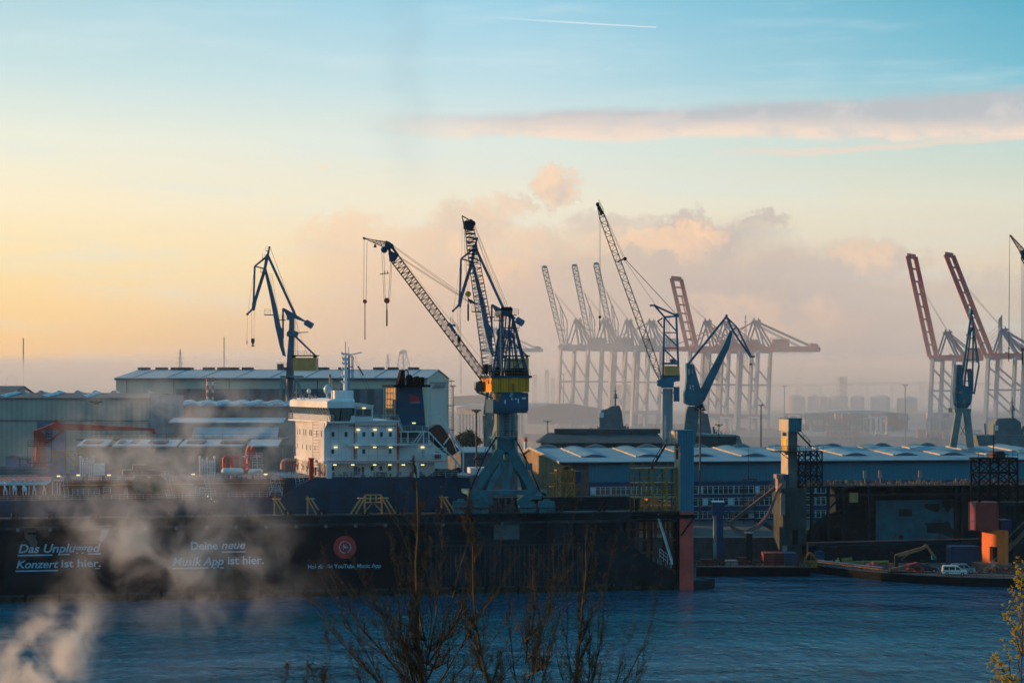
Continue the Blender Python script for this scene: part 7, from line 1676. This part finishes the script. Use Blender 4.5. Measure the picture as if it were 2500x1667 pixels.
def loaders():
    F = Fr(417, 0, 2200); P = lambda x, y, b=1: F.p(x, y, b); wd = mat('armrust', (.24,.13,.08), .75, rust=.5)
    t = thing('knuckle_crane', 'rusty knuckle boom crane folded over the pontoon, taller of the two', 'loader crane', F.g(2190, DZ, 1), 'barge machines on the quay pontoon')
    m = MB(); m.bar(P(2186,1357), P(2250,1339), .5, .7); m.bar(P(2250,1339), P(2262,1331), .5, .55); m.bar(P(2262,1331), P(2281,1357), .4, .5); m.tube(P(2200,1366), P(2226,1346), .1); m.build('arm', wd, t)
    m = MB(); m.bar(P(2188,1355), P(2188,1392), .8, .7); m.build('mast', 'dark_steel', t); m = MB(); m.poly(F, [(2275,1356),(2285,1356),(2286,1366),(2276,1366)], .6, 1.4); m.build('grab', 'head_teal', t)
    t = thing('loading_crane', 'lower loader with a pale arm and a red cab at the pontoon edge', 'loader crane', F.g(2235, DZ, -2), 'barge machines on the quay pontoon')
    m = MB(); m.bar(P(2172,1391,-2), P(2238,1376,-2), .5, .6); m.build('arm', wd, t); m = MB(); m.poly(F, [(2217,1378),(2240,1373),(2246,1378),(2246,1391),(2219,1391)], -3, -1); m.box(F, 2236, 2256, 1384, 1402, -3, -.6); m.build('cab', cr, t); m = MB(); m.box(F, 2221, 2230, 1379, 1385, -3.05, -3); m.build('cab_window', 'glass', t); m = MB(); m.box(F, 2170, 2236, 1396, 1406, -3, -.5); m.build('track_base', 'black', t)
    def heap(x0, x1, y, h, lab, mm):
        G = Fr(422, 0, x0); m = MB(); r = random.Random(int(x0)); n = 14; a0, a1 = G.a(x0), G.a(x1)
        rows = []
        for j in range(5):
            rows.append([G.w(a0+(a1-a0)*i/n, j*.8, DZ+.05+(h*sin(pi*i/n)**.6*sin(pi*(j+.3)/4.6)*r.uniform(.7,1.1) if 0 < i < n else 0)) for i in range(n+1)])
        vs = [p for q in rows for p in q]; k = n+1; m.add(vs, [(j*k+i, j*k+i+1, (j+1)*k+i+1, (j+1)*k+i) for j in range(4) for i in range(n)]+[tuple(range(k))[::-1]]); tag(m.build('tarpaulin_heap', mm, origin=G.g((x0+x1)/2, DZ, 1)), lab, 'tarpaulin')
    tr = mat('tarp_red', (.28,.05,.045), .7, var=.4)
    heap(2110, 2160, 1368, 1.6, 'crumpled red tarpaulin heap at the left foot of the rusty arm', tr); heap(2150, 2214, 1368, 1.4, 'wider crumpled red brown tarpaulin heap under the rusty arm', mat('tarp_brown', (.16,.06,.05), .8, var=.4))
    G = Fr(432, 0, 2100); m = MB(); m.tube(G.g(2060,DZ+.5,0), G.g(2170,DZ+.7,0), .35, n=10); m.tube(G.g(2055,DZ+1,1), G.g(2080,DZ+1.2,1), .4, n=10); tag(m.build('pipe_stack', mat('oldyellow', (.22,.20,.05), .8), origin=G.g(2100,DZ,0)), 'yellowish pipes lying on the quay pontoon behind the worker', 'pipes')
loaders()

def scrap():
    m = MB(); r = random.Random(9)
    for k in range(230):
        px = r.uniform(1705,1975) if k < 90 else r.uniform(2000,2500); Yb = 425 if k < 90 else 433-max(0, min(1,(px-2000)/400))*24
        if 2285 < px < 2385: continue
        yy = Yb+r.uniform(.6, 11 if px < 1975 else 6)+(3 if px > 2240 else 0); p = V(X(px, yy), yy, 1.95 if px < 1975 else DZ+.05); a = r.uniform(0, 6.3); L = r.uniform(.3, 2.4)
        m.bar(p+V(0,0,.1), p+V(cos(a)*L, sin(a)*L*.5, r.uniform(.1, 1.1)), r.uniform(.1,.5), r.uniform(.1,.5))
    o = m.build('scrap_heap', mat('scrap', (.13,.06,.045), .85, var=.6, scale=1.2, rust=.5), origin=V(60, 425, 1.9)); tag(o, 'rusty scrap, cables and small gear strewn over the pontoons', 'scrap', kind='stuff')
scrap()
def person():
    Y = 429.0; x = X(2044, Y); z = DZ+.05
    t = thing('person', 'worker in a green hi vis jacket and dark trousers bending slightly on the pontoon', 'person', V(x, Y, z))
    J = {'pel':(0,0,.92),'ch':(.02,0,1.22),'sh':(.05,0,1.42),'nk':(.09,0,1.52),'hd':(.12,0,1.62),'tp':(.13,0,1.74),'hl':(-.10,0,.90),'kl':(-.16,0,.50),'al':(-.18,0,.09),'tl':(-.04,-.02,.04),'hr':(.10,0,.90),'kr':(.17,-.02,.49),'ar':(.16,0,.09),'tr':(.30,-.02,.04),
         'sl':(-.17,0,1.38),'el':(-.30,-.10,1.14),'wl':(-.22,-.28,.98),'sr':(.25,0,1.38),'er':(.40,-.08,1.16),'wr':(.46,-.26,1.02)}
    Rr = {'pel':.15,'ch':.16,'sh':.13,'nk':.06,'hd':.10,'tp':.07,'hl':.10,'kl':.07,'al':.05,'tl':.04,'hr':.10,'kr':.07,'ar':.05,'tr':.04,'sl':.08,'el':.05,'wl':.035,'sr':.08,'er':.05,'wr':.035}
    E = [('pel','ch'),('ch','sh'),('sh','nk'),('nk','hd'),('hd','tp'),('pel','hl'),('hl','kl'),('kl','al'),('al','tl'),('pel','hr'),('hr','kr'),('kr','ar'),('ar','tr'),('sh','sl'),('sl','el'),('el','wl'),('sh','sr'),('sr','er'),('er','wr')]
    for s in ('l','r'):
        w = J['w'+s]; J['p'+s] = (w[0]+.01, w[1]-.07, w[2]-.04); Rr['p'+s] = .035; E.append(('w'+s,'p'+s))
        for i in range(5):
            d = (i-2)*.018; J[f'f{s}{i}'] = (w[0]+d*1.3+(.03 if i == 0 else 0), w[1]-.13-(.02-abs(i-2.2)*.01), w[2]-.08-.01*i); Rr[f'f{s}{i}'] = .010; E.append(('p'+s, f'f{s}{i}'))
    def skin(keys, edges, name, m, par, grow=1.0, root=None):
        ks = list(keys); me = bpy.data.meshes.new(name); me.from_pydata([J[k] for k in ks], [(ks.index(a), ks.index(b)) for a, b in edges], [])
        o = bpy.data.objects.new(name, me); COL.objects.link(o); o.parent = par; md = o.modifiers.new('s', 'SKIN'); md.use_smooth_shade = True
        for i, k in enumerate(ks): v = me.skin_vertices[0].data[i]; v.radius = (Rr[k]*grow,)*2; v.use_root = (k == root)
        o.modifiers.new('u', 'SUBSURF').levels = 1; me.materials.append(m); WL[o.name] = wloc(par); return o
    b = skin(J.keys(), E, 'body', mat('skin', (.38,.22,.15), .6), t, 1, 'pel')
    jk = ['pel','ch','sh','sl','el','sr','er','wl','wr']; skin(jk, [('pel','ch'),('ch','sh'),('sh','sl'),('sl','el'),('el','wl'),('sh','sr'),('sr','er'),('er','wr')], 'jacket', 'hivis' and MATS['hivis'], t, 1.18, 'pel')
    tk = ['pel','hl','kl','al','hr','kr','ar']; skin(tk, [('pel','hl'),('hl','kl'),('kl','al'),('pel','hr'),('hr','kr'),('kr','ar')], 'trousers', MATS['wh_navy'], t, 1.18, 'pel')
    m = MB(); o = V(x, Y, z); m.ball(o+V(.125,0,1.69), .13, 12, 6, .8); m.tube(o+V(.125,0,1.68), o+V(.125,0,1.70), .16, n=12); m.build('hard_hat', mat('hat', (.6,.65,.55), .4), t)
    m = MB(); 
    for dx in (-.035, .035): m.ball(o+V(.125+dx,-.095,1.645), .014, 6, 4)
    m.build('eye', 'black', t); m = MB(); m.ball(o+V(.125,-.108,1.62), .018, 6, 4, 1.4); m.bar(o+V(.10,-.098,1.585), o+V(.15,-.098,1.585), .01, .01); m.build('nose', MATS['skin'], t)
    m = MB()
    for q in ('tl','tr'): m.bar(o+V(*J[q])+V(-.16,0,-.01), o+V(*J[q])+V(.06,0,-.01), .1, .09)
    m.build('boot', 'black', t)
person()
# ---------------- near trees ----------------
def grow(mb, p, d, L, r, lev, rng, up=.35, segs=6, mid=None):
    """one limb with kinks, side shoots and a fine tip; returns nothing"""
    n = segs if lev < 2 else (7 if lev == 2 else 3); q = Vector(p); d = Vector(d).normalized(); r0 = r
    for i in range(n):
        d = (d+V(rng.uniform(-.13,.13), rng.uniform(-.13,.13), up*.16+rng.uniform(-.03,.06))).normalized()
        e = q+d*(L/n); r1 = r0*(1-(i+1)/n*.82) if lev > 0 else r0*(1-(i+1)/n*.7)
        mb.tube(q, e, r, r1, 6 if r > .03 else (4 if r > .012 else 3), cap=False)
        if rng.random() < .9 and r1 < .05:      # buds
            s = rng.choice((-1, 1)); mb.tube(e, e+(d*.5+V(s*.8, rng.uniform(-.8,.8), .1)).normalized()*rng.uniform(.03,.07), max(.006, r1*.5), .004, 3, cap=False)
        if lev < 3 and i >= (0 if lev else 1):
            k = 2 if lev >= 1 and rng.random() < .45 else 1
            for _ in range(k):
                if rng.random() < (.9, .9, .7)[lev]:
                    a = rng.uniform(0, 2*pi); side = V(cos(a), sin(a), 0); side = (side-d*side.dot(d)).normalized(); sp = rng.uniform(.35,.75)
                    nd = (d*cos(sp)+side*sin(sp)+V(0,0,up)).normalized(); nl = min(L*.5, (2.2, 1.25, .5)[lev])*rng.uniform(.45,1)*(1-i/n*.55)
                    if nl > .06: grow(mb, e, nd, nl, min(r1*.7, (.04, .017, .009)[lev]), lev+1, rng, up, segs)
        q, r = e, r1
def bare_tree(px, Y, ztop, zroot, r, lab, seed, limbs, name='bare_tree', extra=0, span=(0,1), rows=(0,1)):
    rng = random.Random(seed); x = X(px, Y); base = V(x, Y, zroot); t = thing(name, lab, 'tree', base, 'bare trees on the near bank')
    m = MB(); m.tube(base, base+V(0,0,(ztop-zroot)*.5), r*1.5, r, 10, cap=False); m.build('trunk', 'bark', t)
    m = MB(); st = base+V(0,0,(ztop-zroot)*.5)
    grow(m, st, (.0,0,1), ztop-st.z, r, 0, rng, .3, 14)
    limbs = list(limbs)+[(rng.uniform(*span), zf(1640, Y)+rng.uniform(-.6, 1.2), zf(rng.uniform(*rows), Y), rng.uniform(.03,.05)) for _ in range(extra)]
    for fx, z0, zt, rr in limbs:      # big upright limbs aimed at given tips
        s = V(x, Y, z0); tip = V(X(fx, Y), Y+rng.uniform(-1.5,1.5), zt); d = tip-s; dd = d.normalized()
        grow(m, s, (dd+V(dd.x*1.2,dd.y,-.15)), d.length*.97, rr*.72, 1, rng, .3, 15)
    m.build('crown', 'bark', t); return t
zf = lambda py, Y: 40-(py-935)*Y/5000
Y1 = 62.0
bare_tree(1042, Y1, zf(1165,Y1), 19.5, .11, 'largest bare budding tree rising in the foreground left of centre', 12,
    [(835,29.6,zf(1385,Y1),.05),(872,30.5,zf(1290,Y1),.055),(935,30,zf(1260,Y1),.05),(990,31,zf(1210,Y1),.05),(1000,32,zf(1170,Y1),.05),(1095,31.5,zf(1175,Y1),.055),(1140,31,zf(1320,Y1),.05),(1185,30.5,zf(1295,Y1),.05),(820,29.5,zf(1520,Y1),.045),(1240,29.5,zf(1400,Y1),.05),(905,29.0,zf(1330,Y1),.045),(960,29.5,zf(1400,Y1),.04),(1070,30,zf(1230,Y1),.045),(1015,29.4,zf(1330,Y1),.04),(1110,29.4,zf(1400,Y1),.04),(1150,29.3,zf(1480,Y1),.035),(930,29.2,zf(1450,Y1),.035),(1215,29.3,zf(1470,Y1),.035),(800,29.1,zf(1600,Y1),.03),(980,29.2,zf(1520,Y1),.03),(1090,29.2,zf(1540,Y1),.03),(860,29.2,zf(1560,Y1),.04),(1190,29.2,zf(1560,Y1),.04)], extra=11, span=(800,1290), rows=(1300,1600))
Y2 = 56.0
bare_tree(1283, Y2, zf(1215,Y2)-.3, 19.5, .085, 'slim bare budding tree just right of the largest one, leaning right', 31, [(1325,30,zf(1200,Y2),.05),(1245,30,zf(1330,Y2),.045),(1348,30,zf(1360,Y2),.045),(1215,29.8,zf(1480,Y2),.04)], extra=6, span=(1200,1380), rows=(1350,1600))
Y3 = 60.0
bare_tree(1424, Y3, zf(1290,Y3), 19.5, .085, 'bare budding tree with forked upright stems in front of the dock wall end', 57, [(1400,30,zf(1340,Y3),.05),(1500,30.4,zf(1320,Y3),.05),(1480,30,zf(1345,Y3),.045),(1570,29.6,zf(1450,Y3),.05),(1590,29.4,zf(1560,Y3),.04),(1440,29.6,zf(1420,Y3),.04),(1540,29.4,zf(1520,Y3),.035),(1370,29.4,zf(1440,Y3),.035),(1460,29.3,zf(1540,Y3),.03),(1510,29.3,zf(1580,Y3),.03),(1340,29.6,zf(1500,Y3),.04)])
bare_tree(712, 58, zf(1590,58), 19.3, .035, 'small bare sapling tip at the lower edge left of the big tree', 5, [(698,30.2,zf(1635,58),.02),(728,30.2,zf(1625,58),.02)])

def leafy():
    Y = 50.0; rng = random.Random(77); x = X(2492, Y); base = V(x, Y, 19.0)
    t = thing('leafy_tree', 'young tree with yellow green spring leaves at the lower right corner', 'tree', base)
    m = MB(); m.tube(base, V(x+.05, Y, 30), .09, .06, 8, cap=False); m.build('trunk', 'bark', t)
    b = MB(); ends = []
    br = [((2495,1700),(2488,1370)),((2490,1640),(2478,1540)),((2494,1600),(2462,1480)),((2494,1560),(2450,1500)),((2492,1690),(2430,1610)),((2492,1700),(2415,1620)),((2490,1660),(2440,1660)),((2494,1520),(2466,1440)),((2494,1450),(2480,1390)),((2497,1600),(2500,1400)),((2480,1700),(2455,1570)),((2470,1720),(2425,1660)),((2500,1650),(2510,1500)),((2500,1700),(2530,1560)),((2500,1480),(2488,1400)),((2450,1640),(2428,1600))]
    L = MB()
    for (x0,y0),(x1,y1) in br:
        y = Y+rng.uniform(-1,1); p = V(X(x0,Y), Y, zf(y0,Y)); q = V(X(x1,y), y, zf(y1,y)); n = 6; pp = p
        for i in range(1, n+1):
            c = p.lerp(q, i/n)+V(rng.uniform(-.03,.03), 0, rng.uniform(-.02,.02)); b.tube(pp, c, .022*(1-i/n*.7), .022*(1-(i)/n*.7), 4, cap=False); pp = c
            if i < 2: continue
            for _ in range(3):
                e = c+V(rng.uniform(-.09,.09), rng.uniform(-.12,.12), rng.uniform(-.03,.12)); b.tube(c, e, .006, .003, 3, cap=False)
                for _ in range(rng.randrange(5, 11)):
                    o = e+V(rng.uniform(-.035,.035), rng.uniform(-.04,.04), rng.uniform(-.04,.03)); s = rng.uniform(.018,.042)
                    u = V(rng.uniform(-1,1), rng.uniform(-1,1), rng.uniform(-.6,.6)).normalized(); w = u.cross(V(rng.uniform(-1,1), rng.uniform(-1,1), rng.uniform(-1,1))).normalized(); k = u.cross(w)*s*.25
                    L.add([o-u*s, o+w*s*.55+k, o+u*s, o-w*s*.55+k], [(0,1,2,3)])
    b.build('branches', 'bark', t)
    lm = mat('leaves', (.50,.36,.02), .55, var=.35, scale=6); T = NT(lm.node_tree); bs = T.n['Principled BSDF']
    tr = T.new('ShaderNodeBsdfTranslucent'); tr.inputs[0].default_value = (.55,.42,.03,1); mx = T.new('ShaderNodeMixShader'); mx.inputs[0].default_value = .45; T.l.new(bs.outputs[0], mx.inputs[1]); T.l.new(tr.outputs[0], mx.inputs[2]); T.l.new(mx.outputs[0], [n for n in T.n if n.type == 'OUTPUT_MATERIAL'][0].inputs[0])
    L.build('foliage', lm, t)
leafy()

def basin_tree(px, Y, y0, y1, w, lab, seed, grp='trees by the basin'):
    rng = random.Random(seed); F = Fr(Y, 0, px); t = thing('round_tree', lab, 'tree', F.g(px, GZ, 0), grp); top = F.z(y0,0); bot = F.z(y1,0)
    m = MB(); c = F.g(px, GZ, 0); m.tube(c, V(c.x, c.y, bot+(top-bot)*.4), .3, .15, 6)
    for k in range(7): a = k*.9; m.tube(V(c.x,c.y,bot), V(c.x+cos(a)*w*.5, c.y+sin(a)*w*.5, top-(top-bot)*rng.uniform(.1,.5)), .12, .04, 4)
    m.build('trunk', 'bark', t); m = MB()
    cl = [V(c.x+rng.gauss(0,.5)*w, c.y+rng.gauss(0,.4)*w, bot+(top-bot)*rng.uniform(.25,.95)) for _ in range(26)]
    for k in range(1500):
        q = rng.choice(cl); o = q+V(rng.gauss(0,.5), rng.gauss(0,.5), rng.gauss(0,.45)); s = rng.uniform(.12,.3); u = V(rng.uniform(-1,1), rng.uniform(-1,1), rng.uniform(-1,1)).normalized(); v = u.orthogonal().normalized(); m.add([o-u*s, o+v*s, o+u*s, o-v*s], [(0,1,2,3)])
    m.build('crown', mat('treegreen', (.07,.08,.045), .8, var=.4, scale=.6), t)
for a in [(1140,620,1050,1090,2.6,'taller bushy tree by the basin beside the main crane column',1),(1128,625,1066,1092,1.8,'lower bush left of the taller basin tree',2),(1155,615,1070,1094,2.0,'dark bush right of the taller basin tree',3)]: basin_tree(*a)

# ---------------- steam and mist (soft volumes) ----------------
def vol(name, lab, c, r, dens, nscale, thr, col=(1,.97,.93), g=.3, seed=0, stretch=(1,1,1), rot=0, cut=.28):
    mr_ = max(r); stretch = [q/mr_ for q in r]
    m = MB(); m.ball((0,0,0), 1, 24, 14); o = m.build(name, 'white', None, origin=(0,0,0)); o.location = c; o.scale = r; o.rotation_euler = (0, rot, 0)
    mt = bpy.data.materials.new(name+'_vapour'); mt.use_nodes = True; T = NT(mt.node_tree); T.n.clear()
    oc = T.new('ShaderNodeTexCoord').outputs['Object']; x, y, z = T.xyz(oc)
    q = T.comb(T.m('MULTIPLY_ADD', x, stretch[0]*nscale, seed), T.m('MULTIPLY_ADD', y, stretch[1]*nscale, seed*.7), T.m('MULTIPLY_ADD', z, stretch[2]*nscale, 0))
    n = T.noise(q, 1.0, 4, .6, .4)
    rr = T.m('SQRT', T.m('ADD', T.m('ADD', T.m('MULTIPLY', x, x), T.m('MULTIPLY', y, y)), T.m('MULTIPLY', z, z)))
    f = T.m('SUBTRACT', 1, T.sm(T.m('ADD', rr, T.m('MULTIPLY', T.m('SUBTRACT', n, .5), .5)), cut, .9))
    d = T.m('MULTIPLY', T.m('MULTIPLY', f, T.sm(n, thr, thr+.3)), dens)
    pv = T.new('ShaderNodeVolumePrincipled'); pv.inputs['Color'].default_value = (*col, 1); pv.inputs['Anisotropy'].default_value = g; T.put(pv.inputs['Density'], d)
    T.l.new(pv.outputs[0], T.new('ShaderNodeOutputMaterial').inputs['Volume']); o.data.materials.clear(); o.data.materials.append(mt)
    tag(o, lab, 'steam', kind='stuff'); return o
vol('steam_plume', 'bright sunlit steam plume rising at the lower left corner', (X(85,250),250,zf(1650,250)), (9,7,17), .62, 4.0, .42, seed=3.1, g=0, rot=.62, col=(1,.92,.82), cut=.25)  # white steam tinted warm, sunlight colour put into the vapour
vol('steam_cloud', 'drifting steam cloud in front of the dark dock wall at left', (X(390,325),325,zf(1290,325)), (38,12,23), .125, 5.2, .45, seed=8.3, g=0, rot=.45)
vol('steam_cloud', 'pale steam veil over the deck and sheds left of the ship bridge', (X(440,372),372,zf(1085,372)), (33,9,20), .15, 4.6, .42, seed=5.7, g=0)
vol('mist_bank', 'pale sunlit mist around the feet of the pale container cranes', (X(1500,1130),1130,30), (450,190,100), .0036, 5.0, .28, seed=2.2, g=0, cut=.4, col=(1,.95,.9))
vol('mist_bank', 'thin bluish mist over the container yard at right', (X(2250,1000),1000,10), (330,120,55), .002, 5.0, .30, seed=6.2, g=0, cut=.4, col=(.8,.9,1))
vol('mist_bank', 'deep mist hiding the horizon behind the whole port', (0,3500,10), (6000,1800,90), .004, 9.0, .20, seed=4.2, g=0, cut=.5, col=(1,.95,.9))
# ---------------- haze ----------------
def haze():
    F = Fr(0); mb = MB(); x0, x1, y0, y1, z0, z1 = -8000, 8000, -150, 20000, -9.5, 150
    mb.hexa([V(x0,y0,z0),V(x1,y0,z0),V(x1,y1,z0),V(x0,y1,z0),V(x0,y0,z1),V(x1,y0,z1),V(x1,y1,z1),V(x0,y1,z1)])
    m = bpy.data.materials.new('haze'); m.use_nodes = True; T = NT(m.node_tree); T.n.clear()
    pv = T.new('ShaderNodeVolumePrincipled'); pv.inputs['Color'].default_value = (.74, .88, 1, 1)
    pv.inputs['Density'].default_value = HAZE; pv.inputs['Anisotropy'].default_value = 0.0
    T.l.new(pv.outputs[0], T.new('ShaderNodeOutputMaterial').inputs['Volume'])
    MATS['haze'] = m; o = mb.build('haze', m); o['kind'] = 'stuff'; o['label'] = 'pale morning haze lying over the harbour'
haze()
